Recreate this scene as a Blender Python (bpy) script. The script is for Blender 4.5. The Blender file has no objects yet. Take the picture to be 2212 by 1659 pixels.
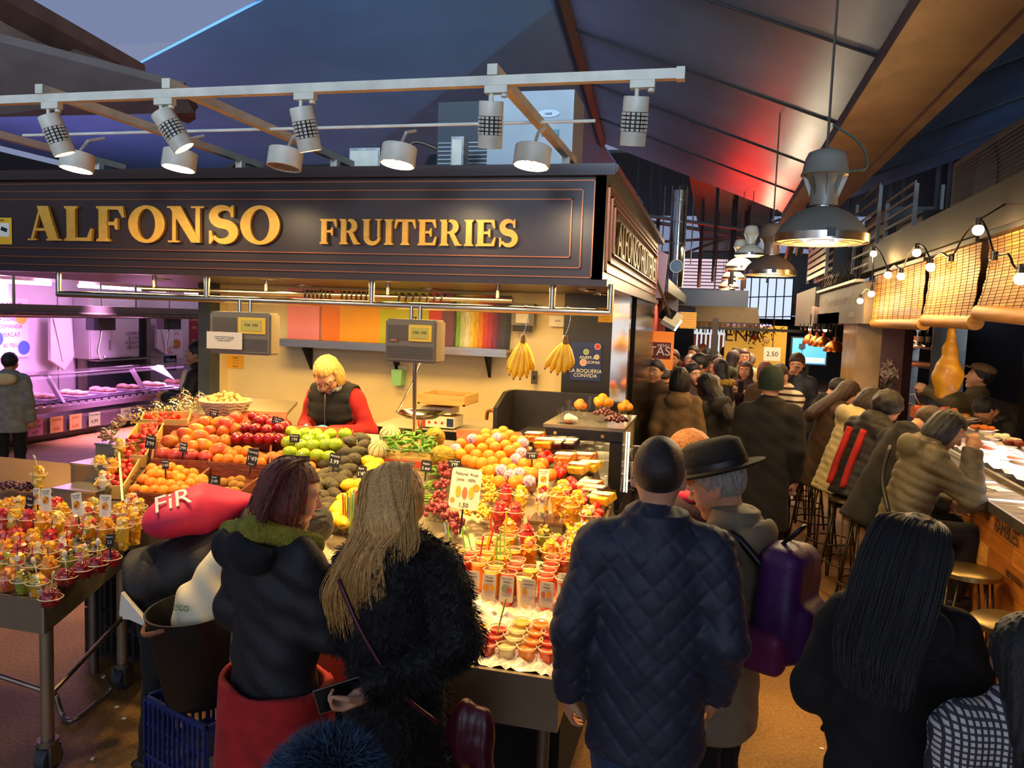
import bpy, bmesh, math, random
import numpy as np
from mathutils import Vector, Matrix, Euler
random.seed(7); np.random.seed(7)
sc = bpy.context.scene
COL = sc.collection
# ------------------------------------------------------------------ camera, world, big lights, exposure
FPX, CZ = 1700.0, 2.1
PSI, TH, RHO = math.radians(14.28), math.radians(4.9), math.radians(2.12)
CF = Vector((-math.sin(PSI)*math.cos(TH), math.cos(PSI)*math.cos(TH), -math.sin(TH)))
_R0 = Vector((math.cos(PSI), math.sin(PSI), 0)); _U0 = _R0.cross(CF)
CR = _R0*math.cos(RHO)+_U0*math.sin(RHO); CU = -_R0*math.sin(RHO)+_U0*math.cos(RHO)
CAMP = Vector((0, 0, CZ))
cd = bpy.data.cameras.new('camera'); cam = bpy.data.objects.new('camera', cd); COL.objects.link(cam)
cd.sensor_fit = 'HORIZONTAL'; cd.sensor_width = 36.0; cd.lens = 36.0*FPX/2212.0
cd.clip_start = .05; cd.clip_end = 300
cam.matrix_world = Matrix(((CR.x, CU.x, -CF.x, 0), (CR.y, CU.y, -CF.y, 0), (CR.z, CU.z, -CF.z, CZ), (0, 0, 0, 1)))
sc.camera = cam
sc.view_settings.view_transform = 'Standard'; sc.view_settings.look = 'None'
sc.view_settings.gamma = 1.0; sc.view_settings.use_curve_mapping = False
sc.view_settings.exposure = 0.0
sc.cycles.max_bounces = 8; sc.cycles.transparent_max_bounces = 24; sc.cycles.caustics_reflective = False; sc.cycles.caustics_refractive = False
sc.cycles.sample_clamp_indirect = 6.0
w = bpy.data.worlds.new('sky'); sc.world = w; w.use_nodes = True
w.node_tree.nodes['Background'].inputs[0].default_value = (.36, .42, .66, 1)
w.node_tree.nodes['Background'].inputs[1].default_value = .6

def light(kind, loc, power, col, aim=None, size=.1, size_y=None, spot=100, blend=.5, name='lamp_light', parent=None):
 l = bpy.data.lights.new(name, kind); l.energy = power; l.color = col
 if kind == 'AREA':
  l.shape = 'RECTANGLE' if size_y else 'DISK'; l.size = size
  if size_y: l.size_y = size_y
 else: l.shadow_soft_size = size
 if kind == 'SPOT': l.spot_size = math.radians(spot); l.spot_blend = blend
 o = bpy.data.objects.new(name, l); COL.objects.link(o); o.location = loc
 d = Vector(aim)-Vector(loc) if aim is not None else Vector((0, 0, -1))
 o.rotation_euler = d.to_track_quat('-Z', 'Y').to_euler()
 return o
WARM = (1, .64, .22); WARM2 = (1, .76, .42); PINK = (1, .42, .95); WHITE = (1, .93, .82); AMB = (1, .58, .20)
def L_main():
 # LED strips under the fruit stall canopy
 for x in (-4.0, -3.2, -2.4, -1.6, -.95): light('AREA', (x, 4.62, 2.27), 17, WARM, (x, 4.55, 0), .5, .12)
 for x in (-3.8, -2.7, -1.5): light('AREA', (x, 5.6, 2.27), 12, WARM, (x, 5.75, 0), .5, .2)
 # chicken stall tubes, shop light in the far aisle, bar lights
 light('AREA', (-10.1, 10.5, 2.5), 240, PINK, (-10.3, 10.5, 0), .3, 5).data.spread = 1.05
 light('AREA', (-10.2, 11.5, 2.55), 130, PINK, (-11, 9.5, 1.2), .3, 5)
 light('AREA', (2.2, 6.2, 2.45), 50, AMB, (2.0, 6.2, 0), .4, 3.5)
 # daylight through the open market entrance behind the camera
 light('AREA', (-1, -5.5, 2.4), 150, (.85, .9, 1), (-1.5, 8, 2.2), 12, 3)
 light('AREA', (-1, -5.8, 4.2), 640, (.50, .72, 1), (-2.0, 8, 5.9), 16, 1.2).data.spread = .62  # added narrow blue fill that cools the roof sheets
 light('AREA', (.55, 17, 3.2), 260, WARM2, (.55, 17, 0), 1.0, 12)
 light('AREA', (1.6, 12.5, 2.35), 60, (1, .55, .3), (1.0, 12.5, .6), .5, 3)
L_main()
# ------------------------------------------------------------------ pixel -> world helpers (2212x1659 frame)
def ray(px, py): return CF+CR*((px-1106)/FPX)+CU*((829.5-py)/FPX)
def PZ(px, py, z): d = ray(px, py); return CAMP+d*((z-CZ)/d.z)
def PY(px, py, y): d = ray(px, py); return CAMP+d*(y/d.y)
def PX(px, py, x): d = ray(px, py); return CAMP+d*(x/d.x)
def PD(px, py, dep): return CAMP+ray(px, py)*dep
KS, Z0S, Y0S = .25, .80, 2.70
def DS(px, py, h=0.0):                                             # on the sloping fruit display
 d = ray(px, py); t = (Z0S+h-KS*Y0S-CZ)/(d.z-KS*d.y); return CAMP+d*t
def dz(y): return Z0S+KS*(y-Y0S)
# ------------------------------------------------------------------ materials
def lin(c):
 if isinstance(c, str):
  c = c.lstrip('#'); c = [int(c[i:i+2], 16)/255 for i in (0, 2, 4)]
  return tuple(x/12.92 if x <= .04045 else ((x+.055)/1.055)**2.4 for x in c)+(1,)
 return tuple(c)[:3]+(1,)
MATS = {}
def mat(name, col, rough=.6, metal=0, noise=None, bump=None, coat=0, sheen=0, sss=0, emit=None, rnd=0, spec=.5, col2=None, stretch=None, hue=0):
 if name in MATS: return MATS[name]
 m = bpy.data.materials.new(name); MATS[name] = m; m.use_nodes = True
 nt = m.node_tree; N = nt.nodes; L = nt.links; b = N['Principled BSDF']
 c = lin(col); b.inputs['Base Color'].default_value = c
 b.inputs['Roughness'].default_value = rough; b.inputs['Metallic'].default_value = metal
 b.inputs['Specular IOR Level'].default_value = spec
 if coat: b.inputs['Coat Weight'].default_value = coat; b.inputs['Coat Roughness'].default_value = .12
 if sheen: b.inputs['Sheen Weight'].default_value = sheen
 if sss:
  b.inputs['Subsurface Weight'].default_value = sss; b.inputs['Subsurface Radius'].default_value = (.02, .008, .004); b.inputs['Subsurface Scale'].default_value = .5
 if emit: b.inputs['Emission Color'].default_value = lin(emit[0]); b.inputs['Emission Strength'].default_value = emit[1]
 tc = None
 if noise or bump:
  tc = N.new('ShaderNodeTexCoord'); src = tc.outputs['Object']
  if stretch:
   mp = N.new('ShaderNodeMapping'); mp.inputs['Scale'].default_value = stretch; L.new(src, mp.inputs[0]); src = mp.outputs[0]
 out = None
 if noise:
  n = N.new('ShaderNodeTexNoise'); n.inputs['Scale'].default_value = noise[0]; n.inputs['Detail'].default_value = 5; L.new(src, n.inputs['Vector'])
  mx = N.new('ShaderNodeMix'); mx.data_type = 'RGBA'
  rp = N.new('ShaderNodeMapRange'); rp.inputs[1].default_value = .33; rp.inputs[2].default_value = .67; L.new(n.outputs[0], rp.inputs[0]); L.new(rp.outputs[0], mx.inputs[0])
  a = noise[1]
  mx.inputs[6].default_value = lin(col2) if col2 else tuple(x*(1-a) for x in c[:3])+(1,)
  mx.inputs[7].default_value = c if col2 else tuple(min(1, x*(1+a*.6)) for x in c[:3])+(1,)
  out = mx.outputs[2]
 if rnd or hue:
  oi = N.new('ShaderNodeObjectInfo'); hs = N.new('ShaderNodeHueSaturation')
  if out: L.new(out, hs.inputs['Color'])
  else: hs.inputs['Color'].default_value = c
  r1 = N.new('ShaderNodeMapRange'); r1.inputs[3].default_value = 1-rnd; r1.inputs[4].default_value = 1+rnd; L.new(oi.outputs['Random'], r1.inputs[0]); L.new(r1.outputs[0], hs.inputs['Value'])
  if hue:
   r2 = N.new('ShaderNodeMapRange'); r2.inputs[3].default_value = .5-hue; r2.inputs[4].default_value = .5+hue; L.new(oi.outputs['Random'], r2.inputs[0]); L.new(r2.outputs[0], hs.inputs['Hue'])
  out = hs.outputs[0]
 if out: L.new(out, b.inputs['Base Color'])
 if bump:
  n = N.new('ShaderNodeTexNoise'); n.inputs['Scale'].default_value = bump[0]; n.inputs['Detail'].default_value = 4; L.new(src, n.inputs['Vector'])
  bp = N.new('ShaderNodeBump'); bp.inputs['Strength'].default_value = bump[1]; bp.inputs['Distance'].default_value = .01
  L.new(n.outputs[0], bp.inputs['Height']); L.new(bp.outputs[0], b.inputs['Normal'])
 return m
def emis(name, col, s):
 return mat(name, '#000000', emit=(col, s))
def clear(name, tint=(1, 1, 1), gloss=.12, rough=.05):
 """thin clear plastic or window glass"""
 if name in MATS: return MATS[name]
 m = bpy.data.materials.new(name); MATS[name] = m; m.use_nodes = True
 nt = m.node_tree; N = nt.nodes; L = nt.links; N.remove(N['Principled BSDF']); o = N['Material Output']
 t = N.new('ShaderNodeBsdfTransparent'); t.inputs[0].default_value = tuple(tint)+(1,)
 g = N.new('ShaderNodeBsdfGlossy'); g.inputs['Roughness'].default_value = rough
 lw = N.new('ShaderNodeFresnel'); lw.inputs['IOR'].default_value = 1.4
 ge = N.new('ShaderNodeNewGeometry'); iv = N.new('ShaderNodeMath'); iv.operation = 'SUBTRACT'; iv.inputs[0].default_value = 1; L.new(ge.outputs['Backfacing'], iv.inputs[1])
 f2 = N.new('ShaderNodeMath'); f2.operation = 'MULTIPLY'; L.new(lw.outputs[0], f2.inputs[0]); L.new(iv.outputs[0], f2.inputs[1])
 ad = N.new('ShaderNodeMath'); ad.operation = 'MULTIPLY_ADD'; ad.inputs[1].default_value = .6; ad.inputs[2].default_value = gloss*.12; L.new(f2.outputs[0], ad.inputs[0])
 mx = N.new('ShaderNodeMixShader'); L.new(ad.outputs[0], mx.inputs[0]); L.new(t.outputs[0], mx.inputs[1]); L.new(g.outputs[0], mx.inputs[2]); L.new(mx.outputs[0], o.inputs[0])
 return m
# ------------------------------------------------------------------ mesh helpers
class MB:
 def __init__(s): s.v = []; s.f = []; s.m = []; s.mi = 0
 def add(s, v, f):
  o = len(s.v); s.v += [tuple(p) for p in v]; s.f += [tuple(i+o for i in q) for q in f]; s.m += [s.mi]*len(f); return s
 def mat(s, i): s.mi = i; return s
 def box(s, c, d, rot=None):
  x, y, z = d[0]/2, d[1]/2, d[2]/2
  v = [Vector(p) for p in ((-x,-y,-z),(x,-y,-z),(x,y,-z),(-x,y,-z),(-x,-y,z),(x,-y,z),(x,y,z),(-x,y,z))]
  if rot is not None:
   R = Euler(rot).to_matrix() if not isinstance(rot, Matrix) else rot
   v = [R@p for p in v]
  c = Vector(c)
  return s.add([p+c for p in v], [(0,3,2,1),(4,5,6,7),(0,1,5,4),(1,2,6,5),(2,3,7,6),(3,0,4,7)])
 def b2(s, a, b): a, b = Vector(a), Vector(b); return s.box((a+b)/2, (abs(b.x-a.x), abs(b.y-a.y), abs(b.z-a.z)))
 def cyl(s, a, b, r0, r1=None, n=12, caps=True):
  a, b = Vector(a), Vector(b); r1 = r0 if r1 is None else r1
  q = (b-a).to_track_quat('Z', 'Y'); X, Y = q@Vector((1,0,0)), q@Vector((0,1,0)); v = []
  for c, r in ((a, r0), (b, r1)):
   for i in range(n): t = 2*math.pi*i/n; v.append(c+X*(r*math.cos(t))+Y*(r*math.sin(t)))
  f = [(i, (i+1) % n, n+(i+1) % n, n+i) for i in range(n)]
  if caps: f += [tuple(range(n-1, -1, -1)), tuple(range(n, 2*n))]
  return s.add(v, f)
 def tube(s, pts, r, n=8, caps=True):
  pts = [Vector(p) for p in pts]; v = []; f = []; k = len(pts)
  rr = r if isinstance(r, (list, tuple)) else [r]*k
  up = None
  for i, p in enumerate(pts):
   d = (pts[min(i+1, k-1)]-pts[max(i-1, 0)]).normalized()
   if up is None: up = Vector((0,0,1)) if abs(d.z) < .9 else Vector((1,0,0))
   X = up.cross(d)
   if X.length < 1e-6: X = Vector((1,0,0)).cross(d)
   X.normalize(); Y = d.cross(X); up = Y
   for j in range(n): t = 2*math.pi*j/n; v.append(p+X*(rr[i]*math.cos(t))+Y*(rr[i]*math.sin(t)))
  for i in range(k-1):
   for j in range(n): f.append((i*n+j, i*n+(j+1) % n, (i+1)*n+(j+1) % n, (i+1)*n+j))
  if caps: f += [tuple(range(n-1, -1, -1)), tuple(range((k-1)*n, k*n))]
  return s.add(v, f)
 def lathe(s, prof, n=20, c=(0,0,0), sx=1, sy=1, rot=None):
  v = []; f = []; k = len(prof); c = Vector(c)
  for r, z in prof:
   for j in range(n): t = 2*math.pi*j/n; p = Vector((r*sx*math.cos(t), r*sy*math.sin(t), z)); v.append((rot@p if rot else p)+c)
  for i in range(k-1):
   for j in range(n): f.append((i*n+j, i*n+(j+1) % n, (i+1)*n+(j+1) % n, (i+1)*n+j))
  return s.add(v, f)
 def sphere(s, c, r, n=12, m=8, rot=None):
  r = (r, r, r) if not isinstance(r, (tuple, list)) else r; c = Vector(c)
  v = [Vector((0, 0, r[2]))]; f = []
  for i in range(1, m):
   a = math.pi*i/m
   for j in range(n): t = 2*math.pi*j/n; v.append(Vector((r[0]*math.sin(a)*math.cos(t), r[1]*math.sin(a)*math.sin(t), r[2]*math.cos(a))))
  v.append(Vector((0, 0, -r[2]))); e = len(v)-1
  for j in range(n): f.append((0, 1+j, 1+(j+1) % n)); f.append((e, e-n+(j+1) % n, e-n+j))
  for i in range(m-2):
   for j in range(n): a = 1+i*n; f.append((a+j, a+n+j, a+n+(j+1) % n, a+(j+1) % n))
  if rot: v = [rot@p for p in v]
  return s.add([p+c for p in v], f)
 def quad(s, *p): return s.add(p, [tuple(range(len(p)))])
 def prism(s, pts, d):                                           # planar polygon pts (3d) extruded by vector d
  d = Vector(d); pts = [Vector(p) for p in pts]; n = len(pts)
  f = [tuple(range(n-1, -1, -1)), tuple(range(n, 2*n))]+[(i, (i+1) % n, n+(i+1) % n, n+i) for i in range(n)]
  return s.add(pts+[p+d for p in pts], f)
 def mesh(s, name, smooth=None):
  me = bpy.data.meshes.new(name); me.from_pydata(s.v, [], s.f)
  if any(s.m): me.polygons.foreach_set('material_index', s.m)
  if smooth:
   me.polygons.foreach_set('use_smooth', [True]*len(me.polygons))
   if smooth is not True: me.set_sharp_from_angle(angle=math.radians(smooth))
  me.update(); return me
 def build(s, name, mats, parent=None, smooth=None, loc=None, rz=0):
  me = s.mesh(name, smooth)
  for m in (mats if isinstance(mats, (list, tuple)) else [mats]): me.materials.append(m)
  return link(name, me, parent, loc, rz)
def link(name, me, parent=None, loc=None, rz=0, rot=None, scale=None):
 o = bpy.data.objects.new(name, me); COL.objects.link(o)
 if parent: o.parent = parent
 if loc is not None: o.location = loc
 if rot is not None: o.rotation_euler = rot
 elif rz: o.rotation_euler = (0, 0, rz)
 if scale is not None: o.scale = (scale,)*3 if not isinstance(scale, (tuple, list)) else scale
 return o
def tag(o, label=None, cat=None, group=None, kind=None):
 if label: o['label'] = label
 if cat: o['category'] = cat
 if group: o['group'] = group
 if kind: o['kind'] = kind
 return o
def thing(name, label, cat, loc=(0,0,0), rz=0, group=None, rot=None, scale=None):
 return tag(link(name, None, None, loc, rz, rot, scale), label, cat, group)
def struct(o, label=None): return tag(o, label, None, None, 'structure')
def copy_tree(o, parent=None):
 c = o.copy(); COL.objects.link(c); c.parent = parent
 for ch in o.children: copy_tree(ch, c)
 return c
_tx = {}
def text_mesh(s, size=1.0, align='CENTER', ext=0.0):
 k = (s, size, align, ext)
 if k in _tx: return _tx[k].copy()
 cu = bpy.data.curves.new('lettering', 'FONT'); cu.body = s; cu.size = size; cu.align_x = align; cu.align_y = 'CENTER'; cu.extrude = ext; cu.resolution_u = 3
 o = bpy.data.objects.new('tmp', cu); me = bpy.data.meshes.new_from_object(o); bpy.data.objects.remove(o)
 me.materials.clear(); _tx[k] = me; return me.copy()
def text(s, size, m, parent, loc, rot=(math.pi/2, 0, 0), align='CENTER', ext=0.0004, sx=1.0, name='lettering'):
 me = text_mesh(s, size, align, ext); me.materials.append(m)
 return link(name, me, parent, loc, 0, rot, (sx, 1, 1))
# ------------------------------------------------------------------ signed-distance modelling for people
def smin(a, b, k): h = np.clip(.5+.5*(b-a)/k, 0, 1); return b+(a-b)*h-k*h*(1-h)
def smax(a, b, k): return -smin(-a, -b, k)
def rc(P, a, b, r1, r2):
 a = np.array(a, np.float32); ba = np.array(b, np.float32)-a; pa = P-a
 t = np.clip(pa@ba/max(float(ba@ba), 1e-9), 0, 1); q = pa-t[:, None]*ba
 return np.sqrt((q*q).sum(1))-(r1+(r2-r1)*t)
def el(P, c, r):
 q = P-np.array(c, np.float32); r = np.array(r, np.float32); k0 = np.sqrt(((q/r)**2).sum(1)); k1 = np.sqrt(((q/(r*r))**2).sum(1))+1e-9
 return k0*(k0-1)/k1
def rotm(ax, deg):
 return np.array(Matrix.Rotation(math.radians(deg), 3, ax), np.float32)
_CO = [(i, j, k) for i in (0, 1) for j in (0, 1) for k in (0, 1)]
_ED = [(a, b) for a in _CO for b in _CO if sum(abs(p-q) for p, q in zip(a, b)) == 1 and a < b]
def surf(fn, lo, hi, v):
 S = 4; lo = np.array(lo, np.float32); nb = np.maximum(1, np.ceil((np.array(hi, np.float32)-lo)/(v*S)).astype(int))
 g = np.stack(np.meshgrid(*[np.arange(n) for n in nb], indexing='ij'), -1).reshape(-1, 3)
 dc = fn(((g+.5)*(v*S)-v/2+lo).astype(np.float32))
 near = np.abs(dc) < v*S*1.5
 n = nb*S; V = np.where(dc < 0, -v*S, v*S).astype(np.float32).reshape(nb).repeat(S, 0).repeat(S, 1).repeat(S, 2)
 off = np.stack(np.meshgrid(*[np.arange(S)]*3, indexing='ij'), -1).reshape(-1, 3)
 I = (g[near][:, None, :]*S+off[None]).reshape(-1, 3)
 out = np.empty(len(I), np.float32)
 for i in range(0, len(I), 400000): out[i:i+400000] = fn((I[i:i+400000]*v+lo).astype(np.float32))
 V[I[:, 0], I[:, 1], I[:, 2]] = out
 V = np.pad(V, 1, constant_values=v*S); lo = lo-v
 B = V < 0; n = np.array(V.shape); c = np.zeros(n-1, np.int8)
 for i, j, k in _CO: c += B[i:n[0]-1+i, j:n[1]-1+j, k:n[2]-1+k]
 A = np.argwhere((c > 0) & (c < 8)); ids = -np.ones(n-1, np.int32); ids[A[:, 0], A[:, 1], A[:, 2]] = np.arange(len(A))
 acc = np.zeros((len(A), 3), np.float32); cnt = np.zeros(len(A), np.float32)
 for a, b in _ED:
  va = V[A[:, 0]+a[0], A[:, 1]+a[1], A[:, 2]+a[2]]; vb = V[A[:, 0]+b[0], A[:, 1]+b[1], A[:, 2]+b[2]]
  x = (va < 0) != (vb < 0); t = np.where(x, va/(va-vb+1e-12), 0)
  p = np.array(a, np.float32)+t[:, None]*(np.array(b, np.float32)-np.array(a, np.float32)); acc += np.where(x[:, None], p, 0); cnt += x
 verts = (A+acc/cnt[:, None])*v+lo
 F = []
 for ax in range(3):
  u, w_ = (ax+1) % 3, (ax+2) % 3
  sl0 = [slice(None)]*3; sl1 = [slice(None)]*3; sl0[ax] = slice(0, -1); sl1[ax] = slice(1, None)
  ch = B[tuple(sl0)] != B[tuple(sl1)]; E = np.argwhere(ch)
  E = E[(E[:, u] > 0) & (E[:, w_] > 0) & (E[:, u] < n[u]-1) & (E[:, w_] < n[w_]-1)]
  neg = B[E[:, 0], E[:, 1], E[:, 2]]
  q = []
  for du, dw in ((-1, -1), (0, -1), (0, 0), (-1, 0)):
   T = E.copy(); T[:, u] += du; T[:, w_] += dw; q.append(ids[T[:, 0], T[:, 1], T[:, 2]])
  q = np.stack(q, 1); q[~neg] = q[~neg][:, ::-1]; F.append(q)
 F = np.concatenate(F); F = F[(F >= 0).all(1)]
 return verts, F
def np_mesh(name, parts, mats, smooth=True, shared=False):
 """parts: list of (verts, quads, material index)"""
 me = bpy.data.meshes.new(name); o = 0; Vs = []; Fs = []; Ms = []
 for v, f, mi in parts: Vs.append(v); Fs.append(f+(0 if shared else o)); Ms.append(np.full(len(f), mi, np.int32)); o += len(v)
 V = np.concatenate(Vs); F = np.concatenate(Fs).astype(np.int32); Mi = np.concatenate(Ms)
 me.vertices.add(len(V)); me.vertices.foreach_set('co', V.astype(np.float32).ravel())
 me.loops.add(F.size); me.loops.foreach_set('vertex_index', F.ravel())
 me.polygons.add(len(F)); me.polygons.foreach_set('loop_start', np.arange(0, F.size, 4, dtype=np.int32))
 try: me.polygons.foreach_set('loop_total', np.full(len(F), 4, np.int32))
 except Exception: pass
 me.polygons.foreach_set('material_index', Mi); me.polygons.foreach_set('use_smooth', np.full(len(F), smooth))
 me.update(calc_edges=True); me.validate()
 for m in mats: me.materials.append(m)
 return me
# ------------------------------------------------------------------ people
SKIN = {'fair': mat('skin_fair', '#d9a07c', .5, sss=.15, noise=(9, .08)), 'tan': mat('skin_tan', '#c08a62', .5, sss=.15, noise=(9, .08)),
  'dark': mat('skin_dark', '#5c3826', .45, sss=.1, noise=(9, .1)), 'olive': mat('skin_olive', '#b98460', .5, sss=.15, noise=(9, .08))}
EYEW = mat('eye_white', '#efe8e0', .2); EYED = mat('eye_dark', '#1c120c', .2); LIPM = mat('lip_rose', '#a8574c', .45)
def hairm(n, c, c2): return mat('hair_'+n, c, .42, noise=(26, .4), col2=c2, stretch=(9, 9, 1.1), bump=(60, .35), sheen=.1)
HAIR = {'black': hairm('black', '#17120f', '#060505'), 'brown': hairm('brown', '#4a2a18', '#22110a'), 'red': hairm('red', '#8a3a1c', '#3a150b'), 'blond': hairm('blond', '#f7c97a', '#b57f3a'),
  'ginger': hairm('ginger', '#c8792e', '#6e3a12'), 'grey': hairm('grey', '#b9b4aa', '#77726a'), 'golden': hairm('golden', '#efc670', '#a8762c'), 'dbrown': hairm('dbrown', '#2c1a12', '#120a07')}
def cloth(n, c, rough=.85, a=.25, bump=.25, sheen=.03, sc_=70): return mat('cloth_'+n, c, rough, noise=(14, a), bump=(sc_, bump), sheen=sheen)
SHOE = mat('shoe_leather', '#1b1817', .5); SOLE = mat('shoe_pale', '#c9c2b6', .6)
def head_sdf(P, jaw=1.0):
 Q = P.copy(); Q[:, 0] = np.abs(Q[:, 0])
 d = el(P, (0, -.012, .03), (.077, .096, .096))
 d = smin(d, rc(P, (0, .028, -.015), (0, .062, -.098), .062*jaw, .028*jaw), .045)
 d = smin(d, el(Q, (.034, .052, -.035), (.034, .034, .036)), .03)
 d = smin(d, el(Q, (.028, .078, .028), (.034, .014, .010)), .022)
 d = smin(d, rc(P, (0, .088, .018), (0, .112, -.024), .008, .0125), .014)
 d = smin(d, el(Q, (.011, .102, -.029), (.010, .012, .008)), .010)
 d = smax(d, -el(Q, (.031, .103, .007), (.019, .016, .012)), .016)
 d = smin(d, el(P, (0, .090, -.058), (.022, .012, .0065)), .007)
 d = smin(d, el(P, (0, .087, -.069), (.019, .011, .0065)), .007)
 d = smin(d, rc(P, (0, -.022, -.05), (0, -.03, -.19), .051, .056), .035)
 e = el(Q, (.078, -.008, -.005), (.011, .021, .034)); e = smax(e, -el(Q, (.09, 0, -.003), (.010, .012, .020)), .008)
 return smin(d, e, .010)
def hair_sdf(P, style, g=.003, n=34):
 x, y, z = P[:, 0], P[:, 1], P[:, 2]
 phi = np.arctan2(x, -(y+.01)); gr = g*np.sin(n*phi+2.5*np.sin(14*z))+g*.6*np.sin(17*phi+9*z)
 cap = el(P, (0, -.013, .034), (.089, .109, .104))+gr
 hl = ((y-.095)*1.17-(z-.078))*.62
 if style == 'crop':                                             # very short, close to the skull
  cap = el(P, (0, -.013, .033), (.081, .101, .100)); return smax(smax(cap, ((y-.075)*1.5-(z-.06))*.55, .01), -(z+.062), .015)
 if style == 'short': return smax(smax(cap, hl, .012), -(z+.07), .02)
 if style == 'bob':
  d = smin(cap, el(P, (0, -.022, -.045), (.104, .105, .115))+gr, .03)
  fr = np.maximum(.03-y, np.maximum(z-.062, np.abs(x)-.068)); return smax(smax(d, -fr, .012), -(z+.14)+.012*np.sin(9*phi), .02)
 if style in ('long', 'pony'):
  L = .36 if style == 'long' else .06
  Q = P*np.array((1, 1.35, 1), np.float32)
  d = smin(cap, rc(Q, (0, -.045, .0), (0, -.13-(.10 if L > .1 else 0), -L), .098, .086)*.8+gr, .04)
  fr = np.maximum(.025-y, np.maximum(z-.064, np.abs(x)-.07)); return smax(d, -fr, .012)
 if style == 'bun':
  d = smax(cap, hl, .012); return smin(smax(d, -(z+.07), .02), el(P, (0, -.105, .075), (.045, .045, .045))+gr, .012)
 if style == 'frizz': return smax(el(P, (0, -.02, .03), (.115, .125, .125))+.008*np.sin(60*x)*np.sin(55*y)*np.sin(58*z), hl-.01, .015)
 return cap
def hand_fn(curl):
 """hand along -z from the wrist at the origin, palm towards +y, thumb towards +x"""
 ch = []
 for i, (x, L) in enumerate(((.029, .072), (.010, .08), (-.010, .074), (-.028, .058))):
  p = np.array((x, 0, -.088)); a = 0; segs = []
  for k, (fr, c) in enumerate(((.42, .8), (.32, 1.2), (.26, .9))):
   a += curl*c*(1+.06*i); q = p+np.array((x*.12*(k == 0), math.sin(a), -math.cos(a)))*L*fr; segs.append((p, q, .0095-.0012*k, .0085-.0013*k)); p = q
  ch.append(segs)
 th = [((.030, .004, -.028), (.052, .018+.02*curl, -.062), .0135, .0105), ((.052, .018+.02*curl, -.062), (.05-.012*curl, .03+.03*curl, -.092), .0105, .0085)]
 def f(P):
  d = el(P, (0, 0, -.052), (.045, .016, .056)); d = smin(d, rc(P, (0, 0, .03), (0, 0, -.03), .024, .028), .02)
  for s in ch:
   e = None
   for a, b, r1, r2 in s: t = rc(P, a, b, r1, r2); e = t if e is None else np.minimum(e, t)
   d = smin(d, e, .006)
  e = np.minimum(rc(P, *th[0]), rc(P, *th[1])); return smin(d, e, .010)
 return f
def frame_cols(X, Y, Z): return np.stack([np.array(X), np.array(Y), np.array(Z)], 1).astype(np.float32)
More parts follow.
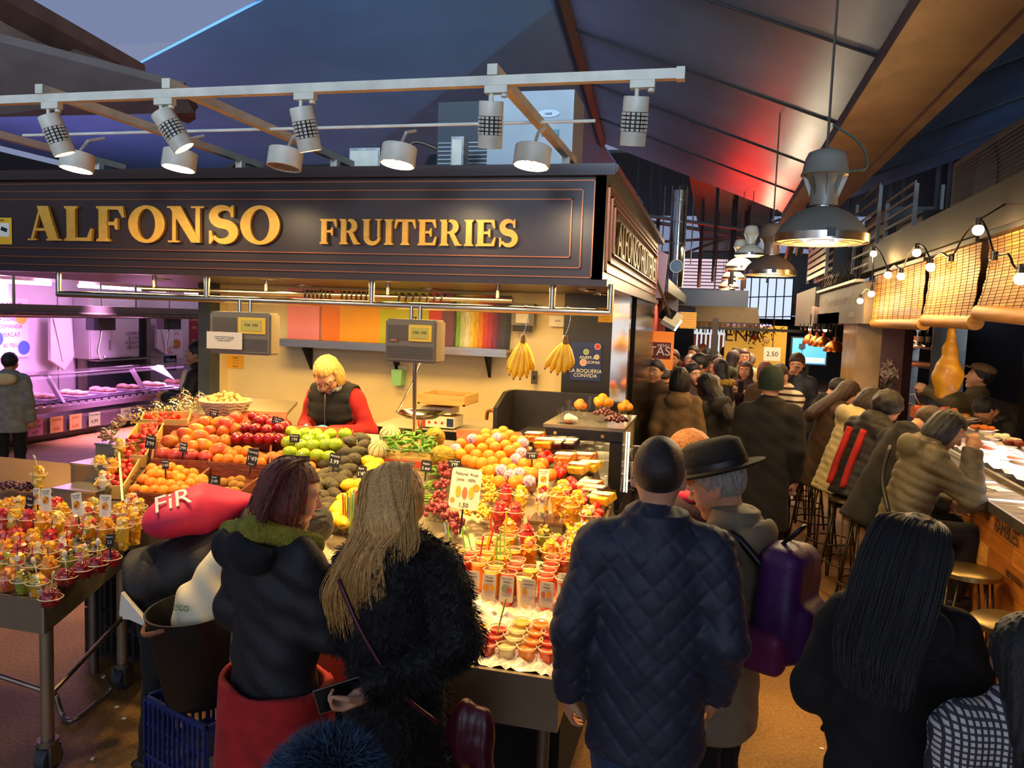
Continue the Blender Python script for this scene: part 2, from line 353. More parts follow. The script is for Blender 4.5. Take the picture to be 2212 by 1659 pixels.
def person(label, loc, rz=0, H=1.7, v=.016, lean=0, twist=0, head=(0, 0, 0), armL=None, armR=None, sit=None, sw=.165, fat=.98, b=.014,
           coat=None, hem=.80, style='plain', collar=.05, hood=None, trouser=None, shoe=None, hair='short', hairmat='black', skin='fair', face=True,
           hands=(.45, .45), palm=(None, None), hair_fn=None, hairbox=None, hem2=None, skirt=0, group=None, folds=.004, jaw=1.0, name='person', coatname='coat', fine=1.0, glove=None):
 s = H/1.7; root = thing(name, label, 'person', loc, math.radians(rz), group, scale=s)
 hipz = .90 if sit is None else sit/s+.09
 dzh = hipz-.90                                                   # everything above the hip moves with it
 Rl = rotm('X', -lean)@rotm('Z', twist)                          # torso frame -> local
 hip = np.array((0, 0, .90), np.float32); off = np.array((0, 0, dzh), np.float32)
 toT = lambda P: (P-hip-off)@Rl+hip
 fromT = lambda p: Rl@(np.array(p, np.float32)-hip)+hip+off
 aR = armR or ((.212, -.03, 1.11), (.225, .05, .87)); aL = armL or ((-.212, -.03, 1.11), (-.225, .05, .87))
 hc = np.array((0, .018, 1.588), np.float32)
 Rh = rotm('Z', head[0])@rotm('X', -head[1])@rotm('Y', head[2])  # yaw (left +), nod, tilt
 neck = np.array((0, -.005, 1.45), np.float32)
 toH = lambda P: (toT(P)-neck)@Rh-(hc-neck)
 fromH = lambda p: fromT(Rh@(np.array(p, np.float32)+hc-neck)+neck)
 # ---- body: one skin from the head to the hands and feet
 hv = .0064 if v <= .01 else .0078 if v <= .013 else .0105 if v <= .018 else .015; HD = []
 for i, (arm, sgn) in enumerate(((aL, -1), (aR, 1))):
  e, w_ = np.array(arm[0]), np.array(arm[1]); zz = -(w_-e)/np.linalg.norm(w_-e)
  pn = np.array(palm[i] if palm[i] is not None else (-sgn*.9, .4, 0)); yy = pn-zz*(pn@zz); yy /= np.linalg.norm(yy); xx = np.cross(yy, zz)
  HD.append((frame_cols(xx*(1 if sgn < 0 else -1), yy, zz), w_.astype(np.float32), hand_fn(hands[i]), arm, sgn))
 if sit is None: kn = ((-.10, .02, .49), (.10, .02, .49)); an = ((-.105, -.02, .09), (.105, -.02, .09))
 else: kn = ((-.11, .40, hipz-.02), (.11, .40, hipz-.02)); an = ((-.11, .34, max(.1, hipz-.44)), (.11, .34, max(.1, hipz-.44)))
 def fbody(P):
  Q = toT(P); S_ = Q*np.array((1, 1/.66, 1), np.float32); d = smin(rc(S_, (0, 0, .94), (0, 0, 1.30), .105, .115), rc(S_, (0, -.02, 1.3), (0, -.02, 1.42), .10, .05), .05)*.8
  for Fh, w_, fn, arm, sg in HD: d = smin(d, smin(rc(Q, (sg*(sw-.03), -.01, 1.35), arm[0], .04, .034), rc(Q, arm[0], arm[1], .034, .024), .02), .03)
  for k, a, sg in zip(kn, an, (-1, 1)): d = smin(d, smin(rc(P, (sg*.08, 0, hipz-.02), k, .06, .04), rc(P, k, a, .04, .03), .02), .03)
  H_ = toH(P); mk = (H_*H_).sum(1) < .09; d[mk] = smin(d[mk], head_sdf(H_[mk], jaw), .02)
  for Fh, w_, fn, arm, sg in HD: L_ = (Q-w_)@Fh; mk = (L_*L_).sum(1) < .06; d[mk] = smin(d[mk], fn(L_[mk]), .012)
  return d
 ex = np.array([fromT(p) for a in (aL, aR) for p in a[:2]]+[fromH((0, 0, 0)), fromH((0, 0, .0)), an[0], an[1], kn[0], kn[1], (0, 0, hipz)]); V, F = surf(fbody, ex.min(0)-.22, ex.max(0)+.22, hv); mi = 0
 if glove:
  c_ = V[F[:, 0]]; g_ = np.zeros(len(F), bool); Qv = (c_-hip-off)@Rl+hip
  for Fh, w_, fn, arm, sg in HD: g_ |= (((Qv-w_)@Fh)[:, 2] < .01) & (((Qv-w_)**2).sum(1) < .05)
  parts = [(V, F[~g_], 0), (V[:0], F[g_]-0, 1)]; body = link('body', np_mesh('body', parts, [SKIN[skin], glove], shared=True), root)
 else: body = link('body', np_mesh('body', [(V, F, 0)], [SKIN[skin]]), root)
 if face:
  for sx in (-1, 1):
   m = MB(); m.sphere((0, 0, 0), (.0118, .0095, .0085), 10, 6); m.mat(1); m.sphere((0, .0038, -.0005), (.0068, .0068, .0068), 8, 6)
   e = m.build('eye', [EYEW, EYED], body, True, fromH((sx*.031, .0835, .006))); R3 = Matrix((Rl@Rh).tolist()); e.rotation_euler = R3.to_euler()
   m = MB(); m.tube([(-.018, -.002, 0), (0, .003, .004), (.018, -.003, -.001)], [.003, .0042, .002], 6)
   e = m.build('eyebrow', [HAIR[hairmat]], body, True, fromH((sx*.031, .0935, .0275))); e.rotation_euler = R3.to_euler()
  m = MB(); m.sphere((0, 0, .0035), (.021, .006, .004), 10, 6); m.sphere((0, 0, -.0055), (.019, .006, .0045), 10, 6)
  e = m.build('lips', [LIPM], body, True, fromH((0, .0985, -.0625))); e.rotation_euler = R3.to_euler()
 # ---- hair
 if hair or hair_fn:
  hf_ = hair_fn or (lambda P: hair_sdf(P, hair)); hb = hairbox or ((-.14, -.27 if hair == 'long' else -.19, -.50 if hair == 'long' else -.2), (.14, .14, .18))
  cs = np.array([fromH((a, b_, c)) for a in (hb[0][0], hb[1][0]) for b_ in (hb[0][1], hb[1][1]) for c in (hb[0][2], hb[1][2])])
  V, F = surf(lambda P: hf_(toH(P)), cs.min(0), cs.max(0), hv*1.1); link('hair', np_mesh('hair', [(V, F, 0)], [HAIR[hairmat]]), root)
 # ---- coat or top
 cm = coat
 def upper(P, grow=0.0):
  Q = toT(P); S_ = Q*np.array((1, 1/.70, 1), np.float32)
  bb = b+grow
  d = smin(rc(S_, (0, 0, 1.06), (0, .01, 1.25), .145*fat+bb, .158*fat+bb), rc(S_, (0, .01, 1.25), (0, -.005, 1.35), .158*fat+bb, .125+bb), .05)
  lo = rc(S_, (0, 0, min(hem, .90)-.05), (0, 0, 1.06), .168*fat+bb+skirt, .145*fat+bb); d = smin(d, lo, .06)*.82
  d = smin(d, rc(Q, (-sw+.02, -.01, 1.372), (sw-.02, -.01, 1.372), .055+bb*.7, .055+bb*.7), .06)
  d = smin(d, rc(Q, (0, -.02, 1.37), (0, -.02, 1.45), .085, .066+bb*.3), .05)
  for arm, sg in ((aL, -1), (aR, 1)):
   if arm == 0: continue
   sh = (sg*(sw-.005), -.01, 1.36); e, w_ = arm[:2]
   k = rc(Q, sh, e, .056+bb, .046+bb); a2 = rc(Q, e, w_, .046+bb, .036+bb*.8)
   ax = np.array(w_)-np.array(e); ax = ax/np.linalg.norm(ax); a2 = np.maximum(a2, (Q-np.array(w_, np.float32))@ax.astype(np.float32)-.005)
   d = smin(d, smin(k, a2, .03), .035)
  return d, Q
 def fcoat(P):
  d, Q = upper(P); x, y, z = Q[:, 0], Q[:, 1], Q[:, 2]
  if style == 'puffer': d = d-.011*np.sqrt(np.abs(np.sin(np.pi*(z+.12*np.abs(x))/.062)))+.006+.003*np.sin(40*x+9*z)
  elif style == 'quilt':
   u = np.abs(((x+.9*z)/.088) % 1-.5); w_ = np.abs(((x-.9*z)/.088) % 1-.5); m_ = .5-np.maximum(u, w_)
   d = d-.0075*np.clip(m_*5.5, 0, 1)**.5+.002*np.sin(37*z+8*x)
  if folds:
   d = d+folds*np.sin(27*x+14*z+2*np.sin(9*z+3*y))*np.sin(19*z-11*y+1.3)+folds*.5*np.sin(55*z+20*x+3*np.sin(7*x))
  if collar:
   rr = np.sqrt(x*x+((y+.015)*1.05)**2); c = np.abs(rr-.079-.12*(z-1.44))-.013; c = np.maximum(c, np.maximum(1.38-z, z-1.43-collar)); d = smin(d, c, .025)
  if hood:
   hd = el(Q, (0, -.115, 1.41), (.145*hood, .075*hood, .095*hood)); hd = smax(hd, -el(Q, (0, -.085, 1.47), (.10*hood, .05*hood, .07*hood)), .03); d = smin(d, hd, .03)
  hz = hem if hem2 is None else hem+(hem2-hem)*np.clip((y+.1)/.2, 0, 1)
  return smax(d, hz-z, .012)
 pts = [fromT((sx*.38, sy, sz)) for sx in (-1, 1) for sy in (-.28, .24) for sz in (hem-.03, 1.55)]+[fromT(p) for a in (aL, aR) if a != 0 for p in a[:2]]
 pts = np.array(pts); lo, hi = pts.min(0)-.07, pts.max(0)+.07
 if cm is not None:
  V, F = surf(fcoat, lo, hi, v); ct = link(coatname, np_mesh('coat', [(V, F, 0)], [cm]), root)
 # ---- legs
 if trouser is not None:
  def flegs(P):
   S_ = P*np.array((1, 1.25, 1), np.float32); d = rc(S_, (-.05, 0, hipz+.03), (.05, 0, hipz+.03), .108*fat, .108*fat)*.85
   for k, a, sg in zip(kn, an, (-1, 1)):
    h_ = (sg*.085, 0, hipz-.02); d = smin(d, smin(rc(P, h_, k, .092*fat, .066), rc(P, k, a, .066, .05), .03), .03)
   return d+.003*np.sin(40*P[:, 2]+20*P[:, 0])
  V, F = surf(flegs, (-.25, -.2, min(0, an[0][2]-.06)), (.25, .55 if sit is not None else .22, hipz+.2), max(v, .016)); link('trousers', np_mesh('trousers', [(V, F, 0)], [trouser]), root)
  for a in an:
   m = MB(); m.sphere((a[0], a[1]+.055, a[2]-.045), (.047, .135, .045), 12, 8); m.mat(1); m.sphere((a[0], a[1]+.055, a[2]-.075), (.05, .138, .018), 12, 6)
   m.build('shoe', [shoe or SHOE, SHOE], root, True)
 root_info = dict(fromT=fromT, fromH=fromH, Rl=Rl, Rh=Rh, toT=toT, toH=toH, upper=upper, lo=lo, hi=hi, root=root, s=s)
 return root, root_info
def attach(o, inf, p, frame='H'):
 """move a part built in head or torso coordinates into the posed person"""
 R = inf['Rl']@inf['Rh'] if frame == 'H' else inf['Rl']
 o.parent = inf['root']; o.location = (inf['fromH'] if frame == 'H' else inf['fromT'])(p); o.rotation_euler = Matrix(R.tolist()).to_euler(); return o
def lerp(a, b, t): return tuple(x+(y-x)*t for x, y in zip(a, b))
def curve(pts, n=10):
 """Catmull-Rom through points"""
 P = [Vector(p) for p in pts]; P = [P[0]*2-P[1]]+P+[P[-1]*2-P[-2]]; out = []
 for i in range(1, len(P)-2):
  for k in range(n):
   t = k/n; a, b_, c, d = P[i-1:i+3]; out.append(.5*((2*b_)+(c-a)*t+(2*a-5*b_+4*c-d)*t*t+(3*b_-a-3*c+d)*t**3))
 out.append(P[-2]); return out
def strands(guides, count, r, m, name, parent, jit=.006, n=4, seg=6, seed=1):
 """hair: thin tapering tubes that run between neighbouring guide curves"""
 rnd = random.Random(seed); mb = MB(); G = [curve(g, n) for g in guides]
 for _ in range(count):
  i = rnd.randrange(len(G)-1); t = rnd.random(); a, c = G[i], G[i+1]; o = Vector((rnd.gauss(0, jit), rnd.gauss(0, jit), rnd.gauss(0, jit))); k = min(len(a), len(c)); w_ = rnd.uniform(.6, 1.25); ph = rnd.uniform(0, 6)
  e = rnd.randint(max(3, k-4), k)
  pts = [a[j].lerp(c[j], t)+o*(.35+.9*j/k)+Vector((math.sin(j*.8+ph), math.cos(j*.7+ph), 0))*(jit*.35*j/k) for j in range(e)]
  mb.tube(pts, [r*w_*(1-.75*j/k) for j in range(e)], 4, False)
 o = mb.build(name, m, parent, True); tag(o, kind='stuff'); return o
# ------------------------------------------------------------------ shared materials
STEEL = mat('steel_brushed', '#b9b2a4', .28, 1, noise=(6, .12), stretch=(1, 1, 14)); STEELD = mat('steel_dull', '#8d8579', .42, .9, noise=(7, .2))
CHROME = mat('chrome', '#d8d2c6', .12, 1); BLACKM = mat('black_metal', '#191817', .45, .4); BLACKP = mat('black_plastic', '#151414', .4)
WHITEP = mat('white_paint', '#d6ccb6', .45, noise=(9, .16)); DARKP = mat('charcoal_paint', '#2d2a29', .42, noise=(5, .15)); GREYP = mat('grey_paint', '#77766f', .55, noise=(8, .15))
GOLD = mat('gold_letter', '#eaa93a', .38, .25, noise=(6, .1)); PAPER = mat('paper_white', '#eee6cf', .8); CREAM = mat('cream_panel', '#e6d09a', .5, noise=(2.5, .05))
COPPER = mat('copper_line', '#a5603f', .35, .8); GLASS = clear('clear_glass'); PLASTIC = clear('clear_plastic', gloss=.3, rough=.12)
CHALK = mat('chalk_white', '#f3f0e6', .9); SLATE = mat('slate_black', '#1d1b1b', .7, noise=(18, .3)); WOODL = mat('wood_pale', '#d6a65c', .6, noise=(6, .18), stretch=(1, 8, 8)); INK = mat('ink_black', '#1a1614', .8)
WICK = mat('crate_brown', '#8a3f1d', .55, noise=(22, .45), stretch=(1, 1, 3), bump=(60, .5))
# ------------------------------------------------------------------ floor
fl = MB().b2((-26, -6, -.2), (16, 48, 0)).build('floor', mat('floor_ochre', '#9a6f38', .55, noise=(1.3, .30), bump=(45, .35))); struct(fl)
nt = MATS['floor_ochre'].node_tree   # fine grit over the stains
_b = nt.nodes['Principled BSDF']; _src = _b.inputs['Base Color'].links[0].from_socket
_n = nt.nodes.new('ShaderNodeTexNoise'); _n.inputs['Scale'].default_value = 55; _n.inputs['Detail'].default_value = 6
_tc = nt.nodes.new('ShaderNodeTexCoord'); nt.links.new(_tc.outputs['Object'], _n.inputs['Vector'])
_r = nt.nodes.new('ShaderNodeMapRange'); _r.inputs[1].default_value = .35; _r.inputs[2].default_value = .7; _r.inputs[3].default_value = .62; _r.inputs[4].default_value = 1.15; nt.links.new(_n.outputs[0], _r.inputs[0])
_m = nt.nodes.new('ShaderNodeMix'); _m.data_type = 'RGBA'; _m.blend_type = 'MULTIPLY'; _m.inputs[0].default_value = 1; nt.links.new(_src, _m.inputs[6]); nt.links.new(_r.outputs[0], _m.inputs[7]); nt.links.new(_m.outputs[2], _b.inputs['Base Color'])
MB().b2((-1, 2.38, 0), (1.9, 2.395, .002)).build('joint', mat('floor_joint', '#4a3418', .9), fl)
# ------------------------------------------------------------------ roof of the market hall
SHEET = mat('roof_sheet', '#86a6d0', .36, .45, noise=(.9, .22), bump=(1.6, .05)); SHEET2 = mat('roof_sheet_matt', '#7db4e2', .5, .0, noise=(.8, .12)); BEAM = mat('roof_beam', '#806656', .55, .1, noise=(3, .25)); DARKS = mat('dark_steelwork', '#24211f', .6, .2)
gx, gz, gx2, Ye = 1.0, 4.0, 1.52, 14.1; kb = .387
def roof(name, pts, m, th=.03):
 return struct(MB().prism(pts, (0, 0, th)).build(name, m))
Bz = lambda x: gz+(gx-x)*kb
d_ = ray(1215, 0); t_ = (gz+gx*kb-CZ)/(d_.z+kb*d_.x); A1 = CAMP+d_*t_; A2 = Vector((-2.12, Ye, Bz(-2.12)))
A0 = A1+(A1-A2)*1.0
cB = roof('ceiling_valley', [(gx, -3, gz), (gx, Ye, gz), A2, A1, A0, (A0.x, -3, A0.z)], SHEET)
for yy in (4.2, 6.1, 8.0, 10.0, 12.0):                                                    # sheet seams, slightly proud
 xl = A1.x+(A2.x-A1.x)*(yy-A1.y)/(A2.y-A1.y) if yy > A0.y else A0.x
 m = MB(); q = [Vector((xl, yy, Bz(xl)-.006)), Vector((gx, yy, gz-.006))]; m.tube(q, .012, 6); m.build('seam', DARKS, cB)
cC = roof('ceiling_outer', [(gx2, -3, gz+.05), (9, -3, gz+.05+7.5*kb), (9, Ye, gz+.05+7.5*kb), (gx2, Ye, gz+.05)], SHEET)
for yy in (5.0, 7.3, 9.6, 12.0): MB().tube([(gx2, yy, gz+.044), (9, yy, gz+.044+7.48*kb)], .012, 6).build('seam', DARKS, cC)
cA = roof('ceiling_inner', [A2, A1, A0, (A0.x-6, A0.y, A0.z+.1), PZ(570, 0, 4.95), PZ(270, 155, 4.95), (-13, 10, 4.9), (-13, 22, 4.9), (-2.1, 22, 5.3)], SHEET2)
MB().tube([A0+Vector((0, 0, -.02)), A2+Vector((0, 0, -.03))], .07, 4).build('trim_1', DARKS); struct(bpy.data.objects['trim_1'])
m = MB(); m.b2((gx-.02, -3, gz-.16), (gx2+.02, Ye+.15, gz+.02)); g = m.build('trim_2', BEAM); struct(g)
for xx in (gx-.02, gx2+.02): MB().b2((xx-.05, -3, gz-.2), (xx+.05, Ye+.15, gz-.16)).build('flange', BEAM, g)
# struts under the end of the gutter
m = MB(); m.tube([(1.2, 11.9, gz-.2), (1.2, 13.2, gz-.75)], .06, 6); struct(m.build('trim_3', DARKS))
m = MB(); m.tube([(1.15, 13.2, gz-.25), (1.15, 14.6, gz-.75)], .06, 6); struct(m.build('trim_3', DARKS))
# timber-coloured beams over the left aisle, with the sky behind them through the roof glazing
p = [PZ(-150, -70, 4.6), PZ(292, 168, 4.6)]; q = [PZ(-160, 10, 4.5), PZ(300, 190, 4.5)]
m = MB(); m.prism([p[0], p[1], p[1]+Vector((-.05, .12, -.12)), p[0]+Vector((-.05, .12, -.12))], (.12, .0, .14)); struct(m.build('trim_4', BEAM))
m = MB(); m.prism([q[0], q[1]+Vector((.3, .4, 0)), q[1]+Vector((.2, .6, -.25)), q[0]+Vector((-.1, .3, -.30))], (.1, .0, .05)); struct(m.build('trim_5', BEAM))
b0, b1 = PZ(-120, 60, 4.35), PZ(390, 190, 4.35)
m = MB(); m.prism([b0, b1, b1+Vector((-.2, .5, -.12)), b0+Vector((-.6, .9, -.5))], (.05, 0, .06)); struct(m.build('trim_6', mat('beam_web', '#6b5d56', .7, noise=(3, .2))))
gl = MB(); gl.quad((-14, 2, 6.2), (-1, 2, 6.2), (-1, 11, 6.2), (-14, 11, 6.2)); struct(gl.build('window_1', clear('skylight_glass', (.9, .94, 1))))
# trusses, rods and ducts far down the aisle
far = MB()
for x0, z0, x1, z1, y in ((-4, 4.7, 5, 3.3, 18), (-4, 3.9, 6, 4.6, 20), (-3, 3.2, 1.5, 4.9, 22), (-4, 5.6, 4, 4.4, 26), (-5, 4.1, 4, 4.2, 30), (2, 3.2, 7, 5.0, 19), (-3, 4.4, 3, 3.6, 16)): far.tube([(x0, y, z0), (x1, y, z1)], .035, 5)
struct(far.build('trim_7', DARKS)); far = MB()
for i in range(16): x = -1.6+.16*i+.1*math.sin(i*3); y = 15.5+.9*(i % 5); far.tube([(x, y, 2.9), (x, y, 6.5)], .018+.012*(i % 3), 5)
for i in range(8): x = 1.9+.35*i; far.tube([(x, 17+.6*(i % 3), 3.0), (x, 17+.6*(i % 3), 6.5)], .05, 5)
struct(far.build('trim_8', DARKS))
struct(MB().b2((-14, 33.0, 0), (14, 33.2, 2.5)).build('wall_far', mat('far_wall_dark', '#2a221c', .8)))
struct(MB().prism([(-4, 26, 7.5), (14, 26, 7.5), (14, 36, 6.8), (-4, 36, 6.8)], (0, 0, .1)).build('ceiling_far', DARKS))
struct(MB().b2((-14.2, -3, 0), (-14, 40, 5)).build('wall_left', DARKS)); struct(MB().b2((9, -3, 0), (9.2, 40, 8)).build('wall_outer', DARKS))
struct(MB().b2((3.2, -3, 0), (3.3, 9.5, 4.4)).build('wall_right', mat('bar_back_dark', '#1c1815', .8)))
struct(MB().b2((2.7, 9.5, 2.9), (9, 30, 3.0)).build('ceiling_shops', DARKS))
# louvred gable window with daylight behind it
wg = MB().b2((-4, 29.8, 2.5), (4.5, 29.86, 4.7)).build('window_2', DARKS); struct(wg); sky = emis('daylight_pane', '#d4e2ff', 1.1)
a, c = PY(1588, 600, 29.6), PY(1708, 690, 29.6); MB().b2((a.x, 29.6, c.z), (c.x, 29.62, a.z)).build('pane', sky, wg)
for i in range(8): x = a.x+(c.x-a.x)*i/7; MB().tube([(x, 29.5, c.z), (x, 29.5, a.z)], .02, 4).build('glazing_bar', DARKS, wg)
for i in range(3): z = c.z+(a.z-c.z)*i/2; MB().tube([(a.x, 29.48, z), (c.x, 29.48, z+.1)], .018, 4).build('glazing_bar', DARKS, wg)
a, c = PY(1458, 556, 29.6), PY(1566, 668, 29.6)
for i in range(15): z = c.z+(a.z-c.z)*i/15; MB().b2((a.x, 29.6, z), (c.x, 29.66, z+.08)).build('louvre', mat('louvre_lit', '#f0d9dd', .6, emit=('#e9c9d2', .8)), wg)
struct(MB().b2((-.6, 14.2, 4.7), (1.2, 46, 4.78)).build('trim_15', DARKS))
# ------------------------------------------------------------------ sign letters
def ribbon(mb, pts, ws, th):
 P = [Vector((p[0], p[1])) for p in pts]; n = len(P)
 for i in range(n-1):
  def off(k):
   d = P[min(k+1, n-1)]-P[max(k-1, 0)]; d.normalize(); nn = Vector((-d.y, d.x)); return P[k]+nn*ws[k]/2, P[k]-nn*ws[k]/2
  a, b_ = off(i); c, d = off(i+1); mb.prism([(a.x, 0, a.y), (b_.x, 0, b_.y), (d.x, 0, d.y), (c.x, 0, c.y)], (0, th, 0))
def gl_poly(mb, pts, th): o = -.035*(len(mb.f) % 11); mb.prism([(x, o, z) for x, z in pts], (0, th, 0))
def stem(mb, x, th, w_=.25, s=.07): gl_poly(mb, [(x-s, 0), (x+w_+s, 0), (x+w_+s, .04), (x+w_, .10), (x+w_, .90), (x+w_+s, .96), (x+w_+s, 1), (x-s, 1), (x-s, .96), (x, .90), (x, .10), (x-s, .04)], th)
def arc(cx, cz, rx, rz, a0, a1, n): return [(cx+rx*math.cos(math.radians(a0+(a1-a0)*i/n)), cz+rz*math.sin(math.radians(a0+(a1-a0)*i/n))) for i in range(n+1)]
def glyph(ch, th=.10):
 m = MB(); w_ = .7
 if ch == 'I': stem(m, .07, th); w_ = .39
 elif ch == 'A':
  gl_poly(m, [(.02, 0), (.10, 0), (.36, 1), (.30, 1)], th); gl_poly(m, [(.24, 1), (.56, 1), (.86, 0), (.58, 0)], th); gl_poly(m, [(.16, .28), (.62, .28), (.62, .36), (.18, .36)], th); gl_poly(m, [(-.04, 0), (.22, 0), (.22, .05), (-.04, .05)], th); gl_poly(m, [(.50, 0), (.94, 0), (.94, .05), (.50, .05)], th); w_ = .92
 elif ch == 'L': stem(m, .07, th); gl_poly(m, [(.3, 0), (.78, 0), (.82, .36), (.76, .36), (.66, .10), (.3, .10)], th); w_ = .82
 elif ch in 'FE':
  stem(m, .07, th); gl_poly(m, [(.3, 1), (.76, 1), (.80, .68), (.74, .68), (.62, .90), (.3, .90)], th); gl_poly(m, [(.3, .46), (.50, .46), (.54, .34), (.60, .34), (.60, .66), (.54, .66), (.50, .56), (.3, .56)], th); w_ = .80
  if ch == 'E': gl_poly(m, [(.3, 0), (.78, 0), (.84, .34), (.78, .34), (.66, .10), (.3, .10)], th); w_ = .84
 elif ch == 'O':
  o, i_ = arc(.5, .5, .50, .53, 0, 360, 28), arc(.5, .5, .24, .43, 0, 360, 28)
  for k in range(28): m.prism([(x, 0, z) for x, z in (o[k], o[k+1], i_[k+1], i_[k])], (0, th, 0))
  w_ = 1.0
 elif ch == 'N':
  gl_poly(m, [(.10, 0), (.20, 0), (.20, 1), (.10, 1)], th); gl_poly(m, [(.02, 1), (.34, 1), (.86, 0), (.62, 0)], th); gl_poly(m, [(.72, 0), (.84, 0), (.84, 1), (.72, 1)], th)
  gl_poly(m, [(0, 0), (.30, 0), (.30, .05), (0, .05)], th); gl_poly(m, [(.60, .95), (.94, .95), (.94, 1), (.60, 1)], th); gl_poly(m, [(-.02, .95), (.2, .95), (.2, 1), (-.02, 1)], th); w_ = .94
 elif ch == 'S':
  p = arc(.40, .745, .25, .215, 25, 250, 12)+arc(.40, .285, .27, .235, 70, -155, 12); n = len(p); ws = [.10+.17*math.sin(math.pi*min(1, max(0, (i-1)/(n-3))))**1.0 for i in range(n)]; ribbon(m, p, ws, th)
  gl_poly(m, [(.62, .70), (.68, .70), (.68, 1.02), (.63, 1.02), (.57, .92)], th); gl_poly(m, [(.04, -.02), (.09, -.02), (.16, .10), (.10, .34), (.04, .34)], th); w_ = .74
 elif ch == 'T': stem(m, .30, th); gl_poly(m, [(.0, 1), (.86, 1), (.90, .64), (.84, .64), (.74, .90), (.12, .90), (.02, .64), (-.04, .64)], th); w_ = .88
 elif ch == 'U':
  gl_poly(m, [(.06, .3), (.30, .3), (.30, .95), (.36, .95), (.36, 1), (0, 1), (0, .95), (.06, .95)], th); gl_poly(m, [(.70, .3), (.80, .3), (.80, .95), (.88, .95), (.88, 1), (.60, 1), (.60, .95), (.70, .95)], th)
  p = arc(.465, .3, .285, .25, 180, 360, 14); ribbon(m, p, [.24-.14*i/14 for i in range(15)], th); w_ = .88
 elif ch == 'R':
  stem(m, .07, th); p = arc(.42, .73, .26, .225, 90, -90, 12); ribbon(m, [(.3, .955)]+p+[(.3, .505)], [.08]+[.09+.16*math.sin(math.pi*i/12) for i in range(13)]+[.08], th); gl_poly(m, [(.40, .52), (.60, .52), (.88, .06), (.96, .06), (.96, 0), (.68, 0)], th); w_ = .94
 return m, w_
def sign_word(word, x0, x1, z, h, y, parent, m, th=.022):
 W = [glyph(c)[1] for c in word]; gap = .10; tot = sum(W)+gap*(len(word)-1); k = (x1-x0)/tot; x = x0
 for c in word:
  g, w_ = glyph(c, 1.0); o = g.build('letter', m, parent, None, (x, y, z)); o.scale = (k, th, h); x += k*(w_+gap)
# ------------------------------------------------------------------ fruit stall: sign fascia, roof, soffit
FY, FX0, FX1, FZ0, FZ1 = 4.30, -6.2, -.61, 2.30, 2.89
SIGN = mat('sign_brown_black', '#38271f', .33, .1, noise=(2, .2))
fas = thing('stall_sign', 'long dark sign board with raised gold letters above the fruit stall', 'sign')
MB().b2((FX0, FY, FZ0), (FX1, FY+.08, FZ1)).build('board', SIGN, fas); MB().b2((FX0, FY-.05, FZ1-.02), (FX1+.05, FY+.2, FZ1+.04)).build('cornice', SIGN, fas); MB().b2((FX0, FY-.03, FZ0-.02), (FX1+.03, FY+.1, FZ0+.015)).build('lower_ledge', SIGN, fas)
def frame_px(px, py0, py1, dep):
 a, c = PY(px, py0, FY-dep), PY(px-8, py1, FY-dep); x, z1, z0 = a.x, a.z, c.z; t = .006; m = MB()
 m.b2((FX0+.3, FY-dep, z1-t), (x, FY, z1)); m.b2((FX0+.3, FY-dep, z0), (x, FY, z0+t)); m.b2((x-t, FY-dep, z0), (x, FY, z1)); m.build('moulding', COPPER, fas)
 MB().b2((FX0+.3, FY-dep+.004, z0+t), (x-t, FY+.01, z1-t)).build('raised_panel', SIGN, fas)
for i, (px, a, c) in enumerate(((1287, 388, 601), (1261, 408, 580), (1237, 429, 557))): frame_px(px, a, c, .010+.012*i)
LY = FY-.034-.022
p0, p1 = PY(64, 519, LY), PY(604, 521, LY); top = PY(64, 445, LY).z; sign_word('ALFONSO', p0.x, p1.x, p0.z, top-p0.z, LY, fas, GOLD)
p0, p1 = PY(690, 531, LY), PY(1115, 533, LY); sign_word('FRUITERIES', p0.x, p1.x, p1.z, PY(700, 477, LY).z-p0.z, LY, fas, GOLD)
st = thing('cctv_sticker', 'yellow camera surveillance sticker at the end of the dark sign', 'sticker'); a, c = PY(-40, 470, FY-.036), PY(26, 528, FY-.036)
YEL = mat('sticker_yellow', '#f2b51c', .5); MB().b2((a.x, FY-.036, c.z), (c.x, FY-.0345, a.z)).build('sheet', YEL, st); MB().b2((a.x+.02, FY-.038, c.z+.05), (c.x-.02, FY-.0362, a.z-.035)).build('picture', PAPER, st); MB().box((c.x-.06, FY-.0395, (a.z+c.z)/2+.01), (.05, .002, .025), (0, .3, 0)).build('camera_mark', INK, st); text('VIDEOVIGILADA', .018, INK, st, ((a.x+c.x)/2, FY-.0375, a.z-.018))
# side fascia along the aisle
sf = thing('side_sign', 'dark panelled side fascia of the fruit stall facing the aisle', 'sign')
MB().b2((FX1-.06, FY+.0, FZ0), (FX1, 8.2, FZ1)).build('board', SIGN, sf); MB().b2((FX1-.08, FY-.02, FZ1), (FX1+.06, 8.25, FZ1+.04)).build('cornice', SIGN, sf); MB().b2((FX1-.06, FY, FZ0-.02), (FX1+.03, 8.25, FZ0+.02)).build('lower_ledge', SIGN, sf)
for i, e in enumerate((.08, .15, .21)):
 m = MB(); y0, y1, z0, z1 = FY+e, 8.1-e, FZ0+e*.8, FZ1-e*.7; d = .012+.01*i
 for a, c in (((FX1, y0, z0), (FX1+d, y1, z0+.008)), ((FX1, y0, z1-.008), (FX1+d, y1, z1)), ((FX1, y0, z0), (FX1+d, y0+.008, z1)), ((FX1, y1-.008, z0), (FX1+d, y1, z1))): m.b2(a, c)
 m.build('moulding', COPPER, sf)
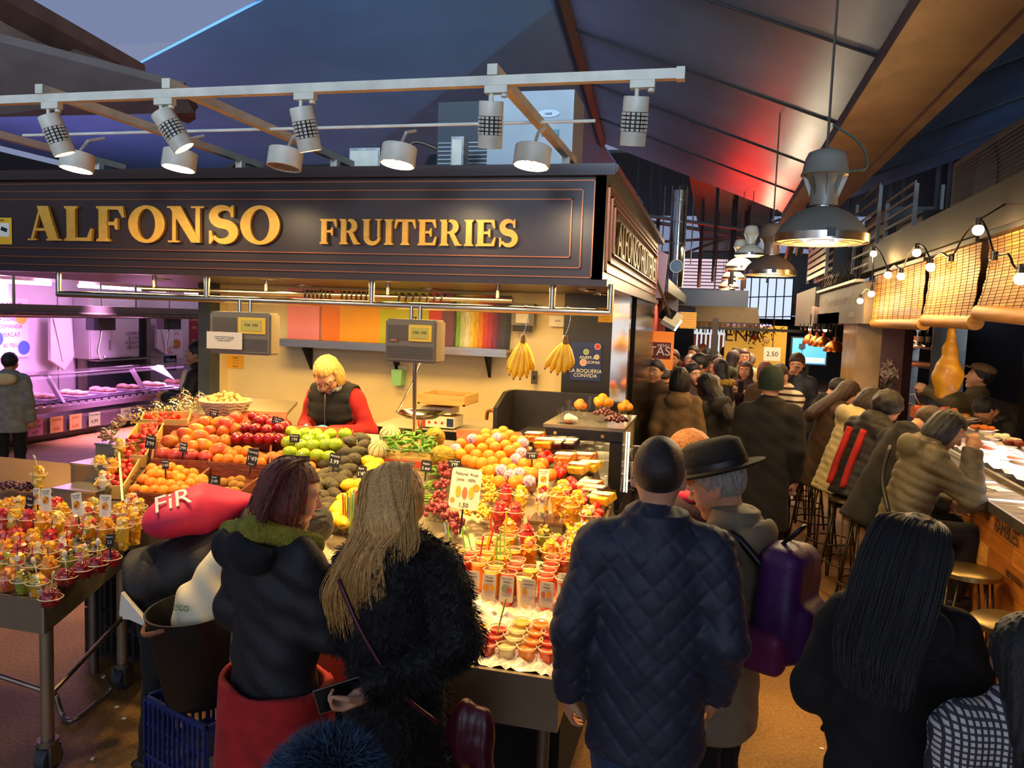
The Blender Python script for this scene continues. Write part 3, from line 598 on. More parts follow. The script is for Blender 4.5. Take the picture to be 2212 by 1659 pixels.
text('ALFONSO FRUITERIES', .30, mat('gold_dull', '#8a6b3c', .4, .3), sf, (FX1+.012, 6.3, 2.58), (math.pi/2, 0, math.pi/2), ext=.008, sx=1.05); text('35', .07, MATS['gold_dull'], sf, (FX1+.012, 4.75, 2.72), (math.pi/2, 0, math.pi/2), ext=.004)
# roof slab and soffit
struct(MB().b2((FX0, FY+.08, FZ1-.06), (FX1-.06, 8.2, FZ1)).build('ceiling_stall_roof', DARKP)); sof = MB().b2((FX0, FY+.08, FZ0), (FX1-.06, 8.2, FZ0+.03)).build('ceiling_soffit', mat('soffit_grey', '#6f675c', .5, .2, noise=(3, .1))); struct(sof)
SPOTE = emis('led_warm', '#ffd9a0', 14)
for i, (x, y) in enumerate(((-4.75, 4.5), (-3.6, 4.55), (-2.9, 4.75), (-1.95, 4.55), (-.95, 4.5), (-.85, 5.2), (-.85, 5.9), (-3.3, 5.9), (-2.2, 5.9), (-4.35, 5.5))):
 t = thing('recessed_downlight', 'round recessed downlight glowing under the fruit stall canopy', 'lamp', (x, y, FZ0), group='downlights under the canopy')
 m = MB(); m.lathe([(.075, 0), (.075, -.012), (.06, -.014), (.055, -.004)], 20); m.build('ring', CHROME, t, 40); m = MB(); m.lathe([(.056, -.006), (.0, -.006)], 20); m.build('lens', SPOTE, t)
 light('SPOT', (x, y, FZ0-.03), 14, WARM, (x, y-.1, 0), .05, spot=130, blend=.8)
# walls of the stall
struct(MB().b2((-4.45, 6.5, 0), (-1.94, 6.56, FZ0)).build('wall_back', CREAM)); struct(MB().prism([(-1.94, 6.5, 0), (-1.15, 6.36, 0), (-1.15, 6.44, 0), (-1.94, 6.56, 0)], (0, 0, FZ0)).build('wall_return', CREAM))
struct(MB().b2((-1.19, 6.3, 0), (-.75, 8.2, FZ0)).build('wall_side_dark', mat('dark_cladding', '#1f1c1b', .4)))
t = MB(); t.b2((-4.56, 6.25, 0), (-4.44, 6.6, FZ0)); struct(t.build('trim_9', mat('post_bluegrey', '#4d5359', .5, .3, noise=(5, .3)))); MB().b2((-4.44, 6.4, 0), (-4.42, 6.5, FZ0)).build('edge_strip', CREAM, bpy.data.objects['trim_9'])
t = MB(); t.b2((-.745, 5.9, 0), (-.62, 6.02, FZ0)); struct(t.build('trim_10', mat('steel_mirror', '#c9bfae', .10, 1)))
t = MB(); t.b2((-.74, 6.3, 0), (-.61, 8.2, FZ0)); struct(t.build('trim_11', mat('dark_glazed', '#161413', .15)))
struct(MB().b2((-4.5, 4.9, 0), (-.7, 6.5, .15)).build('floor_platform', mat('platform_grey', '#5b5148', .7)))
# ------------------------------------------------------------------ track rail with spotlights in front of the sign
RY, RZ = 3.0, 3.0
rail = thing('track_rail', 'long white lighting track carried on bars above the sign', 'rail')
xl, xr = -4.6, PY(1480, 156, RY).x
MB().b2((xl, RY-.018, RZ-.018), (xr-.03, RY+.018, RZ+.018)).build('track', WHITEP, rail); MB().cyl((-3.9, 3.76, RZ+.03), (-.6, 3.76, RZ+.03), .008).build('lamp_bar', WHITEP, rail)
MB().b2((xr-.03, RY-.022, RZ-.022), (xr, RY+.022, RZ+.022)).build('end_cap', WHITEP, rail)
for px, py in ((95, 183), (368, 168), (1068, 148), (-300, 200)):
 x = PY(px, py, RY).x; m = MB(); m.b2((x-.02, RY-.03, RZ+.018), (x+.02, 4.75, RZ+.058)); m.build('bar', WHITEP, rail); m = MB(); m.b2((x-.022, 4.5, FZ1), (x+.022, 4.545, RZ+.02)); m.build('upright', WHITEP, rail)
def spot(px, py, tilt, side, lab, on=True):
 x = PY(px, py, RY).x; t = thing('track_spotlight', lab, 'spotlight', (x, RY, RZ-.018), group='white track spotlights')
 MB().b2((-.035, -.016, -.028), (.055, .016, 0)).build('adapter', WHITEP, t); MB().cyl((.042, 0, -.03), (.042, 0, -.042), .013, n=12).build('knob', WHITEP, t, 40); MB().cyl((-.01, 0, -.028), (-.01, 0, -.06), .008).build('stem', WHITEP, t)
 R = Euler((math.radians(14), math.radians(tilt), 0)).to_matrix().to_4x4(); c = Matrix.Translation((-.01, 0, -.055))@R
 m = MB(); m.lathe([(0, 0), (.046, 0), (.048, -.004), (.048, -.055)], 24); m.lathe([(.048, -.125), (.048, -.175), (.044, -.176), (.042, -.13), (0, -.13)], 24); o = m.build('housing', WHITEP, t, 40); o.matrix_local = c
 m = MB(); m.lathe([(.0455, -.05), (.0455, -.13)], 24); o = m.build('core', BLACKM, t); o.matrix_local = c
 m = MB()
 for k in range(5):
  for j in range(16):
   a = 2*math.pi*j/16; m.box((.047*math.cos(a), .047*math.sin(a), -.062-k*.0142), (.004, .0118, .0095), (0, 0, a))
 o = m.build('vent_grid', WHITEP, t); o.matrix_local = c
 m = MB(); m.lathe([(.042, -.16), (0, -.16)], 20); o = m.build('lens', SPOTE, t); o.matrix_local = c
 w0 = Matrix.Translation((x, RY, RZ-.018))@c; a = w0@Vector((0, 0, -.19)); aim = w0@Vector((0, 0, -2)); aim = Vector((aim.x+side, 3.45, .9)); light('SPOT', a, 110, WARM, aim, .05, spot=78, blend=.7)
for a in ((108, 208, -16, 0, 'white perforated spotlight nearest the end of the sign letters A and L'), (352, 200, -30, .2, 'white spotlight tilted furthest sideways, above the letters F and O'), (655, 192, -8, .2, 'white spotlight over the gap between the two gold words'), (1068, 178, 4, .1, 'white spotlight hanging straight beside the third support bar'), (1383, 170, 4, -.2, 'white spotlight at the free end of the track')): spot(*a)
def drum(px, py, lab, on):
 p = PY(px, py, 3.6); t = thing('drum_lamp', lab, 'lamp', p, group='white drum lamps over the sign', rot=(math.radians(-7), math.radians(4), 0))
 m = MB(); m.lathe([(0, .045), (.082, .045), (.085, .042), (.085, -.045), (.08, -.046), (.08, -.035)], 28); m.build('housing', WHITEP, t, 40)
 m = MB(); m.lathe([(.08, -.036), (0, -.036)], 28); m.build('face', mat('lamp_face', '#77706a', .5), t)
 for k, (r, n) in enumerate(((.062, 12), (.036, 7), (0, 1))):
  for j in range(n): a = 2*math.pi*j/n; m = MB(); m.sphere((r*math.cos(a), r*math.sin(a), -.037), (.012, .012, .006), 8, 4); m.build('led', emis('led_bright', '#fff0cf', 30) if on else MATS['lamp_face'], t)
 m = MB(); m.tube([(0, 0, .045), (0, .05, .13), (0, .16, RZ+.03-p.z)], .008, 6); m.build('arm', WHITEP, t)
 if on: light('SPOT', p+Vector((0, 0, -.06)), 26, WARM2, p+Vector((.05, .40, -1.0)), .07, spot=132, blend=.5)
for px, py, n, on in ((167, 349, 'above the letter L', 1), (388, 346, 'above the letter N', 1), (616, 343, 'above the last letter O, unlit', 0), (861, 336, 'above the letters I and T', 1), (1150, 338, 'above the last letters of the smaller word', 1)): drum(px, py, 'short white drum lamp '+n, on)
# ------------------------------------------------------------------ things on the stall roof
ac = thing('air_conditioner', 'grey outdoor air conditioner standing on the stall roof behind the sign', 'air conditioner'); a, c = PY(1050, 200, 5.3), PY(1235, 342, 5.3)
GREYM = mat('grey_metal', '#8b9090', .5, .3, noise=(5, .1))
MB().b2((a.x+.02, 5.3, FZ1), (c.x, 5.7, a.z)).build('casing', GREYM, ac); MB().b2((a.x-.35, 5.32, FZ1), (a.x+.12, 5.68, a.z-.05)).build('fan_side', mat('coil_dark', '#2b2f33', .6), ac)
for i in range(14): MB().b2((a.x-.34, 5.31, FZ1+.03+i*.028), (a.x+.11, 5.32, FZ1+.038+i*.028)).build('fin', GREYM, ac)
p = PY(1185, 245, 5.29); m = MB(); m.lathe([(.075, 0), (0, 0)], 20, sy=.34); o = m.build('badge', mat('badge_white', '#b9c4c9', .5), ac, None, p); o.rotation_euler = (math.pi/2, 0, 0); text('casa', .03, INK, ac, p+Vector((0, -.004, 0))); p = PY(1188, 287, 5.29); MB().b2((p.x-.06, 5.285, p.z-.02), (p.x+.06, 5.3, p.z+.02)).build('nameplate', mat('teal_plate', '#3b7f86', .5), ac); text('GENERAL', .022, PAPER, ac, p+Vector((0, -.008, 0)))
cp = thing('compressor', 'dark refrigeration compressor with copper pipes on the stall roof', 'compressor'); p = PY(960, 300, 5.6)
m = MB(); m.lathe([(0, .0), (.13, .0), (.15, .06), (.15, .28), (.12, .36), (0, .38)], 18, (p.x, 5.6, FZ1)); m.build('tank', mat('tank_black', '#16181b', .4), cp, 40); m = MB(); m.tube(curve([(p.x-.25, 5.5, FZ1), (p.x-.28, 5.5, FZ1+.3), (p.x-.2, 5.5, FZ1+.45), (p.x, 5.55, FZ1+.4)], 5), .012, 6); m.build('pipe', mat('pipe_dull', '#5b4a3c', .5, .5), cp, True); MB().b2((p.x-.14, 5.43, FZ1+.2), (p.x-.02, 5.44, FZ1+.25)).build('plate', WHITEP, cp)
for i, (px0, px1, py0, lab) in enumerate(((755, 820, 320, 'weathered white junction box on the stall roof'), (975, 1000, 295, 'upright white block beside the compressor'))):
 a, c = PY(px0, py0, 4.9), PY(px1, 368, 4.9); t = thing('roof_box', lab, 'box'); MB().b2((a.x, 4.9, FZ1), (c.x, 5.0, a.z)).build('case', mat('flaked_white', '#a8a7a2', .7, noise=(20, .4)), t); MB().b2((a.x+.01, 4.892, FZ1+.02), (c.x-.01, 4.9, a.z-.02)).build('cover', WHITEP, t)
dt = thing('ventilation_duct', 'round dark ventilation duct lying along the stall roof', 'duct'); p = PY(560, 325, 5.4)
MB().cyl((p.x-.25, 5.5, FZ1+.15), (p.x+1.1, 5.5, FZ1+.15), .15, n=20).build('pipe', mat('duct_dark', '#3d3430', .5, .3), dt, 40); MB().cyl((p.x-.28, 5.5, FZ1+.15), (p.x-.22, 5.5, FZ1+.15), .165, n=20).build('collar', MATS['duct_dark'], dt, 40)
# ------------------------------------------------------------------ steel hanging rail under the canopy
SY = 4.42; RAILZ = 2.14
sr = thing('hanging_rail', 'polished steel rail hung below the front of the canopy', 'rail'); x0, x1 = PY(125, 632, SY).x, PY(1318, 690, SY).x
MB().cyl((x0, SY, RAILZ), (x1, SY, RAILZ), .021, n=16).build('bar', STEEL, sr, 40)
for px, py in ((127, 625), (447, 630), (803, 645), (1193, 650), (1318, 670)): x = PY(px, py, SY).x; MB().cyl((x, SY, RAILZ), (x, SY, FZ0), .018, n=14).build('hanger', STEEL, sr, 40)
r2 = thing('cable_rail', 'second steel rail behind the first, wound with black flex', 'rail'); MB().cyl((-4.0, 4.85, 2.20), (-1.25, 4.85, 2.20), .018, n=14).build('bar', STEEL, r2, 40)
for x in (-3.9, -3.0, -2.1, -1.35): MB().cyl((x, 4.85, 2.2), (x, 4.85, FZ0), .014, n=10).build('hanger', STEEL, r2, 40)
for a, c in ((-2.72, -2.5), (-2.45, -2.2), (-2.05, -1.7)):
 pts = [(a+(c-a)*i/60, 4.85+.024*math.sin(i*.75), 2.20+.026*math.cos(i*.75)) for i in range(61)]; MB().tube(pts, .0055, 5).build('flex', BLACKP, r2, True)
# ------------------------------------------------------------------ hanging scales
SCG = mat('scale_grey', '#7c7260', .45, .2); SCG2 = mat('scale_dark', '#5b5344', .5); LCDM = mat('lcd_green', '#a89a3c', .3, emit=('#b0a040', .25)); LCDY = mat('lcd_frame_yellow', '#e8c33a', .4)
def hscale(px0, py0, px1, py1, rz, lab, note):
 a, c = PY(px0, py0, 4.40), PY(px1, py1, 4.40); w_, h = c.x-a.x, a.z-c.z; t = thing('hanging_scale', lab, 'scale', ((a.x+c.x)/2, 4.40, c.z), math.radians(rz), group='electronic scales on the rail')
 b_ = bmesh.new(); bmesh.ops.create_cube(b_, size=1); bmesh.ops.scale(b_, vec=(w_, .15, h), verts=b_.verts); bmesh.ops.bevel(b_, geom=b_.edges[:], offset=.012, segments=2, affect='EDGES'); me = bpy.data.meshes.new('housing'); b_.to_mesh(me); b_.free(); me.materials.append(SCG); link('housing', me, t, (0, 0, h/2))
 MB().b2((w_*-.02, -.082, h*.5), (w_*.42, -.07, h*.88)).build('display_bezel', LCDY, t); MB().b2((w_*.03, -.086, h*.57), (w_*.36, -.08, h*.82)).build('screen', LCDM, t); text("0'00  0'00", .022, INK, t, (w_*.2, -.0875, h*.70))
 MB().b2((-w_*.44, -.079, h*.52), (-w_*.06, -.072, h*.86)).build('panel', SCG2, t); MB().b2((-w_*.40, -.083, h*.48), (-w_*.22, -.078, h*.535)).build('badge', mat('badge_red', '#8c2a22', .5), t); text('EPELSA', .012, PAPER, t, (-w_*.31, -.0845, h*.507))
 for i in range(6): MB().b2((-w_*.45, -.079, h*(.10+.05*i)), (w_*.45, -.073, h*(.125+.05*i))).build('rib', SCG2, t)
 for x in (-w_*.3, w_*.28): MB().cyl((x*.3, 0, h), (x*.3, 0, RAILZ-c.z), .011, n=10).build('hook_rod', CHROME, t, 40)
 if note:
  MB().b2((-w_*.52, -.092, h*.12), (w_*.06, -.089, h*.52)).build('note', PAPER, t); text('A partir del dia 15 de mayo\nno se cobrara en efectivo\nGracias, disculpen', .0115, INK, t, (-w_*.23, -.0935, h*.36))
 else: MB().cyl((0, 0, 0), (.0, .02, -.42), .012, n=10).build('weighing_stem', CHROME, t, 40)
 return t
hscale(470, 672, 590, 768, 8, 'grey hanging scale with a white notice taped on it', True); sc2 = hscale(843, 688, 952, 785, -3, 'grey hanging scale above the round steel weighing pan', False)
pn = PY(893, 892, 4.62); t = thing('weighing_pan', 'shallow round steel weighing pan on a stand', 'scale pan', (pn.x, 4.75, 0)); pz = pn.z-.02
m = MB(); m.lathe([(0, pz-.03), (.10, pz-.025), (.155, pz+.005), (.165, pz+.012), (.155, pz+.009), (.10, pz-.018), (0, pz-.022)], 28); m.build('pan', CHROME, t, 60); MB().cyl((0, 0, 1.25), (0, 0, pz-.02), .012).build('post', CHROME, t, 40); MB().tube([(-.16, 0, pz), (-.06, .02, pz+.22), (.0, .0, 1.81)], .007, 6).build('hanger', CHROME, t, True); MB().b2((-.12, -.08, 1.20), (.12, .1, 1.25)).build('base', STEELD, t)
# ------------------------------------------------------------------ banana hands on hooks
BAN = mat('banana_yellow', '#f2c21c', .45, noise=(9, .12), col2='#e0a410', coat=.15); BANE = mat('banana_tip', '#6b4a14', .7)
def banana_hand(px, py, fan, lab, rzs):
 p = PY(px, py, SY); t = thing('banana_hand', lab, 'bananas', (p.x, SY, p.z), group='bananas hung on the rail')
 MB().tube(curve([(0, 0, RAILZ-p.z+.024), (.025, 0, RAILZ-p.z+.01), (.02, 0, RAILZ-p.z-.06), (0, 0, .02), (-.015, 0, -.01), (-.01, 0, .015)], 6), .003, 5).build('hook', CHROME, t, True)
 m = MB(); m.cyl((0, 0, -.035), (0, 0, .012), .02, .012, 8); m.build('crown', BANE, t, 40)
 for i, (a, y, L) in enumerate(fan):
  pts = []; rr = []
  for k in range(9):
   u = k/8; ang = math.radians(a)*(1-.75*u); pts.append((L*u*.9*math.sin(math.radians(a))*(1-.25*u), y*u, -.02-L*u*(math.cos(math.radians(a))*.9+.1)+.0)); rr.append(.021*(.35+.65*min(1, 3.2*u))*(1 if u < .8 else 1-.85*((u-.8)/.2)**1.5))
  mb = MB(); mb.tube(pts, rr, 6); mb.build('banana', BAN, t, True); e = Vector(pts[-1]); mb = MB(); mb.sphere(e, .006, 6, 4); mb.build('tip', BANE, t, True)
banana_hand(1131, 728, ((-36, -.03, .2), (-25, -.06, .215), (-12, -.075, .225), (2, -.07, .22), (16, -.05, .215), (30, -.02, .2)), 'hand of ripe bananas hanging beside the plain wall', 0)
banana_hand(1222, 730, ((-46, -.03, .22), (-30, -.05, .2), (-12, -.06, .19), (4, -.05, .18), (16, -.03, .17), (26, .0, .16)), 'hand of ripe bananas hanging in front of the blue poster', 0)
# ------------------------------------------------------------------ back shelf with printed fruit panels
sh = thing('wall_shelf', 'steel wall shelf under the bright fruit picture panels', 'shelf'); MB().b2((-3.83, 6.22, 1.80), (-1.64, 6.5, 1.825)).build('board', STEEL, sh); MB().b2((-3.83, 6.21, 1.765), (-1.64, 6.225, 1.83)).build('lip', STEEL, sh)
for x in (-3.55, -2.7, -1.85): MB().prism([(x-.012, 6.5, 1.80), (x-.012, 6.3, 1.80), (x-.012, 6.5, 1.55)], (.024, 0, 0)).build('bracket', BLACKM, sh)
PP = (('#f08a8f', -3.76, -3.44), ('#f07a1e', -3.42, -3.24), ('#f5a514', -3.24, -2.86), ('#c4c01a', -2.86, -2.40), ('#d9332a', -2.40, -2.28), ('#7a4658', -2.28, -2.17))
pt = 'coloured fruit picture panel on the back wall shelf'
for i, (c, a, b_) in enumerate(PP):
 t = thing('fruit_poster', ('pink', 'deep orange', 'amber', 'lime green numbered seven', 'red watermelon', 'dull purple')[i]+' picture panel standing on the back wall shelf', 'panel', group='fruit picture panels'); m = mat('panel_%d' % i, c, .45, noise=(3, .08))
 MB().b2((a, 6.43, 1.826), (b_, 6.45, 2.28)).build('sheet', m, t); MB().b2((a-.004, 6.45, 1.826), (b_+.004, 6.46, 2.285)).build('backing', PAPER, t)
 if i == 3: text('7', .09, INK, t, (-2.53, 6.428, 2.03))
 if i == 4:
  mm = MB(); mm.sphere((-2.34, 6.43, 2.2), (.05, .006, .035), 14, 8); mm.build('slice', mat('melon_red', '#e6402e', .5), t, True)
for i, c in enumerate(('#7fae3c', '#cfd08a', '#e9e4c0', '#f0d75a', '#f2b61f', '#ee8a1e', '#d9502a', '#c23a4c', '#8e3550', '#5b3350', '#454049', '#2e3338')):
 x = -2.15+.04*i; t = thing('picture_strip', ('grass green', 'pale green', 'cream', 'lemon', 'golden', 'orange', 'vermilion', 'crimson', 'plum', 'aubergine', 'slate', 'black')[i]+' strip of the fruit picture display on the shelf', 'panel', group='fruit picture strips'); mm = MB(); zt = 2.27
 mm.prism([(x, 6.42, 1.826), (x+.039, 6.42, 1.826), (x+.046, 6.42, 2.0), (x+.04, 6.42, zt), (x+.0, 6.42, zt), (x+.006, 6.42, 2.0)], (0, .02, 0)); mm.build('sheet', mat('strip_%d' % i, c, .45, noise=(12, .25), stretch=(6, 1, 1)), t); MB().b2((x, 6.441, 1.826), (x+.039, 6.45, zt)).build('backing', PAPER, t)
# notices on the back wall and the poster
def sheet(name, lab, cat, a, c, y, m, lines=(), tm=INK, sz=.02, th=.004):
 t = thing(name, lab, cat); MB().b2((a.x, y-th, c.z), (c.x, y, a.z)).build('sheet', m, t); h = a.z-c.z
 for s_, fx, fz, k in lines: text(s_, sz*k, tm, t, (a.x+(c.x-a.x)*fx, y-th-.001, c.z+h*fz), ext=.0003)
 return t
sheet('notice', 'orange-yellow price notice pinned low on the cream wall', 'notice', PY(492, 766, 6.5), PY(527, 797, 6.5), 6.5, mat('notice_amber', '#e8a82a', .6), (('TARIFA', .5, .8, 1), ('-----------', .5, .6, 1), ('-----------', .5, .4, 1), ('MERCAT', .5, .15, .8)))
sheet('notice', 'small white calendar sheet on the return wall', 'notice', PY(1187, 683, 6.33), PY(1223, 706, 6.33), 6.33, PAPER, (('2020', .5, .55, 1.2), ('----------', .5, .2, .8)))
po = sheet('poster', 'blue market poster with white hand lettering and food drawings', 'poster', PY(1234, 738, 6.29), PY(1297, 824, 6.29), 6.295, mat('poster_blue', '#22356b', .5), (("ANEM A", .55, .60, 1.5), ('SOPAR', .75, .48, 1.4), ('LA BOQUERIA', .5, .25, 1.75), ('CONVIDA', .5, .13, 1.75)), CHALK, .024)
a, c = PY(1234, 738, 6.29), PY(1297, 824, 6.29); w_, h = c.x-a.x, a.z-c.z
for fx, fz, r, cm in ((.86, .9, .022, mat('poster_red', '#d23a30', .5)), (.5, .75, .02, MATS['poster_red'] if False else mat('poster_green', '#9db36a', .5)), (.85, .63, .018, mat('poster_tan', '#d9b48c', .5)), (.42, .47, .025, mat('poster_pink', '#e8a49a', .5))):
 m = MB(); m.lathe([(r, 0), (0, 0)], 16); o = m.build('drawing', cm, po, None, (a.x+w_*fx, 6.289, c.z+h*fz)); o.rotation_euler = (math.pi/2, 0, 0); m = MB(); m.lathe([(r*1.15, 0), (r, 0)], 16); o = m.build('outline', CHALK, po, None, (a.x+w_*fx, 6.288, c.z+h*fz)); o.rotation_euler = (math.pi/2, 0, 0)
sheet('cctv_sticker', 'yellow camera notice high on the dark column behind the rail', 'sticker', PY(1293, 665, 6.28), PY(1327, 697, 6.28), 6.29, YEL, (('AVISO', .5, .8, 1), ('-------', .5, .2, 1)))
t = thing('electric_meter', 'grey cable box mounted on the return wall above the bananas', 'box'); p = PY(1135, 690, 6.36); m = MB(); m.b2((p.x-.10, 6.28, p.z-.05), (p.x+.09, 6.36, p.z+.13)); m.build('case', GREYP, t); MB().b2((p.x-.06, 6.27, p.z-.03), (p.x+.05, 6.285, p.z+.09)).build('cover', mat('cover_pale', '#cfcabb', .5), t); MB().b2((p.x-.09, 6.29, p.z-.1), (p.x+.06, 6.35, p.z-.05)).build('gland', BLACKP, t)
t = thing('light_switch', 'brass switch plate on the cream return wall', 'switch'); p = PY(1155, 815, 6.36); MB().b2((p.x-.025, 6.34, p.z-.055), (p.x+.025, 6.36, p.z+.055)).build('plate', mat('bronze_plate', '#5d4f3a', .4, .6), t); MB().b2((p.x-.01, 6.332, p.z-.015), (p.x+.01, 6.34, p.z+.015)).build('rocker', BLACKP, t)
t = thing('cup_holder', 'pale green plastic holder hanging on the cream wall', 'holder'); p = PY(860, 815, 6.44); m = MB(); m.prism([(p.x-.05, 6.40, p.z+.07), (p.x+.05, 6.40, p.z+.07), (p.x+.042, 6.40, p.z-.07), (p.x-.042, 6.40, p.z-.07)], (0, .09, 0)); m.build('tub', mat('tub_green', '#8fc98a', .4), t); MB().b2((p.x-.07, 6.46, p.z+.06), (p.x+.07, 6.5, p.z+.10)).build('bracket', WHITEP, t)
# ------------------------------------------------------------------ desk behind the display with fruit boxes
p = PZ(870, 925, 1.17); q = PZ(1042, 905, 1.17)
t = thing('work_desk', 'grey work desk behind the vendor with a dark edge', 'desk'); MB().b2((-2.45, 5.35, 1.20), (-1.55, 6.1, 1.25)).build('top', mat('desk_top', '#b9ac90', .5), t); MB().b2((-2.47, 5.33, 1.19), (-1.53, 5.36, 1.255)).build('edge', BLACKM, t); MB().b2((-1.55, 5.33, 1.19), (-1.52, 6.1, 1.255)).build('edge', BLACKM, t)
for x in (-2.4, -1.6):
 for y in (5.45, 6.0): MB().b2((x-.02, y-.02, .15), (x+.02, y+.02, 1.20)).build('leg', STEELD, t)
def carton(px0, px1, py0, py1, y, d, lab, m, extra=None):
 a, c = PY(px0, py0, y), PY(px1, py1, y); t = thing('fruit_carton', lab, 'carton'); MB().b2((a.x, y, c.z), (c.x, y+d, a.z)).build('case', m, t); MB().b2((a.x+.012, y+.012, a.z), (c.x-.012, y+d-.012, a.z+.003)).build('lid', mat('carton_top', '#c9a25a', .7), t)
 if extra: extra(t, a, c, y)
 return c.z
def cherries(t, a, c, y):
 for i in range(3): m = MB(); m.sphere((a.x+.09+.05*i, y-.001, c.z+.035), (.011, .003, .011), 8, 5); m.build('printed_cherry', mat('cherry_print', '#c2362c', .5), t)
 MB().b2((c.x-.055, y-.002, c.z+.01), (c.x-.004, y, a.z-.01)).build('blue_panel', mat('print_blue', '#25315c', .5), t); MB().b2((a.x, y-.002, c.z), (a.x+.06, y, a.z)).build('red_panel', mat('print_red', '#c8332a', .5), t)
carton(903, 980, 897, 926, 5.45, .22, 'white cherry carton with red and blue print on the desk', mat('carton_white', '#e6dcc0', .7), cherries); carton(905, 973, 878, 897, 5.46, .2, 'smaller white lettered carton stacked on the cherry carton', MATS['carton_white'], lambda t, a, c, y: text('R. Martinez', .026, INK, t, ((a.x+c.x)/2, y-.002, (a.z+c.z)/2)))
t = thing('wooden_crate', 'shallow wooden tray on top of the stacked cartons', 'crate'); a, c = PY(905, 850, 5.42), PY(1005, 878, 5.42)
MB().b2((a.x, 5.40, c.z), (c.x, 5.74, c.z+.012)).build('bottom', WOODL, t)
for q0, q1 in (((a.x, 5.40), (c.x, 5.415)), ((a.x, 5.725), (c.x, 5.74)), ((a.x, 5.40), (a.x+.014, 5.74)), ((c.x-.014, 5.40), (c.x, 5.74))): MB().b2((q0[0], q0[1], c.z), (q1[0], q1[1], c.z+.075)).build('side', WOODL, t)
for i in range(4): MB().b2((a.x+.02, 5.44+.07*i, c.z+.03), (c.x-.02, 5.49+.07*i, c.z+.05)).build('slat', mat('crate_red', '#9a4a2a', .7), t)
t = thing('umbrella', 'furled umbrella with a curved wooden handle hooked on the desk edge', 'umbrella'); p = PY(1045, 905, 5.36); MB().tube(curve([(p.x-.02, 5.5, p.z-.02), (p.x-.005, 5.48, p.z+.04), (p.x+.045, 5.45, p.z+.05), (p.x+.065, 5.44, p.z), (p.x+.055, 5.43, p.z-.12)], 6), .013, 8).build('handle', mat('cane_wood', '#8a4a1e', .35), t, True); m = MB(); m.lathe([(.012, 0), (.035, -.12), (.04, -.5), (.008, -.62)], 12, (p.x+.055, 5.43, p.z-.1)); m.build('canopy', mat('umbrella_dark', '#2a2524', .8), t, 40)
# ------------------------------------------------------------------ dark steel counter and glazed display case at the aisle end
CASED = mat('case_dark_steel', '#3a3733', .35, .5)
t = thing('steel_counter', 'dark steel counter with a pale shelf beside the black column', 'counter'); a, c = PY(1110, 842, 5.75), PY(1330, 935, 5.75); z = a.z
MB().b2((a.x, 5.75, .15), (-.76, 5.80, z)).build('back_panel', CASED, t); MB().prism([(a.x, 5.30, .15), (a.x, 5.75, .15), (a.x, 5.75, z), (a.x, 5.55, z), (a.x, 5.30, z-.09)], (-.03, 0, 0)).build('side_panel', CASED, t); MB().b2((a.x+.12, 5.32, z-.30), (-.76, 5.75, z-.27)).build('shelf', STEEL, t); MB().b2((a.x+.2, 5.32, .15), (a.x+.24, 5.36, z-.3)).build('leg', STEEL, t)
for zz, yy in ((z-.12, 5.45), (z-.12, 5.62), (z-.3, 5.45)): MB().sphere((a.x-.033, yy, zz), .008, 8, 5).build('rivet', CHROME, t, True)
CY = 4.72; ct0, ct1 = PY(1180, 918, CY), PY(1346, 927, CY); CZT = ct1.z; CX0, CX1 = ct0.x, ct1.x; CZB = .95
cs = thing('display_case', 'glass display case with a dark frame at the aisle end of the stall', 'display case')
MB().b2((CX0-.02, CY, CZT-.02), (CX1+.01, CY+.75, CZT)).build('top_shelf', mat('shelf_glass_steel', '#b8b09c', .18, .7), cs)
m = MB(); m.b2((CX0, CY-.01, CZT-.085), (CX1, CY+.01, CZT-.02)); m.build('header', BLACKP, cs); MB().b2((CX1-.075, CY-.01, CZB), (CX1, CY+.012, CZT-.08)).build('post', BLACKP, cs); MB().b2((CX1-.02, CY+.72, CZB), (CX1, CY+.75, CZT-.02)).build('post', BLACKP, cs)
MB().b2((CX0+.02, CY-.004, CZB), (CX1-.075, CY, CZT-.085)).build('front_glass', GLASS, cs); MB().b2((CX1-.006, CY+.01, CZB), (CX1, CY+.72, CZT-.02)).build('side_glass', GLASS, cs); MB().b2((CX1+.004, CY+.3, CZB+.05), (CX1+.012, CY+.32, CZT-.06)).build('led_strip', emis('strip_led', '#ffe9c0', 6), cs)
MB().b2((CX0, CY+.70, CZB), (CX1, CY+.72, CZT-.02)).build('back_panel', mat('mirror_panel', '#c9c3b0', .12, .9), cs); MB().b2((CX0-.1, CY-.02, .12), (CX1, CY+.75, CZB)).build('plinth', CASED, cs); MB().prism([(CX0, CY+.05, CZB+.02), (CX1-.02, CY+.05, CZB+.02), (CX1-.02, CY+.68, CZB+.22), (CX0, CY+.68, CZB+.22)], (0, 0, .02)).build('sloping_tray', STEEL, cs)
for x in (CX0+.06, CX1-.12): MB().cyl((x, CY-.016, CZT-.05), (x, CY-.008, CZT-.05), .011, n=12).build('bolt', CHROME, cs, 40)
light('AREA', (CX1-.3, CY+.35, CZT-.05), 5, WARM2, (CX1-.3, CY+.3, 0), .3)
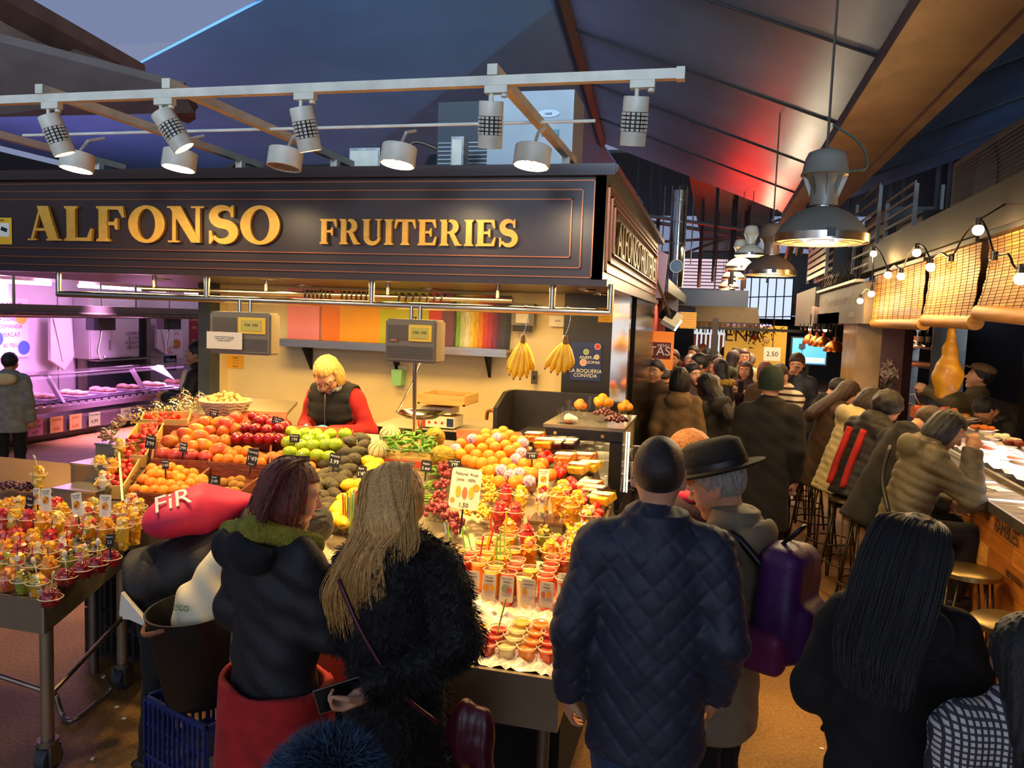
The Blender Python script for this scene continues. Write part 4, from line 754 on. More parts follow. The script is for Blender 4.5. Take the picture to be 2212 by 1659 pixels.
for i in range(3):                                                                    # plastic sleeves and packs seen through the glass
 for j in range(7):
  t = thing('plastic_tub', 'empty clear plastic tub stacked inside the glass case', 'tub', (CX0+.13+.065*j, CY+.16+.19*i, CZB+.10+.06*i), .3*math.sin(i*5+j), group='plastic tubs in the glass case'); m = MB(); m.lathe([(0, 0), (.026, 0), (.034, .05+.02*((i+j) % 3)), (.037, .055+.02*((i+j) % 3))], 10); m.build('shell', PLASTIC, t, 50); m = MB(); m.lathe([(.037, 0), (.033, .003), (0, .003)], 10, (0, 0, .056+.02*((i+j) % 3))); m.build('lid', clear('tub_lid', (.95, .97, .93), 1.2, .2), t)
# ------------------------------------------------------------------ fruit display stand
ST = mat('stand_steel', '#a89a80', .35, .75, noise=(4, .12))
ds = thing('fruit_stand', 'stepped steel stand that carries the whole fruit display', 'display stand')
XA, XB, XC = -3.45, -1.98, -.48                                                     # left edge, step in the front, aisle edge
def slab(x0, x1, y0, y1, t=.03): return [(x0, y0, dz(y0)-t), (x1, y0, dz(y0)-t), (x1, y1, dz(y1)-t), (x0, y1, dz(y1)-t)]
MB().prism([(x, y, dz(y)-.03) for x, y in ((XA, 3.46), (XB, 3.46), (XB, 4.72), (-2.85, 4.72), (-2.95, 5.2), (XA-.3, 5.2))], (0, 0, .025)).build('sloping_top', ST, ds); MB().prism([(x, y, dz(y)-.03) for x, y in ((XB, 2.69), (XC, 2.69), (XC, 4.1), (-.66, 4.2), (-1.02, 4.72), (XB, 4.72))], (0, 0, .025)).build('sloping_top', ST, ds)
MB().prism([(XB, 2.67, .62), (XB, 2.67, .815), (XC, 2.67, .815), (XC, 2.67, .62)], (0, .02, 0)).build('front_skirt', ST, ds)
MB().prism([(XA, 3.44, .80), (XA, 3.44, .985), (XB, 3.44, .985), (XB, 3.44, .80)], (0, .02, 0)).build('front_skirt', ST, ds)
MB().prism([(XC, 2.67, .62), (XC, 4.1, .85), (XC, 4.1, dz(4.1)+.03), (XC, 2.67, .82)], (.015, 0, 0)).build('side_skirt', ST, ds)
MB().b2((-2.85, 4.70, .75), (-1.02, 4.72, dz(4.7)-.02)).build('back_panel', ST, ds)
for x, y in ((-1.9, 2.85), (-.55, 2.85), (-1.9, 4.6), (-.55, 4.0), (-3.3, 3.6), (-3.3, 4.9)): MB().cyl((x, y, 0), (x, y, dz(y)-.03), .025).build('leg', STEELD, ds, 40)
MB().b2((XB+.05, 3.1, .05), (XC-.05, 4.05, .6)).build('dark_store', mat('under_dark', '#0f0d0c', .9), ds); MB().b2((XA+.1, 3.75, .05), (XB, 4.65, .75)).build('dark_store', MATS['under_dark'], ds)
for P, h in (([(520, 905), (620, 910), (612, 958), (505, 955)], .06), ([(630, 935), (750, 940), (722, 990), (620, 985)], .05), ([(400, 905), (490, 915), (470, 985), (345, 985)], .045), ([(325, 1005), (430, 1020), (385, 1075), (290, 1065)], .025), ([(985, 940), (1125, 945), (1170, 1040), (990, 1000)], .036), ([(470, 965), (560, 975), (555, 1005), (465, 1000)], .03), ([(570, 985), (690, 990), (690, 1012), (560, 1006)], .02), ([(745, 955), (800, 958), (700, 1135), (650, 1130)], .015)): MB().prism([DS(x, y) for x, y in P], (0, 0, h)).build('raised_bed', WICK, ds)
# steel risers at the back of the side table and between the cups
def riser(pa, pb, h, dep, lab):
 a, c = DS(*pa), DS(*pb); t = thing('steel_riser', lab, 'riser'); y = (a.y+c.y)/2; z = dz(y); MB().b2((a.x, y, z-.04), (c.x, y+dep, z+h-.004)).build('body', ST, t); MB().b2((a.x-.004, y-.004, z+h-.012), (c.x+.004, y+dep+.004, z+h)).build('lip', STEEL, t)
riser((108, 1092), (212, 1096), .09, .30, 'lowest polished steel riser behind the domed cups'); riser((153, 1040), (232, 1048), .11, .25, 'middle polished steel riser next to the strawberries'); riser((206, 995), (262, 1000), .11, .22, 'small upper steel riser below the wrapped nuts')
riser((1140, 1150), (1215, 1152), .055, .16, 'low steel riser under the tall fruit cups on the aisle side'); riser((1030, 1188), (1205, 1198), .03, .1, 'long steel step behind the juice cups')
# ------------------------------------------------------------------ fruit meshes
def lathe_mesh(name, prof, m, n=14, bend=None, smooth=True):
 mb = MB(); mb.lathe(prof, n)
 if bend: mb.v = [bend(Vector(p)) for p in mb.v]
 me = mb.mesh(name, smooth)
 for q in (m if isinstance(m, (list, tuple)) else [m]): me.materials.append(q)
 return me
def ball(r, k=8, sq=1.0): return [(max(1e-4, r*math.sin(math.pi*i/k)), -r*sq*math.cos(math.pi*i/k)) for i in range(k+1)]
ORG = mat('orange_peel', '#f5850f', .42, noise=(14, .07), bump=(90, .25), rnd=.06, hue=.008, coat=.1); MAND = mat('mandarin_peel', '#f7920c', .42, bump=(80, .25), rnd=.06, hue=.01, coat=.12)
RAPP = mat('apple_red', '#a5121a', .25, noise=(7, .45), rnd=.12, coat=.4); GAPP = mat('apple_green', '#a9c51c', .28, noise=(6, .12), rnd=.06, coat=.3); STEMM = mat('fruit_stalk', '#4a3418', .8); STK = mat('fruit_sticker', '#f4efe2', .5)
MANG = mat('mango_skin', '#f0a81e', .35, noise=(4.2, .5), col2='#cf4a2a', rnd=.08, hue=.015, coat=.2); MANGR = mat('mango_red', '#d95a3a', .35, noise=(5, .4), col2='#c23a36', rnd=.08, coat=.2); POMG = mat('pomegranate_skin', '#e2562e', .35, noise=(4, .4), col2='#c8281e', coat=.25)
AVO = mat('avocado_skin', '#4d4326', .55, noise=(20, .4), bump=(70, .8), rnd=.15, hue=.03); LEM = mat('lemon_peel', '#f7c21a', .4, bump=(70, .2), rnd=.05, hue=.008, coat=.12); KIW = mat('kiwi_skin', '#b8812f', .8, noise=(30, .25), rnd=.1); PEA = mat('peach_skin', '#f2a23a', .6, noise=(5, .4), col2='#e8642c', rnd=.08)
STRB = mat('strawberry_red', '#d4231c', .32, bump=(130, .5), rnd=.12, coat=.25); LEAF = mat('calyx_green', '#7f9a2c', .6, rnd=.15); WAL = mat('walnut_shell', '#d1a868', .7, noise=(25, .3), bump=(40, .8), rnd=.1)
GRAPR = mat('grape_red', '#8c2c33', .25, noise=(12, .3), rnd=.15, coat=.3); GRAPY = mat('grape_gold', '#e0b13a', .25, noise=(10, .2), coat=.3); CHER = mat('cherry_dark', '#4a1018', .18, rnd=.15, coat=.4)
def dim(r, top=.12, n=10):
 o = []
 for i in range(n+1): a = math.pi*i/n; R = r*math.sin(a)*1.06; z = -r*.92*math.cos(a); o.append((max(1e-4, R), z))
 o[-1] = (1e-4, r*(.92-top*2.2)); o[-2] = (o[-2][0], o[-2][1]*.97); o[0] = (1e-4, -r*.78); return o
ME = {'orange': lathe_mesh('orange', ball(.038), ORG), 'mandarin': lathe_mesh('mandarin', ball(.033, 8, .9), MAND), 'red_apple': lathe_mesh('red_apple', dim(.038), RAPP), 'green_apple': lathe_mesh('green_apple', dim(.038), GAPP),
      'mango': lathe_mesh('mango', ball(.044, 9, 1.28), MANG, 14, lambda p: Vector((p.x*.86+.10*abs(p.z)*0+.006*math.cos(p.z*40), p.y*.95, p.z))), 'red_mango': lathe_mesh('red_mango', ball(.045, 9, 1.12), MANGR, 14, lambda p: Vector((p.x, p.y*.92, p.z))),
      'pomegranate': lathe_mesh('pomegranate', dim(.046, .03), POMG), 'avocado': lathe_mesh('avocado', [(1e-4, -.045), (.020, -.041), (.033, -.026), (.037, -.006), (.033, .016), (.023, .036), (.014, .05), (1e-4, .056)], AVO), 'lemon': lathe_mesh('lemon', [(1e-4, -.045), (.010, -.04), (.024, -.028), (.032, -.008), (.031, .012), (.022, .03), (.009, .041), (1e-4, .048)], LEM),
      'kiwi': lathe_mesh('kiwi', ball(.026, 8, 1.3), KIW, 12), 'peach': lathe_mesh('peach', dim(.036, .06), PEA), 'walnut': lathe_mesh('walnut', ball(.017, 6, 1.15), WAL, 9), 'cherry': lathe_mesh('cherry', dim(.013, .06, 7), CHER, 9)}
_m = MB(); _m.tube([(0, 0, .024), (.003, .002, .034), (.008, .003, .044)], .0017, 5); STALK = _m.mesh('stalk', True); STALK.materials.append(STEMM)
_m = MB(); _m.lathe([(.0085, 0), (0, .0012)], 12); STICK = _m.mesh('sticker'); STICK.materials.append(STK)
_m = MB(); _m.lathe([(1e-4, -.026), (.008, -.02), (.0165, -.004), (.019, .008), (.012, .017), (1e-4, .019)], 10); SB = _m.mesh('strawberry', True); SB.materials.append(STRB)
_m = MB()
for k in range(6): a = k*math.pi/3; _m.add([(0, 0, .019), (.006*math.cos(a+.5), .006*math.sin(a+.5), .021), (.02*math.cos(a), .02*math.sin(a), .017+.006*(k % 2)), (.006*math.cos(a-.5), .006*math.sin(a-.5), .021)], [(0, 1, 2, 3)])
CALYX = _m.mesh('calyx'); CALYX.materials.append(LEAF)
rnd = random.Random(11)
def fruit(kind, p, lab, group, s=1.0, rot=None, parts=()):
 r = rot if rot is not None else (rnd.uniform(-.5, .5), rnd.uniform(-.5, .5), rnd.uniform(0, 6.28)); o = link(kind, ME[kind], None, p, 0, r, s); tag(o, lab, kind.replace('_', ' ').split()[-1], group)
 for nm, me in parts:
  c = link(nm, me, o)
  if nm == 'sticker': q = Vector((rnd.uniform(-.7, .7), -1, rnd.uniform(-.2, .6))).normalized(); Ri = Euler(r).to_matrix().inverted(); q = Ri@q; c.location = q*.0375; c.rotation_euler = q.to_track_quat('Z', 'Y').to_euler()
 return o
def cp(L, ox, oy, k): return [(ox+x/k, oy+y/k) for x, y in L]
def pile(kind, pix, lab, group, h=.05, s=1.0, rotf=None, parts=(), jit=0):
 for i, (x, y) in enumerate(pix): fruit(kind, DS(x, y, h+rnd.uniform(-jit, jit)), lab, group, s*rnd.uniform(.94, 1.06), rotf() if rotf else None, [q for q in parts if q[0] != 'sticker' or rnd.random() < .55])
AP = (('stalk', STALK), ('sticker', STICK)); up = lambda: (rnd.uniform(-.35, .35), rnd.uniform(-.35, .35), rnd.uniform(0, 6.28)); lie = lambda: (1.45+rnd.uniform(-.25, .25), rnd.uniform(-.3, .3), rnd.choice((1.2, -1.4, .6, -.5, 1.9)))
pile('red_apple', [(548, 900), (573, 905), (597, 910), (531, 923), (552, 926), (578, 928), (603, 925), (617, 920), (513, 945), (537, 946), (561, 947), (583, 947), (606, 948), (560, 908), (588, 915)], 'glossy dark red apple in the heap by the walnut basket', 'red apples', .10, 1, up, AP)
pile('green_apple', [(631, 932), (658, 936), (682, 938), (713, 938), (745, 937), (623, 955), (650, 962), (676, 962), (704, 960), (725, 960), (626, 977), (655, 982), (686, 984), (711, 986), (640, 940), (697, 948), (665, 950)], 'bright green apple in the heap in front of the vendor', 'green apples', .09, 1.1, up, AP)
pile('avocado', cp([(925, 395), (1050, 360), (1090, 435), (800, 440), (830, 490), (875, 525), (1005, 520), (970, 600), (870, 625), (660, 640), (790, 730), (650, 770), (900, 720), (740, 820), (710, 880), (830, 850), (560, 880), (550, 950), (745, 990), (605, 1020), (520, 1090), (680, 1100), (510, 1175), (650, 1170), (565, 1255), (370, 1100), (420, 1180), (450, 1040), (860, 790), (620, 830)], 580, 880, 5.267), 'dark rough avocado in the long slope of avocados', 'avocados', .05, 1.12, lie)
pile('lemon', cp([(1230, 530), (1150, 620), (1240, 640), (1150, 700), (1180, 760), (920, 885), (1050, 880), (980, 990), (1080, 1000), (1170, 940), (860, 1050), (930, 1060), (1060, 1060), (780, 1180), (740, 1290), (800, 1260), (830, 1130), (1130, 870), (1010, 1080), (890, 1180), (960, 1130), (1200, 690), (850, 1310)], 580, 880, 5.267), 'yellow lemon in the clear trays beside the avocados', 'lemons', .06, 1.15, lie)
pile('peach', cp([(40, 560), (150, 550), (240, 575), (320, 560), (500, 590), (430, 620), (470, 680), (510, 760), (560, 760), (90, 590), (-60, 590), (-130, 560)], 580, 880, 5.267), 'yellow-orange peach in the row above the red-haired woman', 'peaches', .05, 1.0, up)
pile('mango', cp([(1080, 440), (1225, 445), (980, 520), (1110, 540), (1250, 540), (1365, 510), (860, 555), (1020, 590), (700, 640), (870, 640), (1060, 680), (1275, 640), (1215, 730), (1165, 640), (930, 700)], 220, 820, 4.809), 'yellow mango with a red blush in the middle heap', 'yellow mangoes', .085, 1.02, lie)
pile('pomegranate', cp([(1385, 400), (1300, 460)], 220, 820, 4.809), 'large red pomegranate on top of the mango heap', 'pomegranates', .12, 1.1, up); pile('red_mango', cp([(650, 770), (770, 780), (930, 790), (1080, 800), (860, 770)], 220, 820, 4.809), 'round red mango in the front row of the mango crate', 'red mangoes', .075, .98, lie)
pile('orange', cp([(1300, 750), (1410, 750), (1510, 750), (1215, 830), (1310, 835), (1425, 840), (1650, 870), (1530, 860), (1350, 790), (1600, 800)], 220, 820, 4.809), 'yellow-orange grapefruit in the upper brown crate', 'grapefruits', .07, .95)
pile('mandarin', cp([(515, 925), (620, 945), (715, 915), (800, 945), (945, 975), (520, 990), (605, 990), (690, 1005), (870, 980), (810, 1035), (430, 1040), (515, 1075), (610, 1080), (705, 1095), (810, 1110), (940, 1030), (920, 1085), (345, 1145), (440, 1155), (540, 1155), (640, 1160), (1040, 1040), (1000, 1060), (750, 1150), (860, 1150), (560, 960), (760, 1000)], 220, 820, 4.809), 'orange mandarin in the lower brown crate by the strawberries', 'mandarins', .06, 1.05)
pile('kiwi', cp([(1260, 1075), (1350, 1055), (1440, 1045), (1380, 1100), (1020, 1130), (1100, 1150), (1210, 1165), (1295, 1165), (1380, 1165), (930, 1200), (1025, 1215), (1110, 1225), (1210, 1230), (1300, 1235), (1080, 1085), (1440, 1110), (820, 1200), (1160, 1100), (980, 1170)], 220, 820, 4.809), 'brown kiwi in the lower crate behind the red-haired woman', 'kiwis', .05, 1.08, lie)
pile('orange', cp([(595, 540), (770, 520), (700, 550), (835, 560), (350, 640), (600, 590), (765, 590), (885, 610), (950, 620), (440, 700), (560, 690), (690, 680), (795, 660), (345, 745), (500, 760), (625, 765), (835, 715), (905, 680), (740, 770), (410, 810), (560, 840), (660, 830), (795, 840), (980, 850), (1090, 840), (1160, 840), (1130, 890), (1055, 940), (730, 1020), (880, 1030), (1240, 950), (640, 915), (530, 610), (650, 640), (480, 830), (700, 900), (860, 900), (1000, 930), (940, 1010)], 920, 820, 4.609), 'bare orange in the big pyramid beside the melons', 'oranges in the pyramid', .075, 1.0)
# oranges wrapped in printed tissue
WRP = mat('tissue_purple', '#6e3f78', .5, noise=(60, .6), col2='#e9d6e4'); ME['orange_w'] = ME['orange']
for x, y in cp([(465, 600), (710, 590), (950, 740), (900, 800), (750, 910), (930, 940), (840, 960), (1030, 1020), (300, 700), (965, 640)], 920, 820, 4.609):
 o = fruit('orange', DS(x, y, .08), 'orange wrapped in printed purple tissue in the pyramid', 'wrapped oranges', 1.0, (0, 0, 0)); m = MB(); m.lathe([(max(1e-4, .0395*math.sin(a)), .0395*math.cos(a)) for a in [1.25*i/6 for i in range(7)]], 14); c = m.build('tissue', WRP, o, True); c.rotation_euler = (math.radians(50), rnd.uniform(-.4, .4), 0)
# melons
MEL = mat('melon_pale', '#e8d79a', .6, noise=(5, .12), bump=(50, .5)); MELG = mat('melon_groove', '#8f9a4a', .7); MELY = mat('melon_yellow', '#c9a51e', .5, noise=(18, .35), col2='#7d6b16', stretch=(3, 3, 1), bump=(40, .8))
for px, py, r in ((843, 940, .068), (817, 972, .062)):
 p = DS(px, py, .085); t = thing('cantaloupe', 'pale cantaloupe melon '+('behind' if r > .065 else 'in front of')+' the pepper boxes', 'melon', p, group='pale melons', rot=(.5, .3, .2)); mb = MB(); mb.lathe(ball(r, 12), 30); mb.v = [tuple(Vector(v)*(1-.03*abs(math.cos(5*math.atan2(v[1], v[0])))**8)) for v in mb.v]; mb.build('rind', MEL, t, True)
 for k in range(10):
  a = math.pi*(k+.0)/5; mb = MB(); mb.tube([(r*.985*math.sin(b_)*math.cos(a), r*.985*math.sin(b_)*math.sin(a), r*.985*math.cos(b_)) for b_ in [.2+i*.3 for i in range(10)]], .0025, 5); mb.build('groove', MELG, t, True)
for px, py, rt, lb in ((940, 945, (1.2, .3, .4), 'ridged yellow melon behind the pepper boxes'), (957, 985, (1.3, .2, -.6), 'ridged yellow melon lying before the orange pyramid')):
 t = thing('yellow_melon', lb, 'melon', DS(px, py, .08), group='yellow melons', rot=rt); mb = MB(); mb.lathe(ball(.062, 12, 1.35), 36); mb.v = [tuple(Vector((v[0], v[1], v[2]))*(1+.02*math.sin(14*math.atan2(v[1], v[0])))) for v in mb.v]; mb.build('rind', MELY, t, True); mb = MB(); mb.cyl((0, 0, .08), (.006, 0, .098), .004); mb.build('stalk', STEMM, t)
# strawberries and their cardboard trays
def tray_px(P, hgt, m, lab, name='fruit_tray', th=.008, back=True, cat='tray', group=None):
 """tray on the display slope, pixel corners given back-left, back-right, front-right, front-left"""
 Q = [DS(x, y) for x, y in P]; t = thing(name, lab, cat, group=group); MB().prism(Q, (0, 0, .006)).build('bottom', m, t)
 for i in range(4):
  a, c = Q[i], Q[(i+1) % 4]; d = (c-a).normalized(); n_ = Vector((-d.y, d.x, 0))*th; MB().prism([a, c, c+n_, a+n_], (0, 0, hgt)).build('side', m, t)
 return t, Q
CARD = mat('card_pale', '#e0b566', .75, noise=(5, .12))
def bilin(P, u, v_): a = Vector(P[0]).lerp(Vector(P[1]), u); c = Vector(P[3]).lerp(Vector(P[2]), u); return a.lerp(c, v_)
for P, n, lab in (([(299, 938), (352, 938), (312, 1010), (252, 1008)], 46, 'upper'), ([(243, 1020), (300, 1018), (264, 1078), (205, 1076)], 44, 'lower'), ([(312, 912), (412, 912), (405, 930), (306, 930)], 12, 'rear')):
 t, Q = tray_px(P, .075, CARD, 'pale cardboard strawberry tray, the '+lab+' one of three'); text('Eno', .07, mat('tray_ink', '#7a2a20', .7), t, tuple((Q[1]+Q[2])/2+Vector((.012, 0, .04))), (math.radians(75), 0, math.radians(-68)))
 for i in range(n):
  q = bilin(Q, rnd.uniform(.06, .94), (i+.5)/n); q.z += .06+rnd.uniform(-.012, .018)
  o = link('strawberry', SB, None, q, 0, (rnd.uniform(0, 6), rnd.uniform(-1.2, 1.2), rnd.uniform(0, 6)), rnd.uniform(.85, 1.2)); tag(o, 'red strawberry in the '+lab+' cardboard tray', 'strawberry', 'strawberries in the '+lab+' tray')
  if rnd.random() < .6: link('calyx', CALYX, o)
# brown woven crates
def crate(P, hgt, lab):
 t, Q = tray_px(P, hgt, WICK, lab, 'brown_crate', .012, cat='crate', group='brown woven fruit crates'); a, c = Q[3], Q[2]; n_ = int((c-a).length/.07)
 for i in range(n_+1):
  q = a.lerp(c, i/max(1, n_)); MB().b2((q.x-.006, q.y-.012, q.z), (q.x+.006, q.y+.002, q.z+hgt+.004)).build('upright', WICK, t)
 for k in (.0, .5, 1.0): MB().prism([a+Vector((0, -.006, hgt*k*.96)), c+Vector((0, -.006, hgt*k*.96)), c+Vector((0, .004, hgt*k*.96)), a+Vector((0, .004, hgt*k*.96))], (0, 0, .010)).build('rail', WICK, t)
crate([(342, 942), (452, 946), (450, 1026), (330, 1020)], .075, 'brown woven crate of mangoes'); crate([(462, 948), (585, 960), (580, 1034), (453, 1028)], .075, 'brown woven crate of grapefruit next to the mango crate'); crate([(325, 1024), (452, 1030), (375, 1096), (279, 1088)], .06, 'brown woven crate of mandarins by the strawberry tray'); crate([(455, 1032), (575, 1040), (480, 1110), (378, 1104)], .06, 'brown woven crate of kiwis in the lower row'); crate([(505, 925), (625, 928), (615, 976), (498, 972)], .06, 'brown woven crate of red apples at the back'); crate([(628, 940), (760, 945), (735, 1000), (612, 996)], .05, 'brown woven crate of green apples at the back')
# clear trays for lemons and pears
for i, P in enumerate(([(772, 972), (845, 975), (835, 1018), (768, 1012)], [(740, 1032), (820, 1036), (812, 1062), (735, 1056)], [(728, 1072), (805, 1076), (790, 1102), (722, 1096)], [(705, 1108), (780, 1112), (765, 1145), (700, 1138)])): tray_px(P, .07, PLASTIC, 'clear plastic tray of lemons, number %s from the melons' % ('one', 'two', 'three', 'four')[i], 'clear_tray', .003, group='clear lemon trays')
# peppers in clear boxes on a red lined box
PEP = mat('pepper_green', '#5f9a1c', .28, noise=(8, .3), rnd=.15, coat=.3); a, c = DS(826, 1004), DS(945, 1008)
t = thing('pepper_carton', 'low carton with a red lining under the pepper boxes', 'carton'); MB().prism([DS(832, 955), DS(940, 958), c, a], (0, 0, .045)).build('case', CARD, t); MB().b2((a.x, a.y-.012, a.z), (c.x, a.y-.004, a.z+.04)).build('front', mat('lining_red', '#c4442a', .6), t)
for k, (x0, x1) in enumerate(((828, 866), (866, 904), (904, 942))):
 P = [(x0+6, 945), (x1+5, 946), (x1, 992), (x0, 990)]; Q = [DS(x, y, .05) for x, y in P]; t = thing('pepper_box', 'clear box of small green peppers, '+('one beside the pale melons', 'middle one of three', 'one beside the yellow melons')[k], 'box', group='boxes of green peppers'); MB().prism(Q, (0, 0, .004)).build('bottom', PLASTIC, t)
 for i in range(4): aa, cc = Q[i], Q[(i+1) % 4]; MB().prism([aa, cc, cc+Vector((0, 0, .055)), aa+Vector((0, 0, .055))], (.001, .002, 0)).build('side', PLASTIC, t); MB().tube([aa+Vector((0, 0, .055)), cc+Vector((0, 0, .055))], .003, 5).build('rim', clear('rim_clear', (.92, .95, .85), 1.5, .2), t)
 for i in range(26):
  q = bilin(Q, rnd.uniform(.1, .9), rnd.uniform(.08, .92))+Vector((0, 0, .02+.002*i)); d = Vector((rnd.uniform(-1, 1), rnd.uniform(-1, 1), rnd.uniform(-.3, .4))).normalized(); mb = MB(); mb.tube(curve([q-d*.034, q-d*.012+Vector((0, 0, .004)), q+d*.012, q+d*.03-Vector((0, 0, .006))], 2), [.004, .008, .0105, .010, .0085, .0065, .002], 6); o = mb.build('green_pepper', PEP, None, True); tag(o, 'small green pepper in a clear box'+(' beside the pale melons', ' in the middle', ' beside the yellow melons')[k], 'pepper', 'green peppers in box %d' % (k+1)); mb = MB(); mb.tube([q-d*.034, q-d*.045+Vector((0, 0, .003))], .002, 5); mb.build('stalk', MELG, o)
# beans
for k, (px, py) in enumerate(((938, 1030), (940, 1065), (935, 1095))):
 t = thing('bean_tub', 'clear tub of thin green beans, '+('upper', 'middle', 'lower')[k]+' one by the red grapes', 'tub', DS(px, py, 0), group='bean tubs'); m = MB(); m.lathe([(.045, 0), (.058, .05), (.061, .052)], 14); m.build('shell', PLASTIC, t, 50); m = MB()
 for i in range(34): a = rnd.uniform(0, 6.28); q = Vector((rnd.uniform(-.03, .03), rnd.uniform(-.03, .03), .02+.045*i/34)); d = Vector((math.cos(a), math.sin(a), .15)); m.tube([q-d*.05, q, q+d*.05-Vector((0, 0, .01))], .0035, 4)
 tag(m.build('beans', mat('bean_green', '#7fa02c', .4), t, True), kind='stuff')
# grapes
GB = MB().sphere((0, 0, 0), (.0125, .0125, .014), 8, 6).mesh('grape', True); GB.materials.append(GRAPR)
for k, (px, py) in enumerate(cp([(190, 910), (230, 990), (160, 1080), (130, 1200), (180, 1310), (60, 1320), (250, 1400), (300, 1490)], 920, 820, 4.609)):
 t = thing('red_grape_bunch', 'bunch of red grapes, '+('top', 'second', 'third', 'fourth', 'fifth', 'sixth', 'seventh', 'lowest')[k]+' one beside the juice sign', 'grapes', DS(px, py, .04), group='red grape bunches'); MB().tube([(0, 0, .05), (.01, .02, .02), (0, -.02, -.02)], .0025, 5).build('stalk', MELG, t)
 for i in range(26): u = rnd.random(); a = rnd.uniform(0, 6.28); r = .042*(1-.3*u); link('grape', GB, t, (r*math.cos(a)*rnd.uniform(.3, 1), r*math.sin(a)-.03+.06*u, .035*rnd.random()+.01*u))
GY = MB()
for k, (px, py) in enumerate(cp([(590, 960), (610, 1040), (640, 1120), (650, 1200), (440, 1320), (530, 1330), (610, 1370)], 920, 820, 4.609)):
 t = thing('gold_grape_bunch', 'bunch of golden grapes, '+('top', 'second', 'third', 'fourth', 'fifth', 'sixth', 'lowest')[k]+' one behind the juice sign', 'grapes', DS(px, py, .04), group='golden grape bunches'); m = MB()
 for i in range(42): u = rnd.random(); a = rnd.uniform(0, 6.28); r = .045*(1-.3*u); m.sphere((r*math.cos(a)*rnd.uniform(.2, 1), r*math.sin(a)-.03+.06*u, .035*rnd.random()+.01*u), .0095, 7, 5)
 tag(m.build('grapes', GRAPY, t, True), kind='stuff'); MB().tube([(0, 0, .05), (.01, .01, .03), (0, -.01, .01)], .002, 4).build('stalk', MELG, t)
# ------------------------------------------------------------------ walnut basket and bags of nuts
p = DS(487, 905, .0); t = thing('wicker_basket', 'white wicker basket heaped with walnuts', 'basket', p); z = 0
m = MB(); m.lathe([(.10, 0), (.155, .10), (.165, .125), (.158, .13), (.15, .118), (.0, .1)], 28); m.build('shell', mat('wicker_white', '#d9cda6', .7, noise=(30, .3), stretch=(1, 1, 4), bump=(50, 1)), t, 50)
for i in range(5): zz = .02+.023*i; r = .10+.055*zz/.10+.004; MB().tube([(r*math.cos(a*.2618), r*math.sin(a*.2618), zz+.005*(-1)**a) for a in range(25)], .007, 5).build('weave', MATS['wicker_white'], t, True)
MB().tube([(.166*math.cos(a*.2618), .166*math.sin(a*.2618), .128) for a in range(25)], .012, 6).build('rim', MATS['wicker_white'], t, True)
for i in range(70): a = rnd.uniform(0, 6.28); r = .145*math.sqrt(rnd.random()); fruit('walnut', p+Vector((r*math.cos(a), r*math.sin(a), .125+.06*(1-r/.145)+rnd.uniform(-.008, .008))), 'pale walnut heaped in the white wicker basket', 'walnuts in the basket', rnd.uniform(.85, 1.15))
def bag(px, py, r, h, c, lab, n=60, lump=.008):
 p = DS(px, py, 0); t = thing('nut_bag', lab, 'bag', p, group='clear bags of nuts'); m = MB()
 for i in range(n): a = rnd.uniform(0, 6.28); q = r*.85*math.sqrt(rnd.random()); m.sphere((q*math.cos(a), q*math.sin(a)*.8, rnd.uniform(.01, h*.8)*(1-.3*q/r)), (lump*rnd.uniform(.7, 1.4), lump*.7, lump*.6), 6, 4, Euler((rnd.uniform(0, 3), rnd.uniform(0, 3), 0)).to_matrix())
 tag(m.build('nuts', c, t, True), kind='stuff'); m = MB(); m.lathe([(r*.7, 0), (r, h*.3), (r*.95, h*.65), (r*.5, h*.92), (r*.16, h), (r*.3, h*1.14)], 14, sy=.82); m.v = [tuple(Vector(v)*(1+.06*math.sin(7*math.atan2(v[1], v[0])+20*v[2]))) for v in m.v]; m.build('film', clear('bag_film', gloss=.6, rough=.15), t, True); m = MB(); m.tube([(r*.17*math.cos(a), r*.14*math.sin(a), h) for a in [i*.63 for i in range(11)]], .003, 4); m.build('tie', mat('bag_tie', '#b8912a', .4), t)
N1, N2, N3 = mat('nut_gold', '#dfb04a', .5, rnd=.1), mat('nut_brown', '#9a6a34', .55), mat('nut_pale', '#e3cf9a', .55)
for a in ((300, 918, .075, .12, N1, 'clear bag of golden dried slices nearest the chicken stall'), (338, 908, .08, .13, N1, 'clear bag of golden dried fruit behind the strawberry tray'), (375, 902, .08, .13, N3, 'clear bag of pale cashew nuts beside the golden bags'), (405, 892, .075, .12, N3, 'clear bag of pale nuts next to the walnut basket'), (432, 878, .06, .10, N2, 'clear bag of brown dried figs against the walnut basket'), (398, 872, .06, .1, N2, 'clear bag of brown nuts at the very back')): bag(*a)
for i, (px, py) in enumerate(((228, 945), (248, 930), (262, 915), (243, 950))):
 t = thing('wrapped_tub', 'round clear tub of mixed nuts, '+('first', 'second', 'third', 'fourth')[i]+' from the side table', 'tub', DS(px, py, .12), group='tubs of nuts', rot=(.5, -.3, 0)); m = MB(); m.lathe([(0, 0), (.045, 0), (.05, .03), (.03, .06), (0, .068)], 14); m.build('shell', PLASTIC, t, 50); m = MB()
 for k in range(26): a = rnd.uniform(0, 6.28); q = .038*math.sqrt(rnd.random()); m.sphere((q*math.cos(a), q*math.sin(a), .012+.03*rnd.random()), (.009, .006, .006), 6, 4)
 tag(m.build('nuts', N2, t, True), kind='stuff'); MB().cyl((0, 0, .112-.12), (0, 0, -.004), .03, n=10).build('foot', ST, t)
